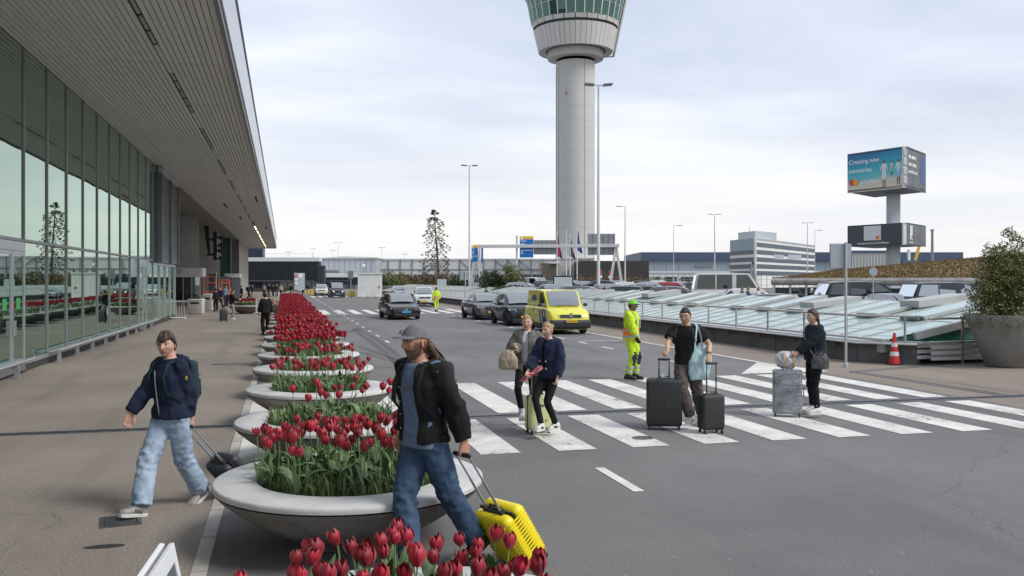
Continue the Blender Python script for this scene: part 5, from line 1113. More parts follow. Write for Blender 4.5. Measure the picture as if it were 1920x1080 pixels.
# shrubs beneath the bare pine
for i, (u, d, w_, h, mm, lab) in enumerate(((738, 150, 4.6, 4.1, M_lf2, 'yellowish green shrub right of the white cabin'), (766, 160, 4.2, 3.9, M_lf3, 'russet shrub between the white cabin and the bare pine'), (806, 175, 4.2, 4.2, M_lf3, 'brownish shrub at the foot of the bare pine'), (836, 170, 4.4, 4.0, M_lf3, 'russet bush right of the bare pine foot'), (862, 165, 4.0, 3.4, M_lf1, 'dark low bush by the left gantry leg'), (722, 148, 1.6, 2.2, M_lf1, 'small dark bush at the cabin corner'), (790, 158, 3.6, 2.3, M_lf1, 'low dark hedge behind the white car'),
    (1100, 175, 5, 3.6, M_lf3, 'orange brown shrub left of the tall lamp mast foot'), (1150, 180, 6, 3.7, M_lf3, 'orange brown shrub at the right gantry leg'), (1190, 185, 6, 3.5, M_lf3, 'orange brown shrub before the dark brown building'), (1240, 190, 6, 3.2, M_lf2, 'dull green shrub behind the left part of the car park'), (1290, 190, 6, 3.0, M_lf3, 'thin brown shrub behind the parked cars'))):
    p = at(u, d); e = empty('shrub', (p.x, p.y, 0), 0, lab, 'shrub'); leafmass([(-w_ * .2, 0, h * .5, w_ * .35, w_ * .3, h * .5), (w_ * .25, 0, h * .42, w_ * .3, w_ * .3, h * .42), (0, 0, h * .3, w_ * .55, w_ * .3, h * .3)], 3000 if i < 6 else 1500, .3, seed=20 + i).build('crown', mm, e, fix=False); MB().tube([(0, 0, 0), (0, 0, h * .6)], [.1, .04], 5).build('trunk', M_bark, e)
# bare deciduous tree by the tower foot
p = at(1018, 205); e = empty('bare_tree', (p.x, p.y, 0), 0, 'small leafless tree left of the tower foot', 'tree'); rnd = random.Random(2); tr = MB()
def twig(p, d, l, r, n):
    q = p + d * l; tr.tube([p, q], [r, r * .6], 4, cap=False)
    if n:
        for k in range(3): twig(q, (d + Vector((rnd.uniform(-.7, .7), rnd.uniform(-.7, .7), rnd.uniform(-.1, .6)))).normalized(), l * .72, r * .6, n - 1)
twig(Vector((0, 0, 0)), Vector((0, 0, 1)), 2.2, .16, 5); tr.build('trunk', mat('grey_bark', (.16, .14, .11), .9), e); leafmass([(0, 0, 4.3, 2.4, 2, 1.8)], 500, .22, seed=5).build('crown', M_lf3, e, fix=False)
# monkey puzzle: bare trunk, whorls of drooping branches with clumped ends
Dp = 205; p = at(817, Dp); mp_ = empty('bare_pine', (p.x, p.y, 0), 0, 'tall sparse monkey puzzle tree with clumped drooping branches', 'tree'); rnd = random.Random(9)
ht = zat(399, Dp); tr = MB(); tr.tube([(.9, 0, 0), (.3, 0, ht * .5), (-.35, 0, ht)], [.3, .2, .05], 8); cm = MB()
for k in range(26):
    t = k / 25; z = ht * (.28 + .71 * t); reach = 3.2 * (1 - t) ** .62 + .7; x0 = .9 - 1.25 * (z / ht) 
    for q in range(5 if t < .9 else 9):
        a_ = rnd.uniform(0, 6.28); rr_ = reach * rnd.uniform(.45, 1.2); pts = []
        for j in range(5): s = j / 4; pts.append((x0 + math.cos(a_) * rr_ * s, math.sin(a_) * rr_ * s, z + .9 * s - 1.9 * s * s * (1.1 - .5 * t)))
        if t > .93: pts = [(x0 + (x - x0) * .7, y * .7, z + .6 * j / 4) for j, (x, y, _) in enumerate(pts)]
        tr.tube(pts, .03, 3, cap=False)
        for (pp, nn, ss) in ((pts[-1], 16, .34), (pts[-2], 8, .26)): leafmass([(pp[0], pp[1], pp[2], ss, ss, ss * .85)], nn, .32, seed=k * 10 + q, m=cm)
tr.build('trunk', M_bark, mp_, fix=False); cm.build('crown', M_lf1, mp_, fix=False)
# ================================================================== vehicles
M_tyre2 = mat('tyre', (.018, .018, .018), .8); M_rim = mat('wheel_rim', (.42, .43, .44), .3, .8); M_rimd = mat('wheel_rim_dark', (.07, .07, .075), .35, .6)
M_cgl = glass_mat('car_glass', (.25, .28, .28), (.85, .9, .92), (.02, .025, .025), .75, .12)
M_side = glass_mat('side_glass', (.2, .22, .22), (.42, .45, .46), (.015, .018, .018), .8, .08)
M_wind = glass_mat('windscreen_glass', (.3, .33, .33), (.9, .93, .95), (.05, .055, .055), .75, .30)
M_hl = mat('headlight', (.62, .65, .68), .12, .3, spec=.9); M_hlon = mat('fog_lamp_on', (1, .6, .3), .4, emit=(1, .55, .22), estr=6); M_hlw = mat('headlight_on', (1, 1, 1), .4, emit=(1, .9, .75), estr=3)
M_plast = mat('black_plastic', (.025, .025, .027), .55); M_chrome = mat('chrome', (.6, .6, .6), .15, 1)
M_plb = mat('plate_blue', (.05, .32, .62), .4); M_ply = mat('plate_yellow', (.75, .42, .02), .4)
def paint(n, c, metal=.3, rough=.28, dirt=.12): return mat('paint_' + n, c, rough, metal, coat=.6, dirt=dirt)
P_black = paint('black', (.012, .012, .014)); P_grey = paint('grey', (.10, .105, .11)); P_navy = paint('night_blue', (.014, .018, .030)); P_white = paint('white', (.58, .58, .58), 0); P_silver = paint('silver', (.36, .38, .40), .6)
P_yel = paint('bright_yellow', (.70, .66, .07), 0, .35); P_taxi = paint('taxi_dark', (.04, .04, .042)); P_red = paint('red', (.30, .02, .02), .1)
def evalmesh(o):
    dg = bpy.context.evaluated_depsgraph_get(); dg.update(); return bpy.data.meshes.new_from_object(o.evaluated_get(dg))
def car_meshes(L0, W0, Hc, sh, wb, gh, wr, kind, wheel=.33, nose=.62):
    """sh: list (y, shoulder z, half width factor, bottom z); gh: (y windscreen foot, y roof front, y roof rear, y rear foot)"""
    h = W0 / 2; m = MB(); secs = []
    for (y, s, f, b) in sh:
        w_ = h * f
        pts = [(0, b), (w_ * .80, b), (w_ * .93, b + .05), (w_ * .985, b + (s - b) * .25), (w_, b + (s - b) * .52), (w_ * .985, b + (s - b) * .78), (w_ * .93, s - .045), (w_ * .86, s - .01), (w_ * .5, s + .02), (0, s + .03)]
        ring = pts + [(-x, z) for x, z in reversed(pts[1:-1])]; secs.append([(x, y, z) for x, z in ring])
    n = len(secs[0]); vs_ = [p for r in secs for p in r]; fs = [tuple(range(n)), tuple(reversed(range((len(secs) - 1) * n, len(secs) * n)))]
    for i in range(len(secs) - 1): fs += [(i * n + k, i * n + (k + 1) % n, (i + 1) * n + (k + 1) % n, (i + 1) * n + k) for k in range(n)]
    m.add(vs_, fs); body = m.build('tmp', None)
    cut = MB()
    for y in wb: cut.lathe([(0, -h - .2), (wheel + .055, -h - .2), (wheel + .055, h + .2), (0, h + .2)], 24, (0, 0, 0))
    cm = MB()
    for y in wb:
        for s in (-1, 1):
            q = MB().lathe([(0, -.14), (wheel + .06, -.14), (wheel + .06, .3), (0, .3)], 24)
            cm.add([(s * (h - .10) + (s * v[2]), y + v[0], wheel + v[1]) for v in q.v], q.f)
    cutter = cm.build('tmpc', None)
    bo = body.modifiers.new('b', 'BOOLEAN'); bo.operation = 'DIFFERENCE'; bo.object = cutter; bo.solver = 'EXACT'
    bv = body.modifiers.new('v', 'BEVEL'); bv.width = .012; bv.segments = 2; bv.limit_method = 'ANGLE'; bv.angle_limit = R(35)
    me = evalmesh(body); me.name = 'body'; bpy.data.objects.remove(body); bpy.data.objects.remove(cutter)
    me.materials.clear(); shade(me, 42)
    # cabin
    y0, y1, y2, y3 = gh; zb = [s for (y, s, f, b) in sh]; ysr = [y for (y, s, f, b) in sh]
    def shz(y): return float(np.interp(y, ysr, zb))
    hw = h * .90; hr = h * wr; c = MB()
    st = [(y0, shz(y0) + .0, hw * .90), (y0 * .45 + y1 * .55, None, None), (y1, Hc - .045, hr), ((y1 * .7 + y2 * .3), Hc, hr * 1.01), (y2 * .8 + y1 * .2, Hc - .01, hr), (y2, Hc - .05, hr * .97), (y3, shz(y3) + .0, hw * .88)]
    def crn(y, z, w_, wlow): return None
    P = []
    for (y, z, w_) in st:
        if z is None: z = shz(y0) + (Hc - .045 - shz(y0)) * .62; w_ = hw * .93 + (hr - hw * .93) * .58
        zl = min(shz(y) + .005, z - .002)
        P.append([(-hw * .985, y, zl), (-(w_ + (hw - w_) * .45), y, zl + (z - zl) * .55), (-w_, y, z - .02), (-w_ * .9, y, z + .005), (0, y, z + .025), (w_ * .9, y, z + .005), (w_, y, z - .02), (w_ + (hw - w_) * .45, y, zl + (z - zl) * .55), (hw * .985, y, zl)])
    n = 9; vs_ = [p for r in P for p in r]; fs = [tuple(range(n)), tuple(reversed(range((len(P) - 1) * n, len(P) * n)))]
    for i in range(len(P) - 1): fs += [(i * n + k, i * n + (k + 1) % n, (i + 1) * n + (k + 1) % n, (i + 1) * n + k) for k in range(n)]
    cab = MB().add(vs_, fs).mesh('cabin'); shade(cab, 35)
    return me, cab, dict(h=h, hw=hw, hr=hr, gh=gh, shz=shz, Hc=Hc, L=L0, W=W0, wb=wb, wheel=wheel, P=P, kind=kind, sh=sh)
def lerp(a_, b_, t): return Vector(a_) * (1 - t) + Vector(b_) * t
def quadp(a_, b_, c_, d_, off, inset=0.06):
    a_, b_, c_, d_ = map(Vector, (a_, b_, c_, d_)); ce = (a_ + b_ + c_ + d_) / 4; nrm = (b_ - a_).cross(d_ - a_).normalized()
    if nrm.dot(ce - Vector((0, ce.y if abs(nrm.x) > .5 else 2.2, .8))) < 0: nrm = -nrm
    return [p + nrm * off for p in (a_, b_, c_, d_)]
def build_car(name, spec, pm, loc, rz, label, cat='car', group=None, plate=M_plb, fog=False, hlon=False, rim=None, detail=2, lower=None, extra=None, platetxt=None):
    me, cab, S = spec; e = empty(name, loc, rz, label, cat, group); h = S['h']; y0, y1, y2, y3 = S['gh']; shz = S['shz']
    b = me.copy(); b.name = 'body'; b.materials.append(pm); bo = link('body', b, None, e); c = cab.copy(); c.name = 'roof'; c.materials.append(pm); link('roof', c, None, e)
    P = S['P']
    # windscreen follows the three front stations, rear window the last two
    def strip(i, j, k0, k1, off, name, m_, trim=.05):
        vs_ = []
        for ii in range(i, j + 1):
            for k in range(k0, k1 + 1):
                p = Vector(P[ii][k]); vs_.append(p)
        w_ = k1 - k0 + 1; ce = sum(vs_, Vector()) / len(vs_); vs_ = [ce + (p - ce) * (1 - trim) for p in vs_]
        nn = ((vs_[1] - vs_[0]).cross(vs_[w_] - vs_[0])).normalized()
        if nn.dot(ce - Vector((0, (y1 + y2) / 2, .9))) < 0: nn = -nn
        return MB().add([p + nn * off for p in vs_], [(a_ * w_ + q, a_ * w_ + q + 1, (a_ + 1) * w_ + q + 1, (a_ + 1) * w_ + q) for a_ in range(j - i) for q in range(w_ - 1)]).build(name, m_, e, smooth=60, fix=False)
    # windscreen
    f0, f1, f2 = P[0], P[1], P[2]; a0 = Vector((-S['hw'] * .90, y0 - .004, shz(y0) + .03)); a1 = Vector((S['hw'] * .90, y0 - .004, shz(y0) + .03))
    t0 = Vector(f2[2]); t1 = Vector(f2[6]); ins = .05
    cz = (a0 + a1 + t0 + t1) / 4; up = (t0 - a0).normalized(); nn = Vector((0, -up.z, up.y)).normalized()
    if nn.y > 0: nn = -nn
    n1 = 6; vs_ = []
    for r in range(5):
        for q in range(n1 + 1):
            s = q / n1; tt = .02 + .95 * r / 4; lft = lerp(a0, t0, tt); rgt = lerp(a1, t1, tt); p = lerp(lft, rgt, ins + (1 - 2 * ins) * s); bow = 1 - (2 * s - 1) ** 2
            vs_.append(p + nn * (.022 + .045 * bow * (1 if S['kind'] != 'box' else .6) + .06 * math.sin(math.pi * tt)))
    MB().add(vs_, [(r * (n1 + 1) + q, r * (n1 + 1) + q + 1, (r + 1) * (n1 + 1) + q + 1, (r + 1) * (n1 + 1) + q) for r in range(4) for q in range(n1)]).build('windscreen', M_wind, e, smooth=60, fix=False)
    ra0 = Vector((-S['hw'] * .8, y3, shz(y3) + .06)); ra1 = Vector((S['hw'] * .8, y3, shz(y3) + .06)); rt0 = Vector(P[5][2]); rt1 = Vector(P[5][6]); nb_ = Vector((0, .03, .01))
    MB().add([ra0 + nb_, ra1 + nb_, lerp(ra1, rt1, .9) + Vector((-.08, .03, .02)), lerp(ra0, rt0, .9) + Vector((.08, .03, .02))], [(0, 1, 2, 3)]).build('rear_window', M_cgl, e, fix=False)
    # side glass, split into doors
    zt = S['Hc'] - .12
    for s in (-1, 1):
        def sp(y, t):   # point on the side at height fraction t
            zl = shz(y) + .045; w0_ = S['hw'] * .985; w1_ = S['hr']; w_ = w0_ + (w1_ - w0_) * t * .97; return Vector((s * (w_ + .012), y, zl + (zt - zl) * t))
        yf0, yf1 = y0 + (y1 - y0) * .12 + .08, y1 + .12; yr1, yr0 = y2 - .05, y3 - (y3 - y2) * .35
        nwin = S.get('nwin', 2) if S['kind'] != 'panel' else 1
        cuts = [0, .5, 1] if nwin == 2 else [0, .36, .66, 1]
        if S['kind'] == 'panel': cuts = [0, .34]
        for q in range(len(cuts) - 1):
            a_, b_ = cuts[q], cuts[q + 1]; g_ = .012
            lo0, lo1 = yf0 + (yr0 - yf0) * (a_ + g_), yf0 + (yr0 - yf0) * (b_ - g_); hi0, hi1 = yf1 + (yr1 - yf1) * (a_ + g_), yf1 + (yr1 - yf1) * (b_ - g_)
            if q: hi0 = lo0 = (lo0 + hi0) / 2
            if b_ < 1: hi1 = lo1 = (lo1 + hi1) / 2 if q else yf0 + (yr0 - yf0) * (b_ - g_)
            if q and b_ < 1: hi1 = lo1
            MB().add([sp(lo0, .02), sp(lo1, .02), sp((lo1 + hi1) / 2, .55), sp(hi1, 1), sp(hi0, 1), sp((lo0 + hi0) / 2, .55)], [(0, 1, 2, 5), (5, 2, 3, 4)])  .build('side_window', M_side, e, fix=False)
        # mirror, door lines, handles
        MB().sph((s * (h + .10), y0 + .32, shz(y0) + .10), .1, 10, 7, (1.05, .6, .75)).build('wing_mirror', M_plast if lower else pm, e, smooth=True)
        if detail > 1:
            for yy in (y0 + .25, (yf0 + yr0) / 2 + .02, yr0 + .05):
                zl = .32; MB().b2(s * (h * .985) - .008, s * (h * .985) + .012, yy - .006, yy + .006, zl + .12, shz(yy) - .08).build('door_gap', M_blk, e)
            for yy in (y0 + 1.0, y0 + 1.85): MB().b2(s * h - .0, s * h + .018, yy, yy + .17, shz(yy) - .17, shz(yy) - .14).build('door_handle', M_chrome if not lower else M_plast, e)
    wh = S['wheel']
    for yy in S['wb']:
        for s in (-1, 1):
            w0 = empty('wheel', (s * (h - .12), yy, wh)); w0.parent = e; bpy.data.objects.remove(w0)
            ty = MB(); q = MB().lathe([(wh * .62, -.10), (wh * .93, -.105), (wh, -.07), (wh, .07), (wh * .93, .105), (wh * .62, .10), (wh * .62, -.10)], 28); ty.add([(v[2], v[0], v[1]) for v in q.v], q.f)
            to = ty.build('wheel', M_tyre2, e, smooth=50); to.location = (s * (h - .115), yy, wh)
            rm = MB(); q = MB().lathe([(0, .0), (wh * .2, .02), (wh * .22, -.01), (wh * .56, -.02), (wh * .63, .06)], 24); rm.add([(s * (v[2] + .03), v[0], v[1]) for v in q.v], q.f)
            ri = rm.build('rim', M_blk, to, smooth=40)
            spk = MB()
            for k in range(10 if detail > 1 else 5):
                a_ = 2 * math.pi * k / (10 if detail > 1 else 5); spk.bar((s * .045, math.cos(a_) * wh * .1, math.sin(a_) * wh * .1), (s * .075, math.cos(a_ + .12) * wh * .62, math.sin(a_ + .12) * wh * .62), .035 if detail > 1 else .07, .02)
            q = MB().lathe([(wh * .58, .085), (wh * .64, .095), (wh * .64, .06)], 24); spk.add([(s * v[2], v[0], v[1]) for v in q.v], q.f)
            spk.build('spokes', rim or M_rim, to)
    yf = S['sh'][0][0]; zs0 = S['sh'][0][1]; fw = h * S['sh'][1][2]
    def fy(x, z):    # front surface y near the nose
        return yf + (abs(x) / h) ** 3 * .30
    hz = shz(.25) - .12 if S['kind'] in ('car', 'suv') else shz(.2) - .16
    for s in (-1, 1):
        pr = []; m = MB()
        for (x, z) in ((.52, -.07), (.98, -.03), (1.0, .06), (.62, .055)): pr.append((s * x * h * .93, z + hz))
        dpt = [yf + .012, yf + .20, yf + .24, yf + .05]
        m.add([(x, dy - .02 , z) for (x, z), dy in zip(pr, dpt)] + [(x, dy + .2, z) for (x, z), dy in zip(pr, dpt)], [(0, 1, 2, 3), (7, 6, 5, 4), (0, 4, 5, 1), (1, 5, 6, 2), (2, 6, 7, 3), (3, 7, 4, 0)]).build('headlight', M_hlw if hlon else M_hl, e, bevel=.008)
        if fog or detail > 1: MB().sph((s * h * .72, yf + .05, .36), .055, 10, 6, (1.2, .5, .7)).build('fog_lamp', M_hlon if fog else M_hl, e)
        MB().b2(s * h * .62, s * h * .86, S['L'] - .03, S['L'] + .01, shz(S['L'] - .1) - .25, shz(S['L'] - .1) - .1).build('tail_light', M_red, e)
    MB().b2(-h * .5, h * .5, yf - .012, yf + .1, hz - .09, hz + .05).build('grille', M_plast, e, bevel=.01)
    if detail > 1:
        for k in range(3): MB().b2(-h * .49, h * .49, yf - .02, yf - .01, hz - .07 + k * .045, hz - .062 + k * .045).build('grille_bar', M_chrome, e)
        bq = MB().lathe([(0, 0), (.065, 0), (.065, .02), (0, .02)], 20).build('badge', M_chrome, e); bq.rotation_euler = (R(90), 0, 0); bq.location = (0, yf - .02, hz - .015)
    MB().b2(-h * .75, h * .75, yf - .02, yf + .1, .22, .36).build('lower_intake', M_plast, e, bevel=.02)
    pl = MB().b2(-.26, .26, yf - .045, yf - .03, .40, .51).build('number_plate', plate, e)
    if platetxt: text(platetxt, .1, M_blk, pl, (0, yf - .048, .455), (R(90), 0, 0), .001)
    MB().b2(-h * .86, h * .86, .5, S['L'] - .5, .16, .3).build('underbody', M_blk, e)
    if extra: extra(e, S)
    return e
WBc = lambda a_, b_: (a_, b_)
saloon = car_meshes(4.77, 1.83, 1.48, [(0, .60, .78, .24), (.06, .66, .86, .20), (.3, .74, .97, .19), (.9, .85, 1, .2), (1.35, .93, 1, .22), (2.2, .96, 1, .22), (3.4, .99, 1, .22), (4.2, 1.0, .98, .24), (4.65, .98, .9, .28), (4.77, .9, .85, .35)], (.92, 3.72), (1.25, 2.05, 4.05, 4.62), .70, 'car')
suv = car_meshes(4.45, 1.86, 1.62, [(0, .70, .8, .28), (.06, .80, .88, .24), (.3, .93, .98, .23), (.8, 1.0, 1, .24), (1.2, 1.04, 1, .26), (2.2, 1.06, 1, .26), (3.3, 1.09, 1, .26), (4.1, 1.1, .98, .28), (4.4, 1.05, .9, .35), (4.45, .95, .86, .4)], (.88, 3.55), (1.1, 1.85, 3.75, 4.3), .72, 'suv', .35)
cuv = car_meshes(4.42, 1.80, 1.49, [(0, .64, .76, .26), (.06, .72, .86, .22), (.3, .84, .97, .21), (.9, .94, 1, .22), (1.3, .98, 1, .24), (2.2, 1.0, 1, .24), (3.3, 1.03, 1, .24), (4.1, 1.04, .96, .26), (4.38, .98, .86, .35), (4.42, .9, .82, .4)], (.86, 3.56), (1.15, 1.95, 3.5, 4.3), .68, 'car', .34)
hatch = car_meshes(4.0, 1.78, 1.58, [(0, .66, .72, .26), (.05, .76, .84, .2), (.25, .90, .96, .2), (.7, 1.0, 1, .22), (1.0, 1.03, 1, .24), (2.2, .98, 1, .24), (3.1, 1.02, 1, .24), (3.75, 1.06, .95, .26), (3.97, 1.0, .86, .35), (4.0, .9, .82, .4)], (.72, 3.28), (.85, 1.65, 3.3, 3.88), .72, 'car', .345)
cvan = car_meshes(4.41, 1.79, 1.83, [(0, .66, .82, .24), (.05, .80, .9, .2), (.25, .98, .98, .2), (.65, 1.07, 1, .22), (.95, 1.12, 1, .24), (2.2, 1.14, 1, .24), (3.4, 1.14, 1, .24), (4.2, 1.14, 1, .26), (4.40, 1.1, .98, .3), (4.41, 1.0, .97, .35)], (.84, 3.52), (.85, 1.5, 4.2, 4.38), .84, 'panel', .33)
mpv = car_meshes(4.95, 1.93, 1.91, [(0, .68, .80, .24), (.06, .84, .88, .2), (.25, 1.0, .97, .2), (.7, 1.1, 1, .22), (1.0, 1.14, 1, .24), (2.2, 1.16, 1, .24), (3.6, 1.16, 1, .24), (4.7, 1.16, .99, .26), (4.93, 1.1, .95, .32), (4.95, 1.0, .93, .35)], (.92, 4.1), (.85, 1.75, 4.55, 4.85), .80, 'box', .34)
mpv[2]['nwin'] = 3
bus = car_meshes(5.6, 2.02, 2.55, [(0, .75, .82, .28), (.06, .95, .9, .22), (.25, 1.15, .97, .2), (.6, 1.28, 1, .22), (.85, 1.32, 1, .24), (2.2, 1.34, 1, .24), (3.6, 1.34, 1, .24), (5.4, 1.34, .99, .26), (5.58, 1.28, .97, .32), (5.6, 1.1, .96, .35)], (.95, 4.4), (.8, 1.55, 5.3, 5.5), .86, 'box', .35)
bus[2]['nwin'] = 3
vanp = (bus[0], bus[1], dict(bus[2], kind='panel'))
def onroad(u, v): return gp(u, v)
def place_front(uc, v, W0): return gp(uc, v)
# moving and standing cars on the road (nose towards the camera)
p = gp(762, 600); build_car('taxi_car', saloon, P_black, (p.x, p.y, 0), R(3), 'black estate taxi with glowing fog lamps driving towards the crossing', fog=True, plate=M_plb)
p = gp(797, 575); build_car('parked_car', suv, P_white, (p.x, p.y, 0), R(-6), 'white sport utility car right behind the black taxi', plate=M_ply)
p = gp(782, 560); build_car('parked_car', saloon, P_silver, (p.x - .6, p.y + 9, 0), R(2), 'pale car mostly hidden behind the white sport utility car', plate=M_ply, detail=1)
p = gp(938, 600); build_car('parked_car', cuv, P_grey, (11.35, 49.2, 0), R(2), 'dark grey crossover car, farthest of the three vehicles parked by the wall', hlon=False, plate=M_ply, rim=M_rimd)
build_car('parked_car', hatch, P_navy, (11.45, 42.4, 0), R(1), 'night blue small electric car between the grey crossover and the yellow van', plate=M_ply, rim=M_rimd)
def caddy_extra(e, S):
    h = S['h']; bl = mat('stripe_blue', (.01, .04, .36), .4); ye = mat('stripe_yellow', (.85, .55, .02), .4)
    for s in (-1, 1):
        for k in range(3):
            y = .50 + k * .42; zz_ = [.44 + .56 * q / 6 for q in range(7)]; X2 = [s * (h * float(np.interp((z - .22) / .9, (.25, .52, .78, .93), (.985, 1, .985, .95))) + .008) for z in zz_]
            MB().add([(x, y + (z - .44) * .45 + dy, z) for x, z in zip(X2, zz_) for dy in (0, .22)], [(2 * q, 2 * q + 1, 2 * q + 3, 2 * q + 2) for q in range(6)]).build('stripe', bl, e, fix=False)
        MB().add([(s * (h * .93 + .012), 2.6, 1.35), (s * (h * .93 + .012), 3.1, 1.35), (s * (h * .9 + .012), 3.1, 1.6), (s * (h * .9 + .012), 2.6, 1.6)], [(0, 1, 2, 3)]).build('emblem', bl, e, fix=False)
    def hood(x, y): return (x, y, S['shz'](y) + .036 - .05 * abs(x))
    for s in (-1, 1): MB().add([hood(s * .04, .3), hood(s * .34, .2), hood(s * .62, .62), hood(s * .42, .70)], [(0, 1, 2, 3)]).build('stripe', bl if s < 0 else ye, e, fix=False)
    t = text('AMBULANCE', .16, mat('faint_lettering', (.45, .42, .10), .5), e, (0, .70, S['shz'](.7) + .05), (R(8), 0, 0), .001)
    rbox('bumper', (1.74, .34, .36), (0, .10, .43), .09, M_plast, e); rbox('roof_lamp_bar', (.5, .2, .02), (0, 2, 1.845), .008, M_twh, e)
    MB().b2(-h * .95, h * .95, 3.9, 4.40, .26, .5).build('rear_bumper', M_plast, e, bevel=.03)
    for s in (-1, 1): MB().b2(s * h - .012, s * h + .014, 1.35, 3.1, .26, .42).build('sill', M_plast, e, bevel=.005)
    pl = MB().b2(-.26, .26, -.105, -.09, .50, .61).build('number_plate', M_ply, e); text('VGL-53-T', .1, M_blk, pl, (0.03, -.108, .555), (R(90), 0, 0), .001); MB().b2(-.26, -.21, -.11, -.10, .50, .61).build('plate_strip', bl, pl)
    o = MB().lathe([(0, 0), (.095, 0), (.095, .02), (0, .02)], 24).build('badge', M_chrome, e); o.location = (0, -.02, .80); o.rotation_euler = (R(90), 0, 0)
    for s in (-1, 1): MB().bar((s * .02, -.045, .745), (s * .055, -.045, .855), .014).build('badge_bar', M_twh, e)
build_car('yellow_van', cvan, P_yel, (11.45, 35.35, 0), R(-1), 'bright yellow ambulance service van with blue diagonal stripes', 'van', plate=M_ply, lower=True, extra=caddy_extra)
p = gp(634, 558); build_car('taxi_van', mpv, P_taxi, (p.x, p.y, 0), R(2), 'dark taxi people carrier with a blue plate at the end of the road', 'van', plate=M_plb, hlon=True, detail=1)
p = gp(607, 556); build_car('white_van', suv, P_white, (p.x, p.y + 6, 0), R(0), 'white car with a yellow plate left of the dark taxi van', 'van', plate=M_ply, detail=1)
# the car park beyond the skylights: only their upper halves show
p = at(1442, 66); build_car('minibus', bus, P_white, (p.x, p.y, .2), R(72), 'white high roofed minibus in the car park', 'minibus', 'vehicles in the car park', plate=M_ply, detail=1)
p = at(1694, 50); build_car('black_van', mpv, P_black, (p.x, p.y, .25), R(82), 'long black people carrier parked before the planted roof', 'van', 'vehicles in the car park', detail=1)
p = at(1742, 45); build_car('parked_car', cuv, P_silver, (p.x, p.y, .05), R(8), 'pale car showing only its windscreen between the black vans', 'car', 'vehicles in the car park', detail=1)
p = at(1860, 47); build_car('black_van', mpv, P_navy, (p.x, p.y, .22), R(84), 'dark van half hidden behind the potted shrub', 'van', 'vehicles in the car park', detail=1)
p = at(1485, 60); build_car('parked_car', saloon, P_white, (p.x, p.y, .2), R(64), 'white saloon parked just right of the minibus', 'car', 'vehicles in the car park', detail=1)
p = at(1552, 50); build_car('parked_car', saloon, P_grey, (p.x, p.y, .0), R(75), 'grey car roof showing above the skylights, left of the black people carrier', 'car', 'vehicles in the car park', detail=1)
p = at(1032, 104); build_car('white_van', vanp, P_white, (p.x, p.y, .0), R(35), 'white high panel van behind the round bush', 'van', 'vehicles in the car park', detail=1)
pos = [(1112, 66, 62, suv, P_silver, 'grey sport utility car left of the tall lamp mast'), (1160, 64, 58, saloon, P_grey, 'grey estate just right of the tall lamp mast'), (1208, 70, 66, suv, P_silver, 'silver car under the gantry leg'), (1250, 66, 70, saloon, P_navy, 'dark saloon near the yellow jacket'), (1298, 64, 60, cuv, P_black, 'black car left of the retaining wall'), (1335, 62, 66, saloon, P_grey, 'grey saloon before the retaining wall'),
       (1095, 88, 60, cuv, P_grey, 'dark car beside the display box'), (1135, 92, 70, hatch, P_silver, 'small silver car behind the tall mast'), (1182, 90, 70, suv, P_black, 'black sport utility car under the gantry'), (1222, 95, 65, saloon, P_white, 'white saloon in the second row'), (1262, 92, 72, cuv, P_silver, 'silver crossover in the second row'), (1305, 98, 65, saloon, P_red, 'dark red car in the second row'),
       (1105, 125, 75, suv, P_white, 'white car far back under the gantry'), (1150, 128, 70, saloon, P_navy, 'navy car far back by the gantry leg'), (1195, 122, 65, suv, P_silver, 'silver car far back, right of the gantry'), (1232, 130, 74, hatch, P_black, 'small black car in the third row'), (1270, 126, 66, suv, P_white, 'white sport utility car in the third row'), (1312, 132, 72, saloon, P_silver, 'silver saloon in the third row'), (1352, 124, 68, suv, P_grey, 'grey car behind the minibus'), (1392, 120, 72, cuv, P_white, 'white crossover behind the minibus'),
       (1070, 96, 60, suv, P_grey, 'grey car hidden behind the display box'), (1020, 88, 50, cuv, P_silver, 'silver car right of the round bush')]
for (u, d, rz, sp_, pm_, lab) in pos:
    p = at(u, d); build_car('parked_car', sp_, pm_, (p.x, p.y, .32 if d < 80 else .55), R(rz), lab, 'car', 'vehicles in the car park', detail=1)
# ================================================================== people: one builder, posed by joints
M_skins = {}
def skin_mat():
    if 'skin' in MATS: return MATS['skin']
    m = bpy.data.materials.new('skin'); m.use_nodes = True; t = m.node_tree; b = t.nodes['Principled BSDF']; MATS['skin'] = m
    a_ = t.nodes.new('ShaderNodeVertexColor'); a_.layer_name = 'Col'; n = t.nodes.new('ShaderNodeTexNoise'); n.inputs['Scale'].default_value = 30; tcn = t.nodes.new('ShaderNodeTexCoord'); t.links.new(tcn.outputs['Object'], n.inputs[0])
    mr = t.nodes.new('ShaderNodeMapRange'); mr.inputs[3].default_value = .85; mr.inputs[4].default_value = 1.15; t.links.new(n.outputs[0], mr.inputs[0]); s = t.nodes.new('ShaderNodeVectorMath'); s.operation = 'SCALE'
    t.links.new(a_.outputs[0], s.inputs[0]); t.links.new(mr.outputs[0], s.inputs['Scale']); t.links.new(s.outputs[0], b.inputs['Base Color']); b.inputs['Roughness'].default_value = .5
    b.inputs['Subsurface Weight'].default_value = .12; b.inputs['Subsurface Radius'].default_value = (.01, .004, .002); return m
def cloth(name, c, rough=.85, var=.14, bump=.35, bs=240, c2=None, sheen=.0, vscale=14):
    return mat('cloth_' + name, c, rough, var=0 if c2 else var, c2=c2, bump=bump, bscale=bs, vscale=vscale, sheen=sheen, spec=.25)
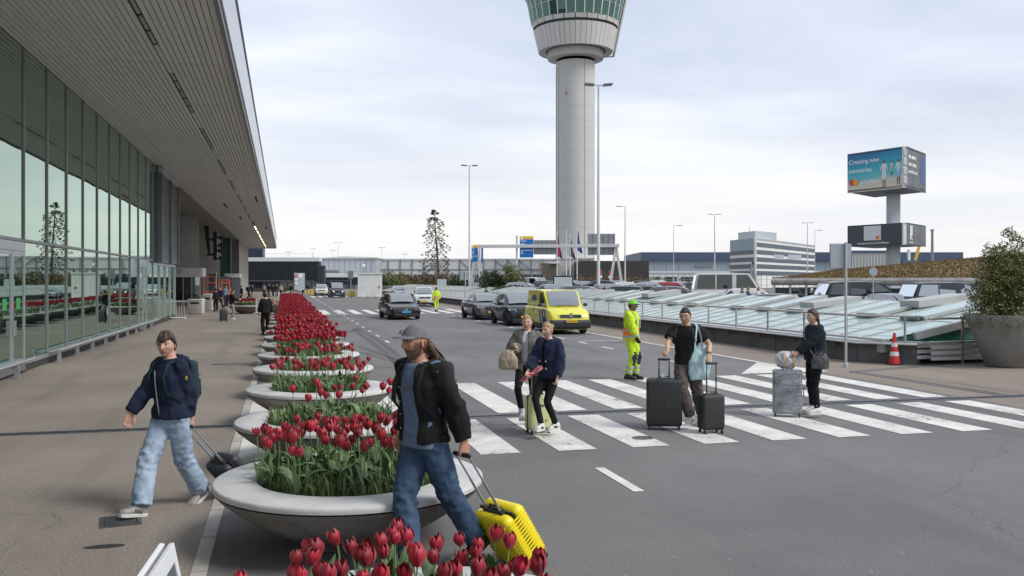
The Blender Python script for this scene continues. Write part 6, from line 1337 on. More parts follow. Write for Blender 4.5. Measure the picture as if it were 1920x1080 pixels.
def remesh(mb, vox, smooth=4):
    me = mb.mesh('t'); o = bpy.data.objects.new('t', me); col.objects.link(o)
    r = o.modifiers.new('r', 'REMESH'); r.mode = 'VOXEL'; r.voxel_size = vox
    s = o.modifiers.new('s', 'SMOOTH'); s.factor = .5; s.iterations = smooth
    out = evalmesh(o); bpy.data.objects.remove(o); return out
def coords(me):
    a_ = np.empty(len(me.vertices) * 3); me.vertices.foreach_get('co', a_); return a_.reshape(-1, 3)
def setco(me, a_): me.vertices.foreach_set('co', a_.ravel()); me.update()
def wrinkle(me, amp, freq, seed=0, stretch=(1, 1, .55), zones=None):
    c = coords(me); nn = np.empty(len(c) * 3); me.vertices.foreach_get('normal', nn); nn = nn.reshape(-1, 3); off = Vector((seed * 7.3, seed * 3.1, seed))
    for i in range(len(c)):
        p = Vector((c[i][0] * freq * stretch[0], c[i][1] * freq * stretch[1], c[i][2] * freq * stretch[2])) + off
        v = abs(noise.noise(p)) * -1.6 + .35 + .5 * noise.noise(p * 2.3); k = 1.0
        if zones:
            k = .45
            for (z, r_) in zones: k += 1.1 * math.exp(-((c[i] - np.array(z)) ** 2).sum() / (r_ * r_))
        c[i] += nn[i] * amp * v * k
    setco(me, c)
def ik(a_, c_, l1, l2, pole):
    a_, c_, pole = Vector(a_), Vector(c_), Vector(pole); d = c_ - a_; L0 = d.length
    if L0 > (l1 + l2) * .995: d = d * ((l1 + l2) * .995 / L0); c_ = a_ + d; L0 = d.length
    x = (l1 * l1 - l2 * l2 + L0 * L0) / (2 * L0); h = math.sqrt(max(0, l1 * l1 - x * x)); dn = d.normalized(); pn = pole - dn * pole.dot(dn)
    if pn.length < 1e-4: pn = Vector((0, -1, 0))
    return a_ + dn * x + pn.normalized() * h, c_
def loft(m, secs, n=20):
    """secs: (centre, rx, ry, matrix) -> closed tube of ellipses, squarish"""
    base = len(m.v)
    for (c, rx, ry, M) in secs:
        for k in range(n):
            a_ = 2 * math.pi * k / n; ca, sa = math.cos(a_), math.sin(a_); f = (abs(ca) ** 2.6 + abs(sa) ** 2.6) ** (-1 / 2.6)
            m.v.append(tuple(Vector(c) + M @ Vector((rx * ca * f, ry * sa * f, 0))))
    for i in range(len(secs) - 1):
        for k in range(n): q = base + i * n; m.f.append((q + k, q + (k + 1) % n, q + n + (k + 1) % n, q + n + k))
    m.f.append(tuple(base + k for k in reversed(range(n)))); q = base + (len(secs) - 1) * n; m.f.append(tuple(q + k for k in range(n)))
def head_grid(nu, nv, fem, fn=None):
    vs_ = []; cols = []
    g = lambda x, s: math.exp(-(x / s) ** 2)
    for j in range(nv + 1):
        th = math.pi * j / nv
        for k in range(nu):
            ph = 2 * math.pi * k / nu; x = math.sin(th) * math.sin(ph); y = math.sin(th) * math.cos(ph); z = math.cos(th)
            X, Y, Z = x * .076, y * .097, z * .118
            if z < 0: t = -z; X *= 1 - (.30 + .05 * fem) * t ** 1.4; Y *= 1 - .10 * t
            if y < 0 and z < 0: Y *= 1 - .32 * (-z) ** 1.3
            if y < 0: Y *= 1.03
            if y > 0:
                Y *= .93; ax = abs(X)
                Y += (.026 * g(X, .0115) * (g(Z + .020, .017)) + .012 * g(X, .009) * g(Z - .008, .02))           # nose
                Y -= .011 * g(ax - .031, .015) * g(Z - .018, .012); Y += .005 * g(ax - .028, .02) * g(Z - .036, .008)   # sockets, brow
                Y += (.006 + .002 * fem) * g(X, .020) * g(Z + .055, .0075) - .003 * g(X, .02) * g(Z + .056, .0022) - .004 * g(X, .02) * g(Z + .068, .007)
                Y += (.010 - .003 * fem) * g(X, .018) * g(Z + .090, .016); Y += .005 * g(ax - .045, .014) * g(Z + .012, .016); Y -= .004 * g(ax - .05, .012) * g(Z + .05, .02)
            vs_.append((X, Y, Z))
    fs = [(j * nu + k, j * nu + (k + 1) % nu, (j + 1) * nu + (k + 1) % nu, (j + 1) * nu + k) for j in range(nv) for k in range(nu)]
    return vs_, fs
def head_col(v, skin, o):
    X, Y, Z = v; g = lambda x, s: math.exp(-(x / s) ** 2); c = Vector(skin)
    if Y > .03:
        lip = g(X / 1.0, .019) * g(Z + .0555, .0065); lc = Vector(o.get('lip', (skin[0] * .78, skin[1] * .42, skin[2] * .42))); c = c.lerp(lc, min(1, lip * 1.6))
        mo = g(X, .018) * g(Z + .0562, .0022); c = c.lerp(Vector((.06, .02, .02)), min(.85, mo))
        br = g(abs(X) - .03, .014) * g(Z - .036 + (abs(X) - .03) * .1, .0042); c = c.lerp(Vector(o['haircol']) * .8, min(.9, br * 1.2 * o.get('brow', 1)))
        ey = g(abs(X) - .031, .015) * g(Z - .018, .0085); c = c * (1 - .5 * ey)
        lash = g(abs(X) - .031, .013) * g(Z - .0235, .0024); c = c.lerp(Vector((.03, .02, .015)), min(.85, lash * 1.3))
        nos = g(abs(X) - .008, .004) * g(Z + .036, .004); c = c.lerp(Vector((.08, .03, .02)), .7 * nos)
        ck = g(abs(X) - .043, .018) * g(Z + .022, .018); c = c.lerp(Vector((skin[0] * 1.0, skin[1] * .74, skin[2] * .7)), .45 * ck)
    if o.get('beard'):
        az = math.atan2(abs(X), Y); mask = 0
        if Z < -.030 and az < 1.75: mask = min(1, (-.030 - Z) / .014)
        if az > .9 and az < 1.6 and Z < .02: mask = max(mask, min(1, (.02 - Z) / .02))
        if g(X, .016) * g(Z + .056, .0065) > .45: mask *= .25
        if Z > -.046 and abs(X) < .034 and Z < -.034: mask = max(mask, .8)
        if .02 < abs(X) < .06 and Z > -.045 and az < .9: mask *= .3
        c = c.lerp(Vector(o['haircol']) * .38, o['beard'] * mask * (.85 + .3 * noise.noise(Vector(v) * 160)))
    return c
def hand_mb(m, W_, d, pn, side, curl=.35, s=1.0, spread=.12):
    """palm + five fingers. d: direction from the wrist, pn: palm normal (towards the fingers' closing side)"""
    d = d.normalized(); pn = (pn - d * pn.dot(d)).normalized(); a_ = d.cross(pn) * side   # towards the thumb
    o = Vector(W_)
    secs = []
    for (t, w_, th) in ((-.015, .024, .020), (.0, .027, .019), (.025, .036, .018), (.06, .042, .016), (.088, .041, .014), (.098, .034, .010)):
        M = Matrix((a_, pn, d)).transposed(); secs.append((o + d * t * s, w_ * s, th * s, M))
    loft(m, secs, 12)
    for q, (off, ln, r_) in enumerate(((.030, .072, .0088), (.010, .080, .0092), (-.011, .074, .0088), (-.031, .058, .0078))):
        p = o + d * .088 * s + a_ * off * s; fd = (d + a_ * off * spread * 20 * (1 - curl) * .2).normalized(); pts = [p - d * .02 * s, p]; an = 0
        for k, fr in enumerate((.45, .32, .23)):
            an += (R(12) + curl * R(80 if k else 68)) * (1 + .12 * (q - 1) * .5) * (.75 if k == 2 else 1); dd = fd * math.cos(an) + pn * math.sin(an); p = p + dd * ln * fr * s; pts.append(p)
        m.tube(pts, [r_ * s, r_ * 1.05 * s, r_ * s, r_ * .92 * s, r_ * .7 * s], 8)
    p = o + d * .018 * s + a_ * .026 * s; td = (d * .62 + a_ * .72 + pn * .35 * (1 + curl)).normalized(); pts = [p - td * .01 * s, p + td * .032 * s]; td2 = (d * .85 + a_ * .15 + pn * (.3 + .9 * curl)).normalized(); pts += [pts[-1] + td2 * .03 * s, pts[-1] + td2 * .055 * s]
    m.tube(pts, [.013 * s, .0125 * s, .0105 * s, .008 * s], 8)
def setcol(me, cols):
    ca = me.color_attributes.new('Col', 'FLOAT_COLOR', 'POINT'); ca.data.foreach_set('color', np.array([list(c) + [1] for c in cols], dtype=np.float32).ravel())
def person(label, loc, rz, s, P, O, group=None, lod=0):
    """P: pose in metres in the person's own frame (x right, y forward); O: outfit"""
    e = empty('person', loc, rz, label, 'person', group)
    fem = O.get('fem', 0); vox = (.013, .02, .04)[lod]; sw = (.160 - .018 * fem) * s * O.get('wide', 1); bulk = O.get('bulk', 0)
    pel = Vector(P.get('pel', (0, 0, .95 * s))); lean = R(P.get('lean', 0)); side = R(P.get('side', 0)); tw = R(P.get('twist', 0)); ptw = R(P.get('ptwist', 0))
    Mp = Euler((0, 0, ptw)).to_matrix(); Mt = Euler((-lean, side, tw)).to_matrix()
    Mm = Euler((-lean * .6, side * .6, (tw + ptw) / 2)).to_matrix()
    def T(x, y, z):   # torso rest coordinates, z above the pelvis in units of stature scale
        M = Mp if z <= 0 else (Mm if z < .2 else Mt); base = pel
        if z >= .2: base = pel + Mm @ Vector((0, 0, .2 * s)); z -= .2; return base + Mt @ Vector((x, y, z)) * 1.0 if False else base + Mt @ Vector((x, y, z * s))
        return base + M @ Vector((x, y, z * s))
    if 'head_pos' in P:
        d0 = T(0, .02 * s, .52) + (Mt @ Vector((0, .01, 1)) * .138 * s) - pel; pel += Vector(P['head_pos']) - d0 - pel
    neck0 = T(0, -.02 * s, .52); headc = T(0, .02 * s, .52) + (Mt @ Vector((0, .01, 1)) * .138 * s)
    hy, hp, hr_ = [R(a_) for a_ in P.get('head', (0, 0, 0))]; Mh = Euler((-hp, hr_, hy), 'XYZ').to_matrix()
    shl = {k: T(k * sw, -.01 * s, .475 if not fem else .47) for k in (-1, 1)}   # -1 = left, +1 = right
    hips = {k: pel + Mp @ Vector((k * .088 * s, 0, -.03 * s)) for k in (-1, 1)}
    J = {}
    for k, nm in ((-1, 'l'), (1, 'r')):
        w_ = P.get(nm + 'h', (k * .26 * s, .02, .80 * s)); pole = P.get(nm + 'el', (k * .35, -1, -.25)); el, w_ = ik(shl[k], w_, .29 * s, .255 * s, pole); J[nm + 'el'], J[nm + 'h'] = el, w_
        an = P.get(nm + 'a', (k * .1 * s, 0, .085 * s)); pole = P.get(nm + 'kn', (k * .12, 1, 0)); kn, an = ik(hips[k], an, .435 * s, .42 * s, pole); J[nm + 'kn'], J[nm + 'a'] = kn, an
    # ---- the body itself
    if lod < 2 or True:
        m = MB(); wq = 1 - .10 * fem
        loft(m, [(T(0, 0, -.10), .13 * s, .095 * s, Mp), (T(0, 0, -.0), .158 * s, .11 * s, Mp), (T(0, .0, .12), .135 * s * wq, .10 * s, Mm), (T(0, .0, .25), .148 * s * wq, .108 * s, Mt), (T(0, 0, .38), .165 * s * wq, .115 * s, Mt), (T(0, -.01 * s, .475), .15 * s * wq, .085 * s, Mt), (T(0, -.015 * s, .52), .07 * s, .065 * s, Mt)], 16)
        m.tube([neck0 - Vector((0, 0, .03 * s)), (neck0 + headc) / 2 , headc - Mh @ Vector((0, .012, .05)) * s], [.062 * s * (1 - .14 * fem), .056 * s * (1 - .14 * fem), .055 * s * (1 - .14 * fem)], 12)
        for k, nm in ((-1, 'l'), (1, 'r')):
            m.sph(shl[k], .058 * s, 12, 8); m.tube([shl[k], shl[k].lerp(J[nm + 'el'], .5), J[nm + 'el'], J[nm + 'el'].lerp(J[nm + 'h'], .3), J[nm + 'h']], [.052 * s, .049 * s, .040 * s, .042 * s, .026 * s], 10)
            m.tube([hips[k] + Vector((0, 0, .03)), hips[k].lerp(J[nm + 'kn'], .5), J[nm + 'kn'], J[nm + 'kn'].lerp(J[nm + 'a'], .35), J[nm + 'a']], [.070 * s, .058 * s, .040 * s, .036 * s, .030 * s], 10)
        body = remesh(m, max(vox, .016), 3)
        bv = [tuple(v.co) for v in body.vertices]; bf = [tuple(p_.vertices) for p_ in body.polygons]; sk_ = Vector(O['skin']); cols = [sk_] * len(bv)
        hd = MB(); nu, nv = ((56, 48), (36, 30), (16, 12))[lod]; hv, hf = head_grid(nu, nv, fem); ho = dict(haircol=O['hair'][1], **{k: O[k] for k in ('beard', 'lip', 'brow') if k in O})
        hc = [head_col(v, O['skin'], ho) for v in hv]; hs = s * O.get('headscale', 1.04)
        hd.add([headc + Mh @ (Vector(v) * hs) for v in hv], hf)
        for k in (-1, 1):
            ear = MB().sph((0, 0, 0), .032, 10, 8, (.28, .55, 1.0)); hd.add([headc + Mh @ ((Vector((k * .076, -.008, .000)) + Euler((R(-10), 0, R(k * -18))).to_matrix() @ Vector(v)) * hs) for v in ear.v], ear.f); hc += [Vector((O['skin'][0] * .95, O['skin'][1] * .72, O['skin'][2] * .66))] * len(ear.v)
        if not O.get('gloves'):
            for k, nm in ((-1, 'l'), (1, 'r')):
                fd = P.get(nm + 'hd'); fd = Vector(fd) if fd else (J[nm + 'h'] - J[nm + 'el']); pn = Vector(P.get(nm + 'pn', (-k, .2, 0)))
                hand_mb(hd, J[nm + 'h'], fd, pn, -k if P.get(nm + 'flip') is None else k, P.get(nm + 'curl', .4), s * (1 - .08 * fem)); 
            hc += [sk_ * .98] * (len(hd.v) - len(hc))
        n0 = len(bv); bme = bpy.data.meshes.new('body'); bme.from_pydata(bv + [tuple(v) for v in hd.v], [], bf + [tuple(i + n0 for i in f) for f in hd.f]); setcol(bme, cols + hc)
        link('body', bme, skin_mat(), e, smooth=80)
    # eyes
    if lod < 2:
        for k in (-1, 1):
            c = headc + Mh @ (Vector((k * .0305, .0715, .018)) * hs); ev = MB().sph((0, 0, 0), .0118 * hs, 12, 8, (1.15, 1, .72)); me = MB().add([c + Mh @ Vector(v) for v in ev.v], ev.f).mesh('eye')
            eo = link('eye', me, mat('eye_white', (.42, .39, .37), .35), e, smooth=True)
            iv = MB().lathe([(0, .0012), (.0068 * hs, .0), (.0070 * hs, -.002)], 12); MB().add([c + Mh @ Vector((v[0] + k * 0 + R(0), .0112 * hs + v[2], v[1])) for v in iv.v], iv.f).build('iris', mat('iris', (.03, .02, .015), .15), eo)
    # ---- hair
    kind, hcx = O['hair'][0], O['hair'][1]; hm = mat('hair_%02d%02d%02d' % tuple(int(c * 99) for c in hcx), hcx, .45, c2=tuple(c * .45 for c in hcx), vscale=26, stretch=(1, 1, .25), bump=1.2, bscale=70, detail=6)
    if kind != 'none':
        nu, nv = ((64, 40), (40, 26), (16, 12))[lod]; vs_ = []; rnd = random.Random(len(label)); thick = O.get('hthick', .012 if fem else .016)
        hv, hf = head_grid(nu, nv, fem)
        for v in hv:
            X, Y, Z = v; az = abs(math.atan2(X, Y)); el = math.asin(max(-1, min(1, Z / .118)))
            if az < .75: e0 = R(31) if kind != 'fringe' else R(24)
            elif az < 1.35: e0 = R(31) + (R(8) - R(31)) * (az - .75) / .6
            elif az < 1.62: e0 = R(8) - R(24) * (az - 1.35) / .27
            else: e0 = R(-16) - R(24) * min(1, (az - 1.62) / .7)
            if kind == 'fringe' and az < .9: e0 -= R(11) * max(0, math.sin(X * 40 + 1.4))
            t = (el - e0) / R(10); t = max(-1, min(1, t)); nz_ = noise.noise(Vector((X * 45, Y * 16, Z * 16))) ; rdg = abs(noise.noise(Vector((X * 60 + 5, Y * 30, Z * 14))))
            up_ = max(0, Z / .118)
            if 'cap' in O and Z > .012: t = min(t, 0)
            off = (thick * (.55 + .3 * up_ + .35 * nz_ - .35 * rdg)) * max(0, t) ** .6 - .010 * max(0, -t) - .002
            n_ = Vector((X / .076 ** 2, Y / .097 ** 2, Z / .118 ** 2)).normalized(); vs_.append(headc + Mh @ ((Vector(v) + n_ * off) * hs))
        link('hair', MB().add(vs_, hf).mesh('hair'), hm, e, smooth=80)
        def strands(p0, p1, sag, n, spread0, spread1, r, nm='hair_strand', seed=3):
            rn = random.Random(seed); m = MB()
            for q in range(n):
                a0 = Vector((rn.gauss(0, 1), rn.gauss(0, 1), rn.gauss(0, 1))); pts = []; L_e = rn.uniform(.75, 1.05)
                for j in range(6): t = j / 5 * L_e; pts.append(Vector(p0).lerp(Vector(p1), t) + Vector(sag) * math.sin(math.pi * t) * .5 + a0 * (spread0 + (spread1 - spread0) * t))
                m.tube(pts, [r * .7, r * .7, r * .65, r * .5, r * .35, r * .1], 4)
            return m.build('hair_length', hm, e, smooth=True)
        HB = lambda x, y, z: headc + Mh @ (Vector((x, y, z)) * hs)
        if kind == 'ponytail': strands(HB(0, -.10, .01), HB(*O.get('tail', (.0, -.15, -.17))), (0, 0, 0), 26, .008, .012, .012)
        if kind == 'bun': MB().sph(HB(0, -.115, .035), .04 * hs, 14, 10, (1, .8, 1)).build('hair_bun', hm, e, smooth=True); strands(HB(.05, .03, .03), HB(.07, -.03, -.06), (0, 0, 0), 5, .004, .006, .003, seed=5)
        if kind == 'longback':
            strands(HB(0, -.075, -.01), HB(*O.get('tail', (.0, -.16, -.20))), (0, -.03, .02), 70, .018, .026, .012); strands(HB(-.055, -.06, .0), HB(-.07, -.13, -.15), (0, -.02, 0), 30, .010, .016, .010, seed=8); strands(HB(.055, -.06, .0), HB(.07, -.13, -.15), (0, -.02, 0), 30, .010, .016, .010, seed=9)
    # ---- cap
    if 'cap' in O:
        cm_ = O['cap']; vs_ = []; cnt = 0; hv, hf = head_grid(36, 24, 0); keep = []
        for v in hv:
            X, Y, Z = v; e0 = .044 - .020 * (Y < 0) * min(1, -Y / .08) - .002
            n_ = Vector((X / .076 ** 2, Y / .097 ** 2, Z / .118 ** 2)).normalized(); t = (Z - e0) / .02; off = .014 if t > 0 else .011; Zc = max(Z, e0); vs_.append(headc + Mh @ ((Vector((X, Y, Zc)) + Vector((n_.x, n_.y, max(0, n_.z) * (.9 if Zc > e0 + .03 else .4))) * off) * hs))
        cp = link('cap', MB().add(vs_, hf).mesh('cap'), cm_, e, smooth=80)
        vb = []; nq = 14
        for j in range(5):
            for k in range(nq + 1):
                a_ = R(-62) + R(124) * k / nq; ln = .072 * math.cos(a_ * .95) ** .7 * j / 4; vb.append(headc + Mh @ (Vector((math.sin(a_) * (.079 + ln * .45), math.cos(a_) * (.096 + ln * 1.05) , .053 - .014 * abs(math.sin(a_)) * (j / 4 + .3) - ln * .10)) * hs))
        bm_ = MB().add(vb, [(j * (nq + 1) + k, j * (nq + 1) + k + 1, (j + 1) * (nq + 1) + k + 1, (j + 1) * (nq + 1) + k) for j in range(4) for k in range(nq)]).build('brim', O.get('brim', cm_), cp, smooth=80); md = bm_.modifiers.new('s', 'SOLIDIFY'); md.thickness = .004
        if O.get('captext'):
            tx = text(O['captext'], .042 * hs, mat('cap_letters', (.02, .025, .05), .6), cp, (0, 0, 0), (0, 0, 0), .001); Mx = Mh @ Euler((R(90 - 16), 0, R(180))).to_matrix(); tx.matrix_basis = Matrix.Translation(headc + Mh @ (Vector((.0, .112, .075)) * hs)) @ Mx.to_4x4()
    # ---- glasses
    if O.get('glasses'):
        gm = mat('spectacle_' + str(O['glasses']), (.02, .02, .02) if O['glasses'] == 1 else (.5, .4, .3), .3); m = MB()
        for k in (-1, 1):
            pts = [headc + Mh @ (Vector((k * .032 + .023 * math.cos(a_), .094, .014 + .019 * math.sin(a_))) * hs) for a_ in [i * math.pi / 7 for i in range(15)]]; m.tube(pts, .0022 if O['glasses'] == 1 else .0013, 5, cap=False)
            m.tube([headc + Mh @ (Vector((k * .056, .092, .02)) * hs), headc + Mh @ (Vector((k * .080, .0, .018)) * hs)], .0018, 5)
        m.tube([headc + Mh @ (Vector((-.009, .096, .016)) * hs), headc + Mh @ (Vector((.009, .096, .016)) * hs)], .002, 5); m.build('spectacles', gm, e)
    # ---- trousers
    tr = O['trousers']; tm, th_, tk, tn, hem = tr  # material, thigh, knee, hem radius, hem height fraction
    m = MB(); hipw = O.get('hipw', 1)
    loft(m, [(T(0, 0, -.13), .12 * s * hipw, .10 * s, Mp), (T(0, -.005, -.03), (.155 + .012 * fem) * s * hipw, .118 * s * hipw, Mp), (T(0, 0, .05), .138 * s * (1 - .05 * fem), .102 * s, Mp), (T(0, 0, .10), .125 * s * (1 - .08 * fem), .092 * s, Mp)], 18)
    for k, nm in ((-1, 'l'), (1, 'r')):
        kn, an = J[nm + 'kn'], J[nm + 'a']; end = kn.lerp(an, hem); back = Vector((0, 0, 0))
        m.tube([hips[k] + Vector((0, 0, .05 * s)), hips[k].lerp(kn, .35), hips[k].lerp(kn, .7), kn, kn.lerp(end, .3), kn.lerp(end, .65), end], [.092 * s, th_ * s, (th_ * .5 + tk * .5) * s, tk * s, (tk * .75 + tn * .25) * s, (tk * .35 + tn * .65) * s, tn * s], 14)
    tme = remesh(m, vox, 2)
    if lod < 2: wrinkle(tme, (.017 if tk > .062 else .005) * s, 10, 1, (1, 1, 1.3), zones=[(J['lkn'], .14), (J['rkn'], .14), (hips[-1], .1), (hips[1], .1), (J['la'], .13), (J['ra'], .13)])
    link('trousers', tme, tm, e, smooth=80)
    # ---- upper garments, inner ones first
    for gi, gmt in enumerate(O['tops']):
        gm_, ex, sl, hemz, opn, nm_ = gmt[:6]; ay = gmt[6] if len(gmt) > 6 else 1.0; sr = gmt[7] if len(gmt) > 7 else 1.0
        m = MB(); zt = [(hemz, .161, .125), ((hemz + .12) / 2, .156, .120), (.12, .142 - .01 * fem, .108), (.25, .152 - .012 * fem, .114 + .012 * fem), (.37, .168 - .012 * fem, .120 + .014 * fem), (.445, .152 - .012 * fem, .104), (.488, .112, .085), (.522, .078, .07)]
        if hemz > .1: zt = [(hemz, .146, .11)] + zt[2:]
        loft(m, [(T(0, -.004, z), (a_ + ex) * s * (1 if i > 0 else 1.0), (b_ + ex * ay) * s, Mp if z < .05 else (Mm if z < .2 else Mt)) for i, (z, a_, b_) in enumerate(zt)], 20)
        for k, nm in ((-1, 'l'), (1, 'r')):
            el, w_ = J[nm + 'el'], J[nm + 'h']; m.sph(shl[k] - Vector((0, 0, .006)), (.056 + ex * .6) * s, 12, 8)
            if sl <= .5: e1 = shl[k].lerp(el, sl / .5); m.tube([shl[k], shl[k].lerp(e1, .5), e1], [(.052 + ex * .8) * s, (.055 + ex) * s * sr, (.060 + ex) * s * sr], 12)
            else: e1 = el.lerp(w_, (sl - .5) / .5); m.tube([shl[k], shl[k].lerp(el, .5), el, el.lerp(e1, .4), e1], [(.052 + ex * .8) * s, (.054 + ex * .85) * s * sr, (.049 + ex * .9) * s * sr, (.047 + ex * .9) * s * sr, (.036 + ex * .8) * s * sr], 12)
        gme = remesh(m, vox, 2)
        if opn and lod < 2:
            inv = Mt.inverted(); bm = bmesh.new(); bm.from_mesh(gme); dl = []
            for v in bm.verts:
                q = inv @ (v.co - T(0, 0, .3)); zq = q.z / s; half = opn[0] + (opn[1] - opn[0]) * max(0, min(1, (zq + .3) / .52))
                if q.y > 0.0 and abs(q.x - opn[2] * s) < half * s and zq < .235 and (v.co - shl[1]).length > .1 * s and (v.co - shl[-1]).length > .1 * s: dl.append(v)
            bmesh.ops.delete(bm, geom=dl, context='VERTS'); bm.to_mesh(gme); bm.free()
        if lod < 2: wrinkle(gme, (.008 + ex * .36) * s * O.get('fold', 1), 9, 2 + gi, (1, 1, .7), zones=[(J['lel'], .13), (J['rel'], .13), (T(0, 0, .08), .14), (shl[-1], .08), (shl[1], .08)])
        go = link(nm_, gme, gm_, e, smooth=80)
        if opn and lod < 2: md = go.modifiers.new('s', 'SOLIDIFY'); md.thickness = .012
        if len(gmt) > 8 and gmt[8]:      # collar
            cr_ = gmt[8]; pts = []
            for i in range(15): a_ = R(-160 + 320 * i / 14) if opn else R(360 * i / 14); pts.append(T(math.sin(a_) * (.078 + ex) * s, (-math.cos(a_)) * (.070 + ex) * s - .012 * s, .515) + Vector((0, 0, -.025 * s * (1 - math.cos(a_)) / 2 * (2.2 if opn else 1))))
            MB().tube(pts, cr_ * s, 8, ell=(.55, 1.5)).build('collar', gm_, go, smooth=80)
    # ---- shoes
    for k, nm in ((-1, 'l'), (1, 'r')):
        an = J[nm + 'a']; py, pp = P.get(nm + 'f', (k * -6, 0)); Mf = Euler((R(pp), 0, R(py))).to_matrix(); Lf = .285 * s * (1 - .08 * fem); up = MB(); sm_, so_ = O['shoes'][:2]
        B = an - Mf @ Vector((0, .0, .072 * s)); secs = []
        for (y, w_, h) in ((-.075, .026, .040), (-.06, .036, .075), (-.02, .038, .090), (.03, .038, .082), (.08, .041, .060), (.13, .046, .048), (.17, .043, .040), (.198, .028, .028)):
            f = Lf / .285; secs.append((B + Mf @ Vector((0, y * f, (h / 2 + .012) * s)), w_ * s, h / 2 * s * 1.15, Mf @ Euler((R(90), 0, 0)).to_matrix()))
        loft(up, secs, 14); sh_ = up.build('shoe', sm_, e, smooth=80)
        so = MB(); ol = [(-.078, .020), (-.06, .036), (0, .038), (.07, .042), (.13, .050), (.175, .046), (.20, .028)]; f = Lf / .285; o1 = [(x * s, y * f) for y, x in ol] + [(-x * s, y * f) for y, x in reversed(ol)]
        q = MB().prism(o1, 'z', -.012 * s, .020 * s); MB().add([B + Mf @ Vector(v) for v in q.v], q.f).build('sole', so_, sh_, bevel=.003)
        if len(O['shoes']) > 2 and lod < 2:
            for sx in (-1, 1): q = MB().box((sx * .041 * s, .04 * f, .040 * s), (.006, .085 * f, .026 * s), rot=(R(14), 0, R(-2 * sx))); MB().add([B + Mf @ Vector(v) for v in q.v], q.f).build('side_panel', O['shoes'][2], sh_)
            q = MB().box((0, .165 * f, .045 * s), (.07 * s, .05 * f, .014 * s), rot=(R(-12), 0, 0)); MB().add([B + Mf @ Vector(v) for v in q.v], q.f).build('toe_cap', O['shoes'][2] if len(O['shoes']) > 3 else sm_, sh_, bevel=.005)
            for z_ in range(4): q = MB().box((0, (.045 + z_ * .022) * f, (.094 - z_ * .011) * s), (.044 * s, .007, .008)); MB().add([B + Mf @ Vector(v) for v in q.v], q.f).build('lace', mat('lace', (.55, .55, .53), .8), sh_)
        if O.get('socks') and lod < 2: MB().tube([an - Vector((0, 0, .02)), an.lerp(J[nm + 'kn'], .3)], [.043 * s, .046 * s], 12).build('sock', O['socks'], e, smooth=True)
    if O.get('gloves'):
        for k, nm in ((-1, 'l'), (1, 'r')):
            m = MB(); hand_mb(m, J[nm + 'h'], Vector(P[nm + 'hd']) if nm + 'hd' in P else J[nm + 'h'] - J[nm + 'el'], Vector(P.get(nm + 'pn', (-k, .2, 0))), -k, P.get(nm + 'curl', .4), s * 1.08); m.build('glove', O['gloves'], e, smooth=80)
    return e, dict(T=T, Mt=Mt, Mp=Mp, Mh=Mh, headc=headc, J=J, shl=shl, hips=hips, s=s, pel=pel)
def strapline(e, pts, w_, th, m, name='strap'):
    o = MB().tube(pts, w_ / 2, 8, ell=(1, th / w_)).build(name, m, e, smooth=80); return o
# joints given as places in the world (picture survey + distance) are turned into the person's own frame
def heading(phi):   # degrees turned from picture-left towards the camera
    a_ = R(phi); lf = Vector((-CY, SY)); tw = Vector((-SY, -CY)); v = lf * math.cos(a_) + tw * math.sin(a_); return math.atan2(-v.x, v.y)
def P3(u, v, d): p = at(u, d); p.z = zat(v, d); return p
class Fr:
    def __init__(s, u, d, phi): s.o = at(u, d); s.rz = heading(phi); s.Mi = Matrix.Rotation(-s.rz, 3, 'Z'); s.d = d
    def __call__(s, u, v, dd=0): return s.Mi @ (P3(u, v, s.d + dd) - s.o)
    def dir(s, x, y, z):   # picture directions: right, away, up
        w_ = Vector((CY * x + SY * y, -SY * x + CY * y, z)); return s.Mi @ w_
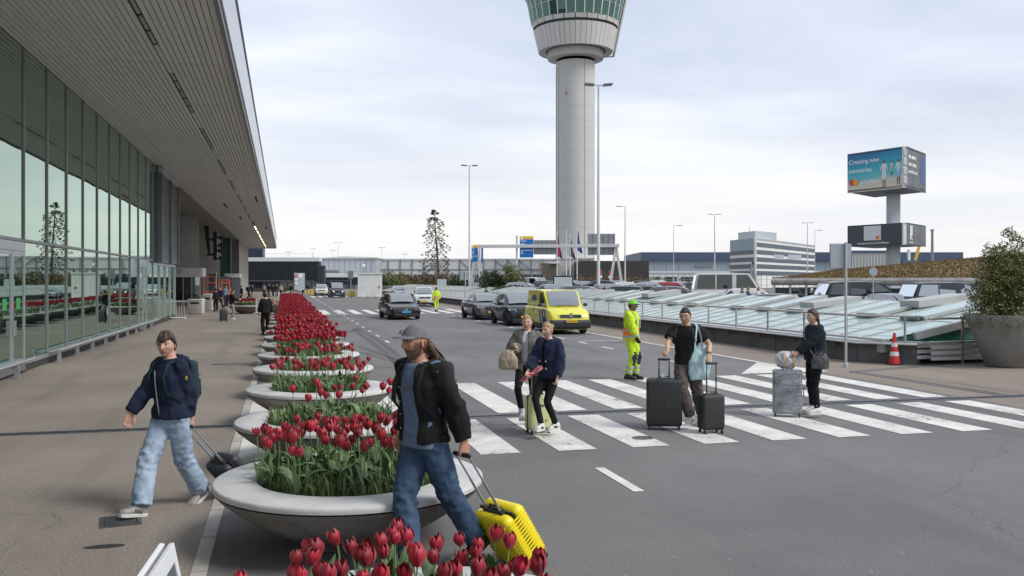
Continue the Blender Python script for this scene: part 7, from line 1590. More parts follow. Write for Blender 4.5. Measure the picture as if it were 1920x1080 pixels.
# ================================================================== luggage
M_yshell = mat('yellow_shell', (.82, .66, .01), .32, coat=.2, bump=.15, bscale=200); M_bshell = mat('black_shell', (.022, .023, .025), .5, bump=.5, bscale=220); M_bshell2 = mat('dark_shell', (.03, .032, .038), .45, bump=.4, bscale=120)
M_pshell = mat('pale_yellow_shell', (.62, .64, .32), .4); M_zip = mat('zip_black', (.015, .015, .015), .6); M_rod = mat('handle_rod', (.45, .46, .48), .25, .9)
def suitcase(label, loc, rz, w_, h, dp, m_, ribs=0, tilt=0, handle=.45, rods=M_rod, grip_front=False, group=None, ribdir='v', wheels4=True, single=False, hside=1):
    """origin on the ground under the wheels; h up, width along x, depth along y; tilt leans it back around the wheels"""
    e = empty('suitcase', loc, rz, label, 'suitcase', group); Mt_ = Euler((R(tilt), 0, 0)).to_matrix()
    def child(o, c=(0, 0, 0)): o.rotation_euler = (R(tilt), 0, 0); o.location = Mt_ @ Vector(c); return o
    z0 = .055
    for s in (-1, 1): child(rbox('shell', (w_, dp / 2 - .004, h), (0, 0, 0), min(.05, dp * .22), m_, e, seg=4), (0, s * (dp / 4 + .001), z0 + h / 2))
    child(rbox('zip_band', (w_ - .008, .022, h - .008), (0, 0, 0), .01, M_zip, e), (0, 0, z0 + h / 2))
    if ribs:
        for s in (-1, 1):
            for i in range(ribs):
                t = (i + .5) / ribs - .5
                if ribdir == 'v': child(rbox('rib', (w_ * .84 / ribs * .55, .012, h * .86), (0, 0, 0), .005, m_, e, seg=2), (t * w_ * .84, s * dp / 2, z0 + h / 2))
                else: child(rbox('rib', (w_ * .86, .007, h * .84 / ribs * .6), (0, 0, 0), .003, m_, e, seg=2), (0, s * dp / 2, z0 + h / 2 + t * h * .84))
        for s in (-1, 1):
            for i in range(ribs):
                t = (i + .5) / ribs - .5
                if ribdir == 'h': child(rbox('side_rib', (.006, dp * .74, h * .84 / ribs * .6), (0, 0, 0), .0025, m_, e, seg=2), (s * w_ / 2, 0, z0 + h / 2 + t * h * .84))
    for sx in (-1, 1):
        for sy in (-1, 1):
            g = MB().tube([(0, 0, .055), (0, 0, .035)], .016, 8); q = MB().lathe([(0, -.010), (.024, -.012), (.026, 0), (.024, .012), (0, .010)], 14); g.add([(v[2], v[0], v[1] + .026) for v in q.v], q.f)
            child(g.build('wheel', M_black, e, smooth=50), (sx * (w_ / 2 - .045), sy * (dp / 2 - .035), 0))
    top = z0 + h; yb = hside * dp * .28
    if handle:
        for sx in ((-1, 1) if not single else (0,)): child(MB().tube([(0, 0, 0), (0, 0, handle * .55), (0, 0, handle * .551), (0, 0, handle)], [.011, .011, .008, .008], 8).build('handle_rod', rods, e, smooth=True), (sx * .075, yb, top))
        child(rbox('grip', (.19, .032, .035), (0, 0, 0), .013, M_zip, e), (0, yb, top + handle + .01))
        child(rbox('handle_cup', (.22, .05, .02), (0, 0, 0), .006, M_zip, e), (0, yb, top + .002))
    child(MB().tube([(-.07, 0, 0), (-.06, 0, .028), (.06, 0, .028), (.07, 0, 0)], .009, 6).build('carry_handle', M_zip, e, smooth=True), (0, -yb * .2, top)); child(MB().tube([(0, 0, -.07), (.025, 0, -.06), (.025, 0, .06), (0, 0, .07)], .009, 6).build('carry_handle', M_zip, e, smooth=True), (w_ / 2, 0, z0 + h * .5))
    return e, (lambda p: Vector(loc) + Matrix.Rotation(rz, 3, 'Z') @ (Mt_ @ Vector(p)))
def yaw_facing(phi=0): return -YAW + R(phi)
# ================================================================== fabrics
C_den = mat('denim_dark', (.065, .125, .215), .85, c2=(.018, .038, .085), vscale=4, bump=.9, bscale=160, detail=9, stretch=(1.6, 1.6, .6)); C_denl = mat('denim_light', (.42, .51, .62), .85, c2=(.22, .31, .44), vscale=5, bump=.5, bscale=160, detail=9, stretch=(1.4, 1.4, .6))
C_blk = cloth('black', (.014, .014, .015), .9, .2); C_blkj = cloth('black_jacket', (.012, .012, .013), .92, .25); C_navy = cloth('navy', (.016, .022, .048), .9, .2); C_navyw = cloth('navy_wool', (.012, .018, .050), .95, .3, sheen=.15)
C_shirt = cloth('blue_grey', (.13, .18, .27), .9, .12); C_grey = cloth('grey_tweed', (.20, .19, .17), .95, c2=(.10, .095, .085), vscale=60, bump=.6); C_legg = cloth('leggings', (.008, .008, .010), .8, .1, .3); C_tau = cloth('taupe', (.115, .095, .085), .85, .15)
C_hiv = cloth('hi_vis', (.50, .68, .03), .75, .1); C_ora = cloth('hi_vis_orange', (.90, .16, .02), .75, .1); C_refl = mat('reflective_band', (.42, .43, .45), .35, .3); C_wt = cloth('white_top', (.62, .62, .66), .85, .06); C_gt = cloth('grey_trousers', (.24, .24, .25), .9); C_tan = cloth('tan', (.30, .24, .17), .9); C_dgrn = cloth('dark_green', (.03, .05, .045), .9); C_cream = cloth('cream', (.55, .52, .45), .9); C_capg = cloth('cap_grey', (.20, .20, .215), .9, .1, 1.2, 220)
S_wh = mat('shoe_white', (.60, .60, .58), .6); S_blk = mat('shoe_black', (.015, .015, .016), .5); S_gry = mat('shoe_grey', (.30, .29, .27), .7); S_brn = mat('shoe_brown', (.11, .095, .08), .7); S_sole = mat('sole_white', (.62, .61, .58), .6); S_navy = mat('shoe_dark_panel', (.03, .03, .035), .5)
SK1 = (.56, .33, .24); SK2 = (.50, .27, .19); SK3 = (.55, .36, .23); SK4 = (.34, .2, .13); SK5 = (.46, .25, .17)
LEG_J = lambda m_, hem=.93: (m_, .105, .085, .088, hem)
# ================================================================== man in the cap with the yellow suitcase
f = Fr(822, 6.85, 33); s = 1.075
P = dict(pel=f(826, 842), lean=6, twist=16, ptwist=8, head_pos=f(779, 643, -.03), head=(6, 0, 0),
    lh=f(872, 834, -.10), lel=f.dir(.9, -.3, -.1), lcurl=.95, lhd=f.dir(.0, -.1, -1), lpn=f.dir(-.5, .8, .1),
    rh=f(752, 812, .22), rel=f.dir(.3, .5, -.4), rcurl=.4, rhd=f.dir(-.25, 0, -1),
    ra=f(770, 1050, -.14), rkn=f.dir(-1, -.4, 0), rf=(-4, 6), la=f(902, 1030, .22), lkn=f.dir(-.9, -.5, 0), lf=(8, -32))
O = dict(skin=SK5, hair=('longback', (.13, .075, .045)), tail=(-.03, -.20, -.20), beard=.9, cap=C_capg, captext='AD', trousers=(C_den, .108, .088, .082, .98), bulk=.01, wide=1.05, hipw=1.0,
    tops=[(C_shirt, .016, .03, -.080, None, 'shirt', 1.25), (C_blkj, .030, .97, -.045, (.085, .06, .0), 'jacket', 1.1, 1.0, .026)], shoes=(S_blk, S_blk), fold=1.2)
man, K = person('bearded man in a grey cap and open black jacket pulling the yellow suitcase', f.o, f.rz, s, P, O)
T = K['T']
M_bag = cloth('backpack', (.025, .027, .03), .7, .1, .6)
for k in (-1, 1): strapline(man, [T(k * .11, -.155, .34), T(k * .115, -.12, .47), T(k * .115, -.03, .535), T(k * .115, .08, .50), T(k * .125, .155, .38), T(k * .15, .155, .26), T(k * .185, .05, .15)], .055, .012, M_bag, 'backpack_strap')
def backpack(e, K, w_, h, dp, m_, label, z0=.16, off=.145, parent=True, cat='backpack'):
    T = K['T']; s = K['s']; b = rbox('backpack', (w_, dp, h), (0, 0, 0), min(.07, dp * .42), m_, e, seg=4); b.location = T(0, -(off + dp / 2), z0 + .14); b.rotation_euler = K['Mt'].to_euler()
    pk = rbox('front_pocket', (w_ * .8, .05, h * .45), (0, -dp / 2 - .005, -h * .18), .02, m_, b); rbox('zip_line', (w_ * .82, .008, .008), (0, -dp / 2 - .018, h * .12), .003, M_zip, b); return b
bp_ = backpack(man, K, .28, .42, .11, M_bag, '')
bp_.name = 'backpack'
text('LEE', .03, C_refl, man, T(-.10, .165, .30), (R(90), 0, R(180)), .001) if False else None
# sunglasses hanging at the neck, buttons
m = MB()
for k in (-1, 1): m.tube([T(k * .022 + .02 * math.cos(a_), .150, .36 + .022 * math.sin(a_)) for a_ in [i * math.pi / 6 for i in range(13)]], .002, 5)
m.build('hanging_glasses', mat('amber_glasses', (.25, .12, .05), .3), man)
for i in range(4): MB().sph(T(.085 , .150 , .36 - i * .1), .008, 8, 6).build('button', mat('button_metal', (.3, .25, .2), .4, .8), man)
hand = f.o + Matrix.Rotation(f.rz, 3, 'Z') @ K['J']['lh']
# yellow suitcase: grip in the left hand, wheels on the ground behind him
fw = P3(978, 1040, 7.45); gy = heading(44); vdir = Vector((-math.sin(gy), math.cos(gy), 0))
gr = hand + Vector((0, 0, -.085)); base = Vector((gr.x, gr.y, 0)) - vdir * .66; hh = .53
L0 = (gr - base).length; tl = math.degrees(math.atan2((gr - base).to_2d().length, gr.z)); dirv = (gr - base)
rzc = math.atan2(-dirv.x, dirv.y)
suitcase('bright yellow ribbed hard shell suitcase tilted on its wheels', base, rzc, .39, hh, .24, M_yshell, 14, -tl, L0 - .055 - hh - .0, ribdir='h', hside=0.3)
# ================================================================== young man with the dark suitcase
f = Fr(318, 8.85, 58); s = 1.035
P = dict(pel=f(320, 792), lean=3, twist=-6, ptwist=8, head_pos=f(312, 647, -.04), head=(30, 3, 0),
    rh=f(234, 790, -.15), rel=f.dir(.5, .5, -.6), rcurl=.35, rhd=f.dir(-.25, -.1, -1), lh=f(358, 800, .1), lel=f.dir(.9, .3, -.2), lcurl=.9, lhd=f.dir(.1, .1, -1), lpn=f.dir(-.5, .8, 0),
    ra=f(262, 957, -.30), rkn=f.dir(-.9, -.6, 0), rf=(-2, 10), la=f(377, 918, .33), lkn=f.dir(-.7, -.7, 0), lf=(12, -24))
O = dict(skin=SK1, hair=('fringe', (.055, .032, .020)), hthick=.026, brow=1.2, trousers=(C_denl, .104, .092, .096, .96), wide=1.04, tops=[(C_navy, .004, .15, .1, None, 'tee_shirt'), (C_navy, .026, .97, -.035, None, 'hooded_jacket', 1.1, 1.08, .030)], shoes=(S_gry, S_sole, S_brn), fold=1.1)
ym, K = person('young man in a navy hooded jacket and pale jeans pulling a dark suitcase', f.o, f.rz, s, P, O); T = K['T']
hd = MB(); hd.tube([T(-.11, -.01, .50), T(-.12, -.09, .52), T(-.06, -.15, .50), T(.06, -.15, .50), T(.12, -.09, .52), T(.11, -.01, .50), T(.06, .07, .47), T(.0, .10, .44), T(-.06, .07, .47), T(-.11, -.01, .50)], .036, 10); hm_ = remesh(hd, .012, 3); wrinkle(hm_, .01, 14, 5); link('hood', hm_, C_navy, ym, smooth=80)
strapline(ym, [T(.012, .150, .43), T(.0, .158, .3), T(.004, .155, .15), T(.002, .150, .0), T(.0, .140, -.03)], .012, .006, mat('zip_metal', (.5, .48, .45), .3, .8), 'zip')
M_teal = cloth('teal_strap', (.03, .085, .10), .7)
for k in (-1, 1): strapline(ym, [T(k * .12, -.15, .36), T(k * .122, -.11, .48), T(k * .12, -.02, .53), T(k * .122, .09, .49), T(k * .132, .150, .37), T(k * .155, .14, .24), T(k * .18, .03, .12)], .045, .010, M_teal, 'backpack_strap')
backpack(ym, K, .28, .40, .10, cloth('dark_teal', (.02, .04, .05), .7), '')
el = K['J']['lel']; sc_ = K['shl'][-1].lerp(el, .45) + f.dir(.04, -.062, .0)
MB().sph(sc_, .026, 12, 8, (1, .35, 1), Matrix.Rotation(0, 3, 'X')).build('sleeve_badge', mat('badge_gold', (.55, .35, .06), .5), ym)
hand = f.o + Matrix.Rotation(f.rz, 3, 'Z') @ K['J']['lh']; gr = hand + Vector((0, 0, -.08)); b0 = P3(452, 905, 9.4); base = Vector((gr.x, gr.y, 0)) + (Vector((b0.x, b0.y, 0)) - Vector((gr.x, gr.y, 0))).normalized() * .72
dirv = gr - base; tl = math.degrees(math.atan2(dirv.to_2d().length, gr.z)); suitcase('black cabin suitcase half hidden behind the concrete bowl', base, math.atan2(-dirv.x, dirv.y), .36, .5, .22, M_bshell2, 5, -tl, dirv.length - .055 - .5, hside=.3)
# ================================================================== two women
f = Fr(987, 13.75, 78); s = .965
P = dict(pel=f(992, 710), lean=0, head_pos=f(988, 605, -.02), head=(4, 4, 0), rh=f(969, 652, -.22), rel=f.dir(-.5, .2, -1), rcurl=.8, rhd=f.dir(-.35, -.4, .4), lh=f(1012, 705, -.05), ra=f(979, 776, -.15), rf=(10, 0), la=f(1003, 770, .25), lf=(0, -15))
O = dict(fem=1, skin=(.58, .36, .27), hair=('ponytail', (.42, .26, .12)), tail=(-.07, -.08, -.19), lip=(.5, .05, .06), glasses=2, trousers=(C_legg, .082, .058, .047, .80), socks=C_wt, tops=[(C_wt, .0, .3, .05, None, 'tee_shirt'), (C_grey, .042, .95, -.10, (.035, .035, 0), 'coat', 1.1, 1.15, .040)], shoes=(S_wh, S_sole), fold=1.0)
w1, K1 = person('blonde woman with glasses in a grey tweed coat carrying a beige bag', f.o, f.rz, s, P, O)
hw = f.o + Matrix.Rotation(f.rz, 3, 'Z') @ K1['J']['rh']
# beige bag hanging from her hand
bc = P3(953, 675, 13.45); hbg = empty('handbag', (bc.x, bc.y, bc.z - .14), f.rz, 'soft beige leather bag hanging from the arm of the woman in grey', 'bag'); M_beige = mat('beige_leather', (.42, .34, .25), .55, c2=(.30, .24, .17), vscale=6, bump=.8, bscale=30)
bm_ = MB(); loft(bm_, [(Vector((0, 0, z)), a_, b_, Matrix.Identity(3)) for z, a_, b_ in ((0, .13, .06), (.03, .15, .075), (.14, .145, .08), (.24, .10, .05), (.28, .065, .03))], 20); q = remesh(bm_, .012, 2); wrinkle(q, .012, 12, 4); link('bag_body', q, M_beige, hbg, smooth=80)
hl = Matrix.Rotation(-f.rz, 3, 'Z') @ (hw - Vector((bc.x, bc.y, bc.z - .14)))
for k in (-1, 1): MB().tube([(k * .05, 0, .25), (k * .05 + hl.x * .4, hl.y * .4, .25 + (hl.z - .25) * .6), hl + Vector((k * .01, 0, -.04))], .010, 6).build('handle', M_beige, hbg, smooth=True)
f = Fr(1030, 12.98, 52); s = .935
P = dict(pel=f(1030, 712), lean=5, head_pos=f(1026, 619, -.02), head=(-2, 8, 0), rh=f(990, 696, -.12), rel=f.dir(-.1, .4, -1), rcurl=.75, rhd=f.dir(-.2, -.3, -.6), lh=f(1045, 708, -.12), lel=f.dir(1, .2, -.2), lcurl=.4,
    ra=f(1015, 797, -.2), rkn=f.dir(-.9, -.5, 0), rf=(6, 2), la=f(1042, 795, .05), lkn=f.dir(-.7, -.7, 0), lf=(-14, -6))
O = dict(fem=1, skin=(.60, .38, .29), hair=('bun', (.48, .31, .15)), trousers=(C_legg, .084, .060, .047, .95), tops=[(C_blk, .002, .3, .1, None, 'tee_shirt'), (C_navyw, .036, .93, -.075, (.0, .03, 0), 'wool_jacket', 1.1, 1.18, .028)], shoes=(S_wh, S_sole, S_navy, 1), wide=1.08)
w2, K2 = person('blonde woman in a navy wool jacket holding a red patterned bottle', f.o, f.rz, s, P, O); T = K2['T']
for z in (.08, .2):
    for k in (-1, 1): MB().sph(T(k * .055, .172, z), .014, 10, 6, (1, .5, 1)).build('button', mat('button_gold', (.6, .5, .35), .3, .8), w2)
hb = f.o + Matrix.Rotation(f.rz, 3, 'Z') @ K2['J']['rh']; bt = empty('patterned_bottle', hb + Vector((0, 0, -.07)), 0, 'red patterned bottle held by the woman in navy', 'bottle')
M_pat = bpy.data.materials.new('flower_print'); M_pat.use_nodes = True; t_ = M_pat.node_tree; v_ = t_.nodes.new('ShaderNodeTexVoronoi'); v_.inputs['Scale'].default_value = 45; tc_ = t_.nodes.new('ShaderNodeTexCoord'); t_.links.new(tc_.outputs['Object'], v_.inputs[0]); r_ = t_.nodes.new('ShaderNodeValToRGB'); r_.color_ramp.interpolation = 'CONSTANT'
r_.color_ramp.elements[0].color = (.6, .02, .06, 1); r_.color_ramp.elements[1].position = .5; r_.color_ramp.elements[1].color = (.7, .5, .52, 1); q = r_.color_ramp.elements.new(.75); q.color = (.1, .2, .15, 1); t_.links.new(v_.outputs['Color'], r_.inputs[0]); t_.links.new(r_.outputs[0], t_.nodes['Principled BSDF'].inputs['Base Color'])
a0 = Vector((-.07 * CY, .07 * SY, -.05)); a1 = Vector((.20 * CY, -.20 * SY, .13)); MB().tube([a0, a0 + (a1 - a0) * .04, a1], [.026, .034, .034], 16).build('body', M_pat, bt, smooth=50); MB().tube([a0 - (a1 - a0) * .10, a0], [.018, .022], 12).build('cap', mat('bottle_cap', (.6, .12, .18), .5), bt, smooth=50)
p = at(1009, 13.25); e, tp = suitcase('pale yellow hard shell suitcase between the two women', p, yaw_facing(22), .36, .51, .23, M_pshell, 0, 0, .26, rods=M_rod, single=False)
marks(.15, .035, mat('shell_letters', (.12, .13, .08), .5), e, (.06, -.121, .42), (R(90), 0, 0), 6)
q = MB().lathe([(0, -.0), (.022, 0)], 3).build('triangle_mark', MATS['shell_letters'], e); q.location = (.08, -.122, .2); q.rotation_euler = (R(90), 0, 0)
# ================================================================== traffic warden in high visibility clothes
def worker(label, f, s, P, away=False, lod=0):
    O = dict(skin=SK4 if lod == 0 else SK2, hair=('short', (.03, .02, .015)), beard=.5, cap=cloth('cap_green', (.22, .62, .05), .8), brim=cloth('cap_dark', (.06, .06, .07), .8), trousers=(C_hiv, .100, .078, .074, .93), tops=[(C_hiv, .040, .96, -.10, None, 'hi_vis_jacket', 1.0, 1.12, .03)], shoes=(S_navy, S_blk), gloves=cloth('glove_black', (.015, .015, .015), .7))
    if away: O['cap'] = cloth('cap_dark', (.06, .06, .07))
    e, K = person(label, f.o, f.rz, s, P, O, lod=lod); T = K['T']; Mt_ = K['Mt']
    def belt(z0, z1, m_, nm, ex=.060):
        m = MB(); loft(m, [(T(0, -.004, z0), (.150 + ex) * s, (.112 + ex) * s, Mt_), (T(0, -.004, z1), (.150 + ex) * s, (.114 + ex) * s, Mt_)], 28); m.build(nm, m_, e, smooth=50)
    belt(-.075, .165, C_ora, 'orange_panel', .048); belt(-.045, .005, C_refl, 'reflective_band', .052); belt(.095, .14, C_refl, 'reflective_band', .051)
    for k, nm in ((-1, 'l'), (1, 'r')):
        el, w_ = K['J'][nm + 'el'], K['J'][nm + 'h']
        for (a_, b_) in ((.35, .52), (.68, .85)): MB().tube([el.lerp(w_, a_), el.lerp(w_, b_)], [.080 * s, .076 * s], 14).build('sleeve_band', C_refl, e, smooth=50)
        kn, an = K['J'][nm + 'kn'], K['J'][nm + 'a']
        for (a_, b_) in ((.50, .62), (.74, .86)): MB().tube([kn.lerp(an, a_), kn.lerp(an, b_)], [.084 * s, .083 * s], 14).build('leg_band', C_refl, e, smooth=50)
        fw_ = Vector((0, .025, 0)); MB().tube([kn.lerp(K['hips'][k], .22) + fw_, kn + fw_ * 1.3, kn.lerp(an, .40) + fw_ * .6], [.068 * s, .072 * s, .070 * s], 12).build('knee_panel', cloth('knee_navy', (.02, .03, .06), .8), e, smooth=50)
        strapline(e, [T(k * .10, -.12, .48), T(k * .11, -.0, .56), T(k * .11, .12, .47), T(k * .105, .165, .35), T(k * .10, .165, .17)], .045, .01, C_refl, 'shoulder_band')
    return e, K
f = Fr(1185, 20.3, 152); s = 1.03
P = dict(pel=f(1184, 642), lean=2, head_pos=f(1187, 573), head=(6, 6, 0), lh=f(1186, 638, .1), lel=f.dir(-.8, .2, -.3), rh=f(1196, 640, -.22), rel=f.dir(-.9, -.4, -.3), rcurl=.5, lcurl=.5, ra=f(1177, 704, -.12), rf=(0, 0), la=f(1191, 703, .1), lf=(-6, 0))
worker('traffic warden in bright yellow green and orange clothes standing in the road', f, s, P)
f = Fr(818, 64.5, -70); s = 1.0
P = dict(lean=0, ra=(.12, .22, .1), la=(-.1, -.2, .1), head=(0, 0, 0), lf=(0, -25)); worker('distant warden in yellow and orange walking away past the white car', f, s, P, True, 1)
# ================================================================== man with glasses and two black suitcases
f = Fr(1298, 13.75, 66); s = 1.035
P = dict(pel=f(1303, 694), lean=5, twist=0, head_pos=f(1285, 593, -.12), head=(-2, 10, 0), rh=f(1252, 656, -.40), rel=f.dir(-.35, .5, -.6), rcurl=.95, rhd=f.dir(-.5, -.3, -.6), rpn=f.dir(0, .2, -1), lh=f(1329, 666, -.36), lel=f.dir(.6, .5, -.3), lcurl=.9, lhd=f.dir(-.1, -.2, -1), lpn=f.dir(-.3, .7, 0),
    ra=f(1296, 783, -.2), rkn=f.dir(-.5, -.8, 0), rf=(0, 4), la=f(1316, 778, .15), lf=(-8, -15))
O = dict(skin=SK3, hair=('short', (.012, .011, .011)), hthick=.016, glasses=1, brow=1.3, trousers=(C_tau, .108, .092, .080, .93), tops=[(C_blk, .020, .34, -.045, None, 'polo_shirt', 1.25, 1.16, .016)], shoes=(S_wh, S_sole, S_navy), wide=1.06, bulk=.02, hipw=1.05)
mg, K = person('man with black glasses and black shirt standing between two black suitcases', f.o, f.rz, s, P, O); T = K['T']
MB().tube([K['J']['lh'].lerp(K['J']['lel'], .10), K['J']['lh'].lerp(K['J']['lel'], .18)], [.034, .036], 12).build('wrist_watch', M_zip, mg, smooth=50)
for k in (-1, 1): strapline(mg, [T(k * .125, -.12, .42), T(k * .125, -.02, .52), T(k * .125, .09, .48), T(k * .135, .14, .40), T(k * .17, .10, .26)], .035, .010, M_zip, 'backpack_strap')
# light blue tote bag on his left shoulder
tb_ = empty('tote_bag', f.o + Matrix.Rotation(f.rz, 3, 'Z') @ T(-.20, .04, .02), f.rz, 'pale blue cloth tote bag hanging from the shoulder of the man with glasses', 'bag'); tb_.rotation_euler = (0, 0, yaw_facing(10)); M_tote = cloth('pale_blue', (.40, .56, .60), .8, .1); o_ = tb_.location
m = MB(); loft(m, [(Vector((-.01, 0, -.30)), .13, .035, Matrix.Identity(3)), (Vector((.0, 0, -.2)), .17, .06, Matrix.Identity(3)), (Vector((.02, 0, -.02)), .18, .07, Matrix.Identity(3)), (Vector((.05, 0, .14)), .14, .045, Matrix.Identity(3)), (Vector((.02, 0, .22)), .07, .02, Matrix.Identity(3))], 20); q = remesh(m, .012, 2); wrinkle(q, .02, 8, 9); link('bag_body', q, M_tote, tb_, smooth=80)
shw = Matrix.Rotation(-tb_.rotation_euler.z, 3, 'Z') @ (f.o + Matrix.Rotation(f.rz, 3, 'Z') @ T(-.150, .0, .555) - o_)
for (dx, dy) in ((-.05, -.05), (.03, -.05), (.0, .09)): strapline(tb_, [(dx * 1.6, -.03, .1), (shw.x * .6 + dx, shw.y * .5 + dy * 1.6, .35), (shw.x + dx * .3, shw.y + dy * 1.7, shw.z - .06), (shw.x, shw.y, shw.z)], .028, .006, M_tote, 'handle')
p = at(1245, 13.6); e, _ = suitcase('large black hard shell suitcase left of the man with glasses', p, yaw_facing(-8), .53, .71, .30, M_bshell, 0, 0, .28, rods=M_zip, group='black suitcases of the man with glasses', hside=-.4); MB().box((-.02, -.16, .83), (.05, .02, .05)).build('luggage_tag', mat('tag_blue', (.45, .65, .7), .6), e)
MB().prism([(-.02, .42), (.1, .56), (.22, .42), (.1, .28)], 'y', -.153, -.1500).build('embossed_diamond', mat('black_gloss', (.035, .036, .038), .35), e)
p = at(1333, 13.25); suitcase('small black cabin suitcase right of the man with glasses', p, yaw_facing(14), .36, .52, .24, M_bshell, 0, 0, .44, rods=M_zip, group='black suitcases of the man with glasses', hside=-.2)
# ================================================================== woman with the wrapped suitcase
f = Fr(1526, 14.85, 12); s = .985
P = dict(pel=f(1528, 678), lean=3, head_pos=f(1523, 594), head=(6, -2, 0), rh=f(1496, 660, .10), rel=f.dir(.3, .5, -1), lh=f(1494, 664, -.12), lel=f.dir(.6, -.3, -1), lcurl=.2, rcurl=.2, lhd=f.dir(-1, 0, -.1), rhd=f.dir(-1, 0, -.1), lpn=f.dir(0, 0, -1), rpn=f.dir(0, 0, -1),
    la=f(1532, 772, -.1), lkn=f.dir(-1, 0, 0), lf=(4, 0), ra=f(1524, 762, .22), rkn=f.dir(-1, 0, 0), rf=(-6, -14))
O = dict(fem=1, skin=(.58, .37, .27), hair=('ponytail', (.055, .014, .012)), tail=(.0, -.13, -.16), hthick=.022, glasses=2, trousers=(C_legg, .098, .064, .047, .93), tops=[(cloth('dark_sweat', (.012, .018, .026), .9), .030, .96, -.07, None, 'sweatshirt', 1.2, 1.12, .012)], shoes=(S_wh, S_sole), hipw=1.12, wide=1.05)
wr, K = person('woman in black with a dark red ponytail leaning on the wrapped suitcase', f.o, f.rz, s, P, O); T = K['T']
strapline(wr, [T(.10, .08, .51), T(.04, .165, .38), T(-.06, .185, .22), T(-.16, .13, .04), T(-.20, .02, -.06)], .025, .006, mat('bag_strap', (.16, .16, .17), .6), 'bag_strap'); strapline(wr, [T(.10, .0, .53), T(.06, -.13, .40), T(-.06, -.17, .2), T(-.19, -.08, -.02), T(-.22, .0, -.08)], .025, .006, MATS['bag_strap'], 'bag_strap')
sb = f.o + Matrix.Rotation(f.rz, 3, 'Z') @ T(-.235, .05, -.06); bg_ = empty('shoulder_bag', sb, 0, 'small dark grey shoulder bag at the hip of the woman in black', 'bag'); bg_.rotation_euler = (0, 0, yaw_facing(0))
m = MB(); loft(m, [(Vector((0, 0, z)), a_, b_, Matrix.Identity(3)) for z, a_, b_ in ((-.13, .13, .03), (-.10, .15, .045), (0, .145, .05), (.08, .12, .04), (.13, .09, .02))], 18); q = remesh(m, .011, 2); wrinkle(q, .010, 12, 2); link('bag_body', q, mat('grey_leather', (.055, .058, .062), .5, var=.25, vscale=8, bump=.7, bscale=40), bg_, smooth=80); MB().tube([(-.06, -.03, .1), (-.03, -.05, .15), (.03, -.05, .15), (.06, -.03, .1)], .009, 6).build('handle', M_zip, bg_, smooth=True)
M_wrap = mat('film_wrapped_shell', (.13, .14, .155), .22, .25, c2=(.34, .36, .40), vscale=5, bump=2.5, bscale=16, detail=10, stretch=(1, 1, 1.6), coat=.7)
p = at(1476, 14.85); e, _ = suitcase('large grey suitcase wrapped in shiny plastic film', p, yaw_facing(-16), .47, .72, .29, M_wrap, 0, 0, 0)
bd = empty('wrapped_bundle', (p.x, p.y, .79), yaw_facing(-6), 'round bundle in white plastic lying on the wrapped suitcase', 'bundle'); m = MB().sph((0, 0, .145), .15, 20, 14, (1.35, .95, .96)); q = remesh(m, .012, 2); wrinkle(q, .03, 9, 3, (1, 1, 1)); link('plastic_wrap', q, mat('white_film', (.62, .62, .64), .25, c2=(.35, .33, .42), vscale=9, bump=2, bscale=30, coat=.6), bd, smooth=80)
for x in (-.06, .08): q = MB().lathe([(.147, -.02), (.147, .02)], 24).build('tape', mat('brown_tape', (.48, .33, .17), .4), bd); q.rotation_euler = (0, R(90), 0); q.location = (x, 0, .145)
# ================================================================== people farther off
def stander(u, v, label, phi, top, trs, hair, s=.97, walk=0, z=0.0, d=None, group=None, extra=None, fem=0, lod=2, hands=None, head=(0, 0, 0), skin=SK1, shoes=(S_blk, S_blk), jacket=.03, lean=2):
    dd = d or F * H / (v - 525.0); f = Fr(u, dd, phi); f.o = Vector((f.o.x, f.o.y, z)); P = dict(lean=lean, head=head, ra=(.10, walk * .28, .085), la=(-.10, -walk * .28, .085 + .02 * walk), lf=(0, -20 * walk), rh=(.27, .05 - walk * .15, .82 * s), lh=(-.27, .05 + walk * .15, .82 * s)); P['pel'] = Vector((0, 0, (.95 - .03 * walk) * s))
    if hands: P['rh'], P['lh'] = hands
    O = dict(fem=fem, skin=skin, hair=hair, trousers=(trs, .098, .078, .078, .93), tops=[(top, jacket, .96, -.06, None, 'jacket', 1.1, 1.08)], shoes=shoes)
    e, K = person(label, f.o, f.rz, s, P, O, group, lod)
    if extra == 'pack': backpack(e, K, .3, .42, .16, M_bag, '')
    return e, K, f
dk = ('short', (.02, .015, .012)); br = ('short', (.10, .06, .035)); bl_ = ('ponytail', (.30, .19, .09))
stander(498, 627, 'slim person all in black standing with his back turned beside the bowls', -60, C_blk, C_blk, dk, 1.0, lod=1, hands=((.28, .1, .85), (-.25, .12, .9)))
# seated woman on the bowl rim
f = Fr(520, 41, 20); P = dict(pel=Vector((0, 0, .66)), lean=14, head=(20, 14, 0), ra=(.1, .42, .12), la=(-.1, .40, .12), rh=(.12, .40, .66), lh=(-.1, .42, .68)); person('woman with light brown hair sitting on the rim of a tulip bowl', f.o, f.rz, .95, P, dict(fem=1, skin=SK1, hair=('ponytail', (.28, .17, .08)), trousers=(C_gt, .09, .07, .06, .9), tops=[(cloth('olive', (.08, .08, .06), .9), .03, .95, -.06, None, 'jacket')], shoes=(S_blk, S_blk)), None, 1)
_, K, f = stander(435, 599, 'dark haired traveller in a black jacket and pale grey trousers looking at a phone', 200, C_blk, C_gt, dk, .98, 0, lod=1, extra='pack', hands=((.15, .38, 1.15), (-.1, .38, 1.15)), head=(0, 14, 0), shoes=(S_wh, S_sole))
p = gp(419, 603); suitcase('black suitcase standing beside the traveller in pale trousers', p, .2, .40, .6, .25, M_bshell2, 0, 0, .4, rods=M_zip)
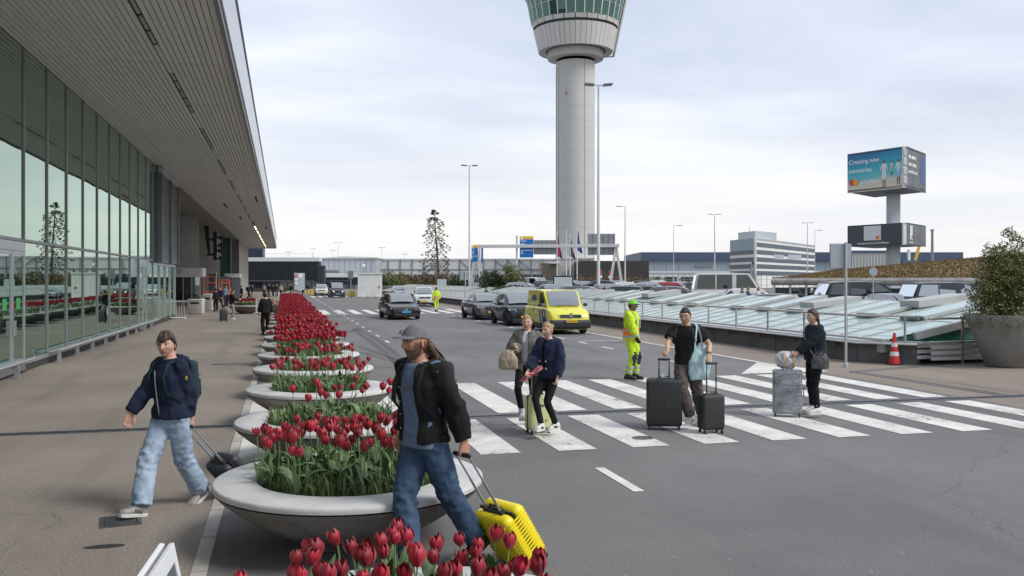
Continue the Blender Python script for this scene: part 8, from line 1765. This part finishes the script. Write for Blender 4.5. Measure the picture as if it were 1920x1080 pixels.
p = gp(387, 582); suitcase('small black suitcase beside the bins', p, .2, .40, .45, .25, M_bshell2, 0, 0, .3, rods=M_zip)
for i, (u, v, lab, phi, tp_, trs, hr) in enumerate(((405, 584, 'tall person in a long black coat beside the bins', -40, C_blk, C_blk, dk), (413, 578, 'person in a dark vest just behind the tall black coat', 60, C_navy, C_blk, br), (423, 574, 'person in a light blue shirt before the porch', 150, C_shirt, C_navy, dk), (431, 572, 'traveller in grey standing close to the light blue shirt', 80, C_gt, C_blk, bl_),
    (453, 568, 'traveller bending over luggage near the far porch', 10, C_blk, C_blk, dk), (466, 562, 'person in black walking before the far porch', 180, C_blk, C_blk, dk), (474, 560, 'person in dark clothes right of the far porch', 30, C_navy, C_gt, br),
    (495, 556, 'person in a brown coat at the far end of the pavement', -90, C_tan, C_blk, dk), (505, 557, 'person in navy in the far group by the tulips', 40, C_navy, C_den, br), (512, 556, 'person in black in the far group by the tulips', 120, C_blk, C_blk, dk), (519, 556, 'person in dark green at the end of the tulip row', 90, C_dgrn, C_den, bl_), (527, 557, 'long haired person in brown by the end of the tulip row', -30, C_tan, C_blk, ('ponytail', (.16, .07, .03))), (546, 555, 'person crouched near the sign board', 60, C_blk, C_gt, br), (569, 556, 'person in navy crossing behind the sign board', -90, C_navy, C_blk, dk), (577, 552, 'second person in navy near the boom barrier', -60, C_navy, C_navy, dk))):
    stander(u, v, lab, phi, tp_, trs, hr, .96 + .03 * (i % 3), walk=(i % 2) * .8, extra='pack' if i % 4 == 1 else None)
for i, (u, d, lab, phi, tp_, hr) in enumerate(((911, 72, 'dark clothed person walking beside the round bush', 200, C_blk, dk), (992, 80, 'person in a wine red top behind the white van row', 20, cloth('wine', (.18, .03, .05)), br), (1003, 78, 'person in a white shirt beyond the skylights', 200, C_wt, dk), (1010, 82, 'person in navy left of the man in dark blue beyond the skylights', 60, C_navy, br), (1021, 76, 'broad person in dark blue seen from behind beyond the skylights', -80, C_navy, dk), (1032, 78, 'bald man in a pale shirt next to the display box', 190, C_cream, ('short', (.4, .3, .25))),
    (1117, 62, 'person in a black coat with a red scarf beyond the skylights', 100, C_blk, ('ponytail', (.22, .06, .03))), (1134, 63, 'long haired person in black right of the tall mast', 150, C_blk, ('ponytail', (.12, .05, .03))), (1250, 60, 'person in a yellow patterned jacket among the parked cars', 80, cloth('yellow_pattern', (.5, .48, .12), c2=(.4, .35, .3)), br), (1391, 57, 'man in black walking past the minibus door', 170, C_blk, ('short', (.15, .09, .06))), (1402, 58, 'man in blue right behind the man in black at the minibus', 180, cloth('mid_blue', (.05, .10, .18)), ('short', (.28, .10, .04))), (1421, 55, 'man in a cream jacket at the front of the minibus', 150, C_cream, ('short', (.14, .06, .03))), (1521, 50, 'man with a white cap walking before the black people carrier', 200, C_blk, ('short', (.7, .68, .62))), (860 + 12, 118, 'person in dark clothes at the left gantry leg', 100, C_blk, dk))):
    stander(u, 0, lab, phi, tp_, C_blk, hr, .98, walk=.5, d=d, z=.12 if d < 70 else .0)
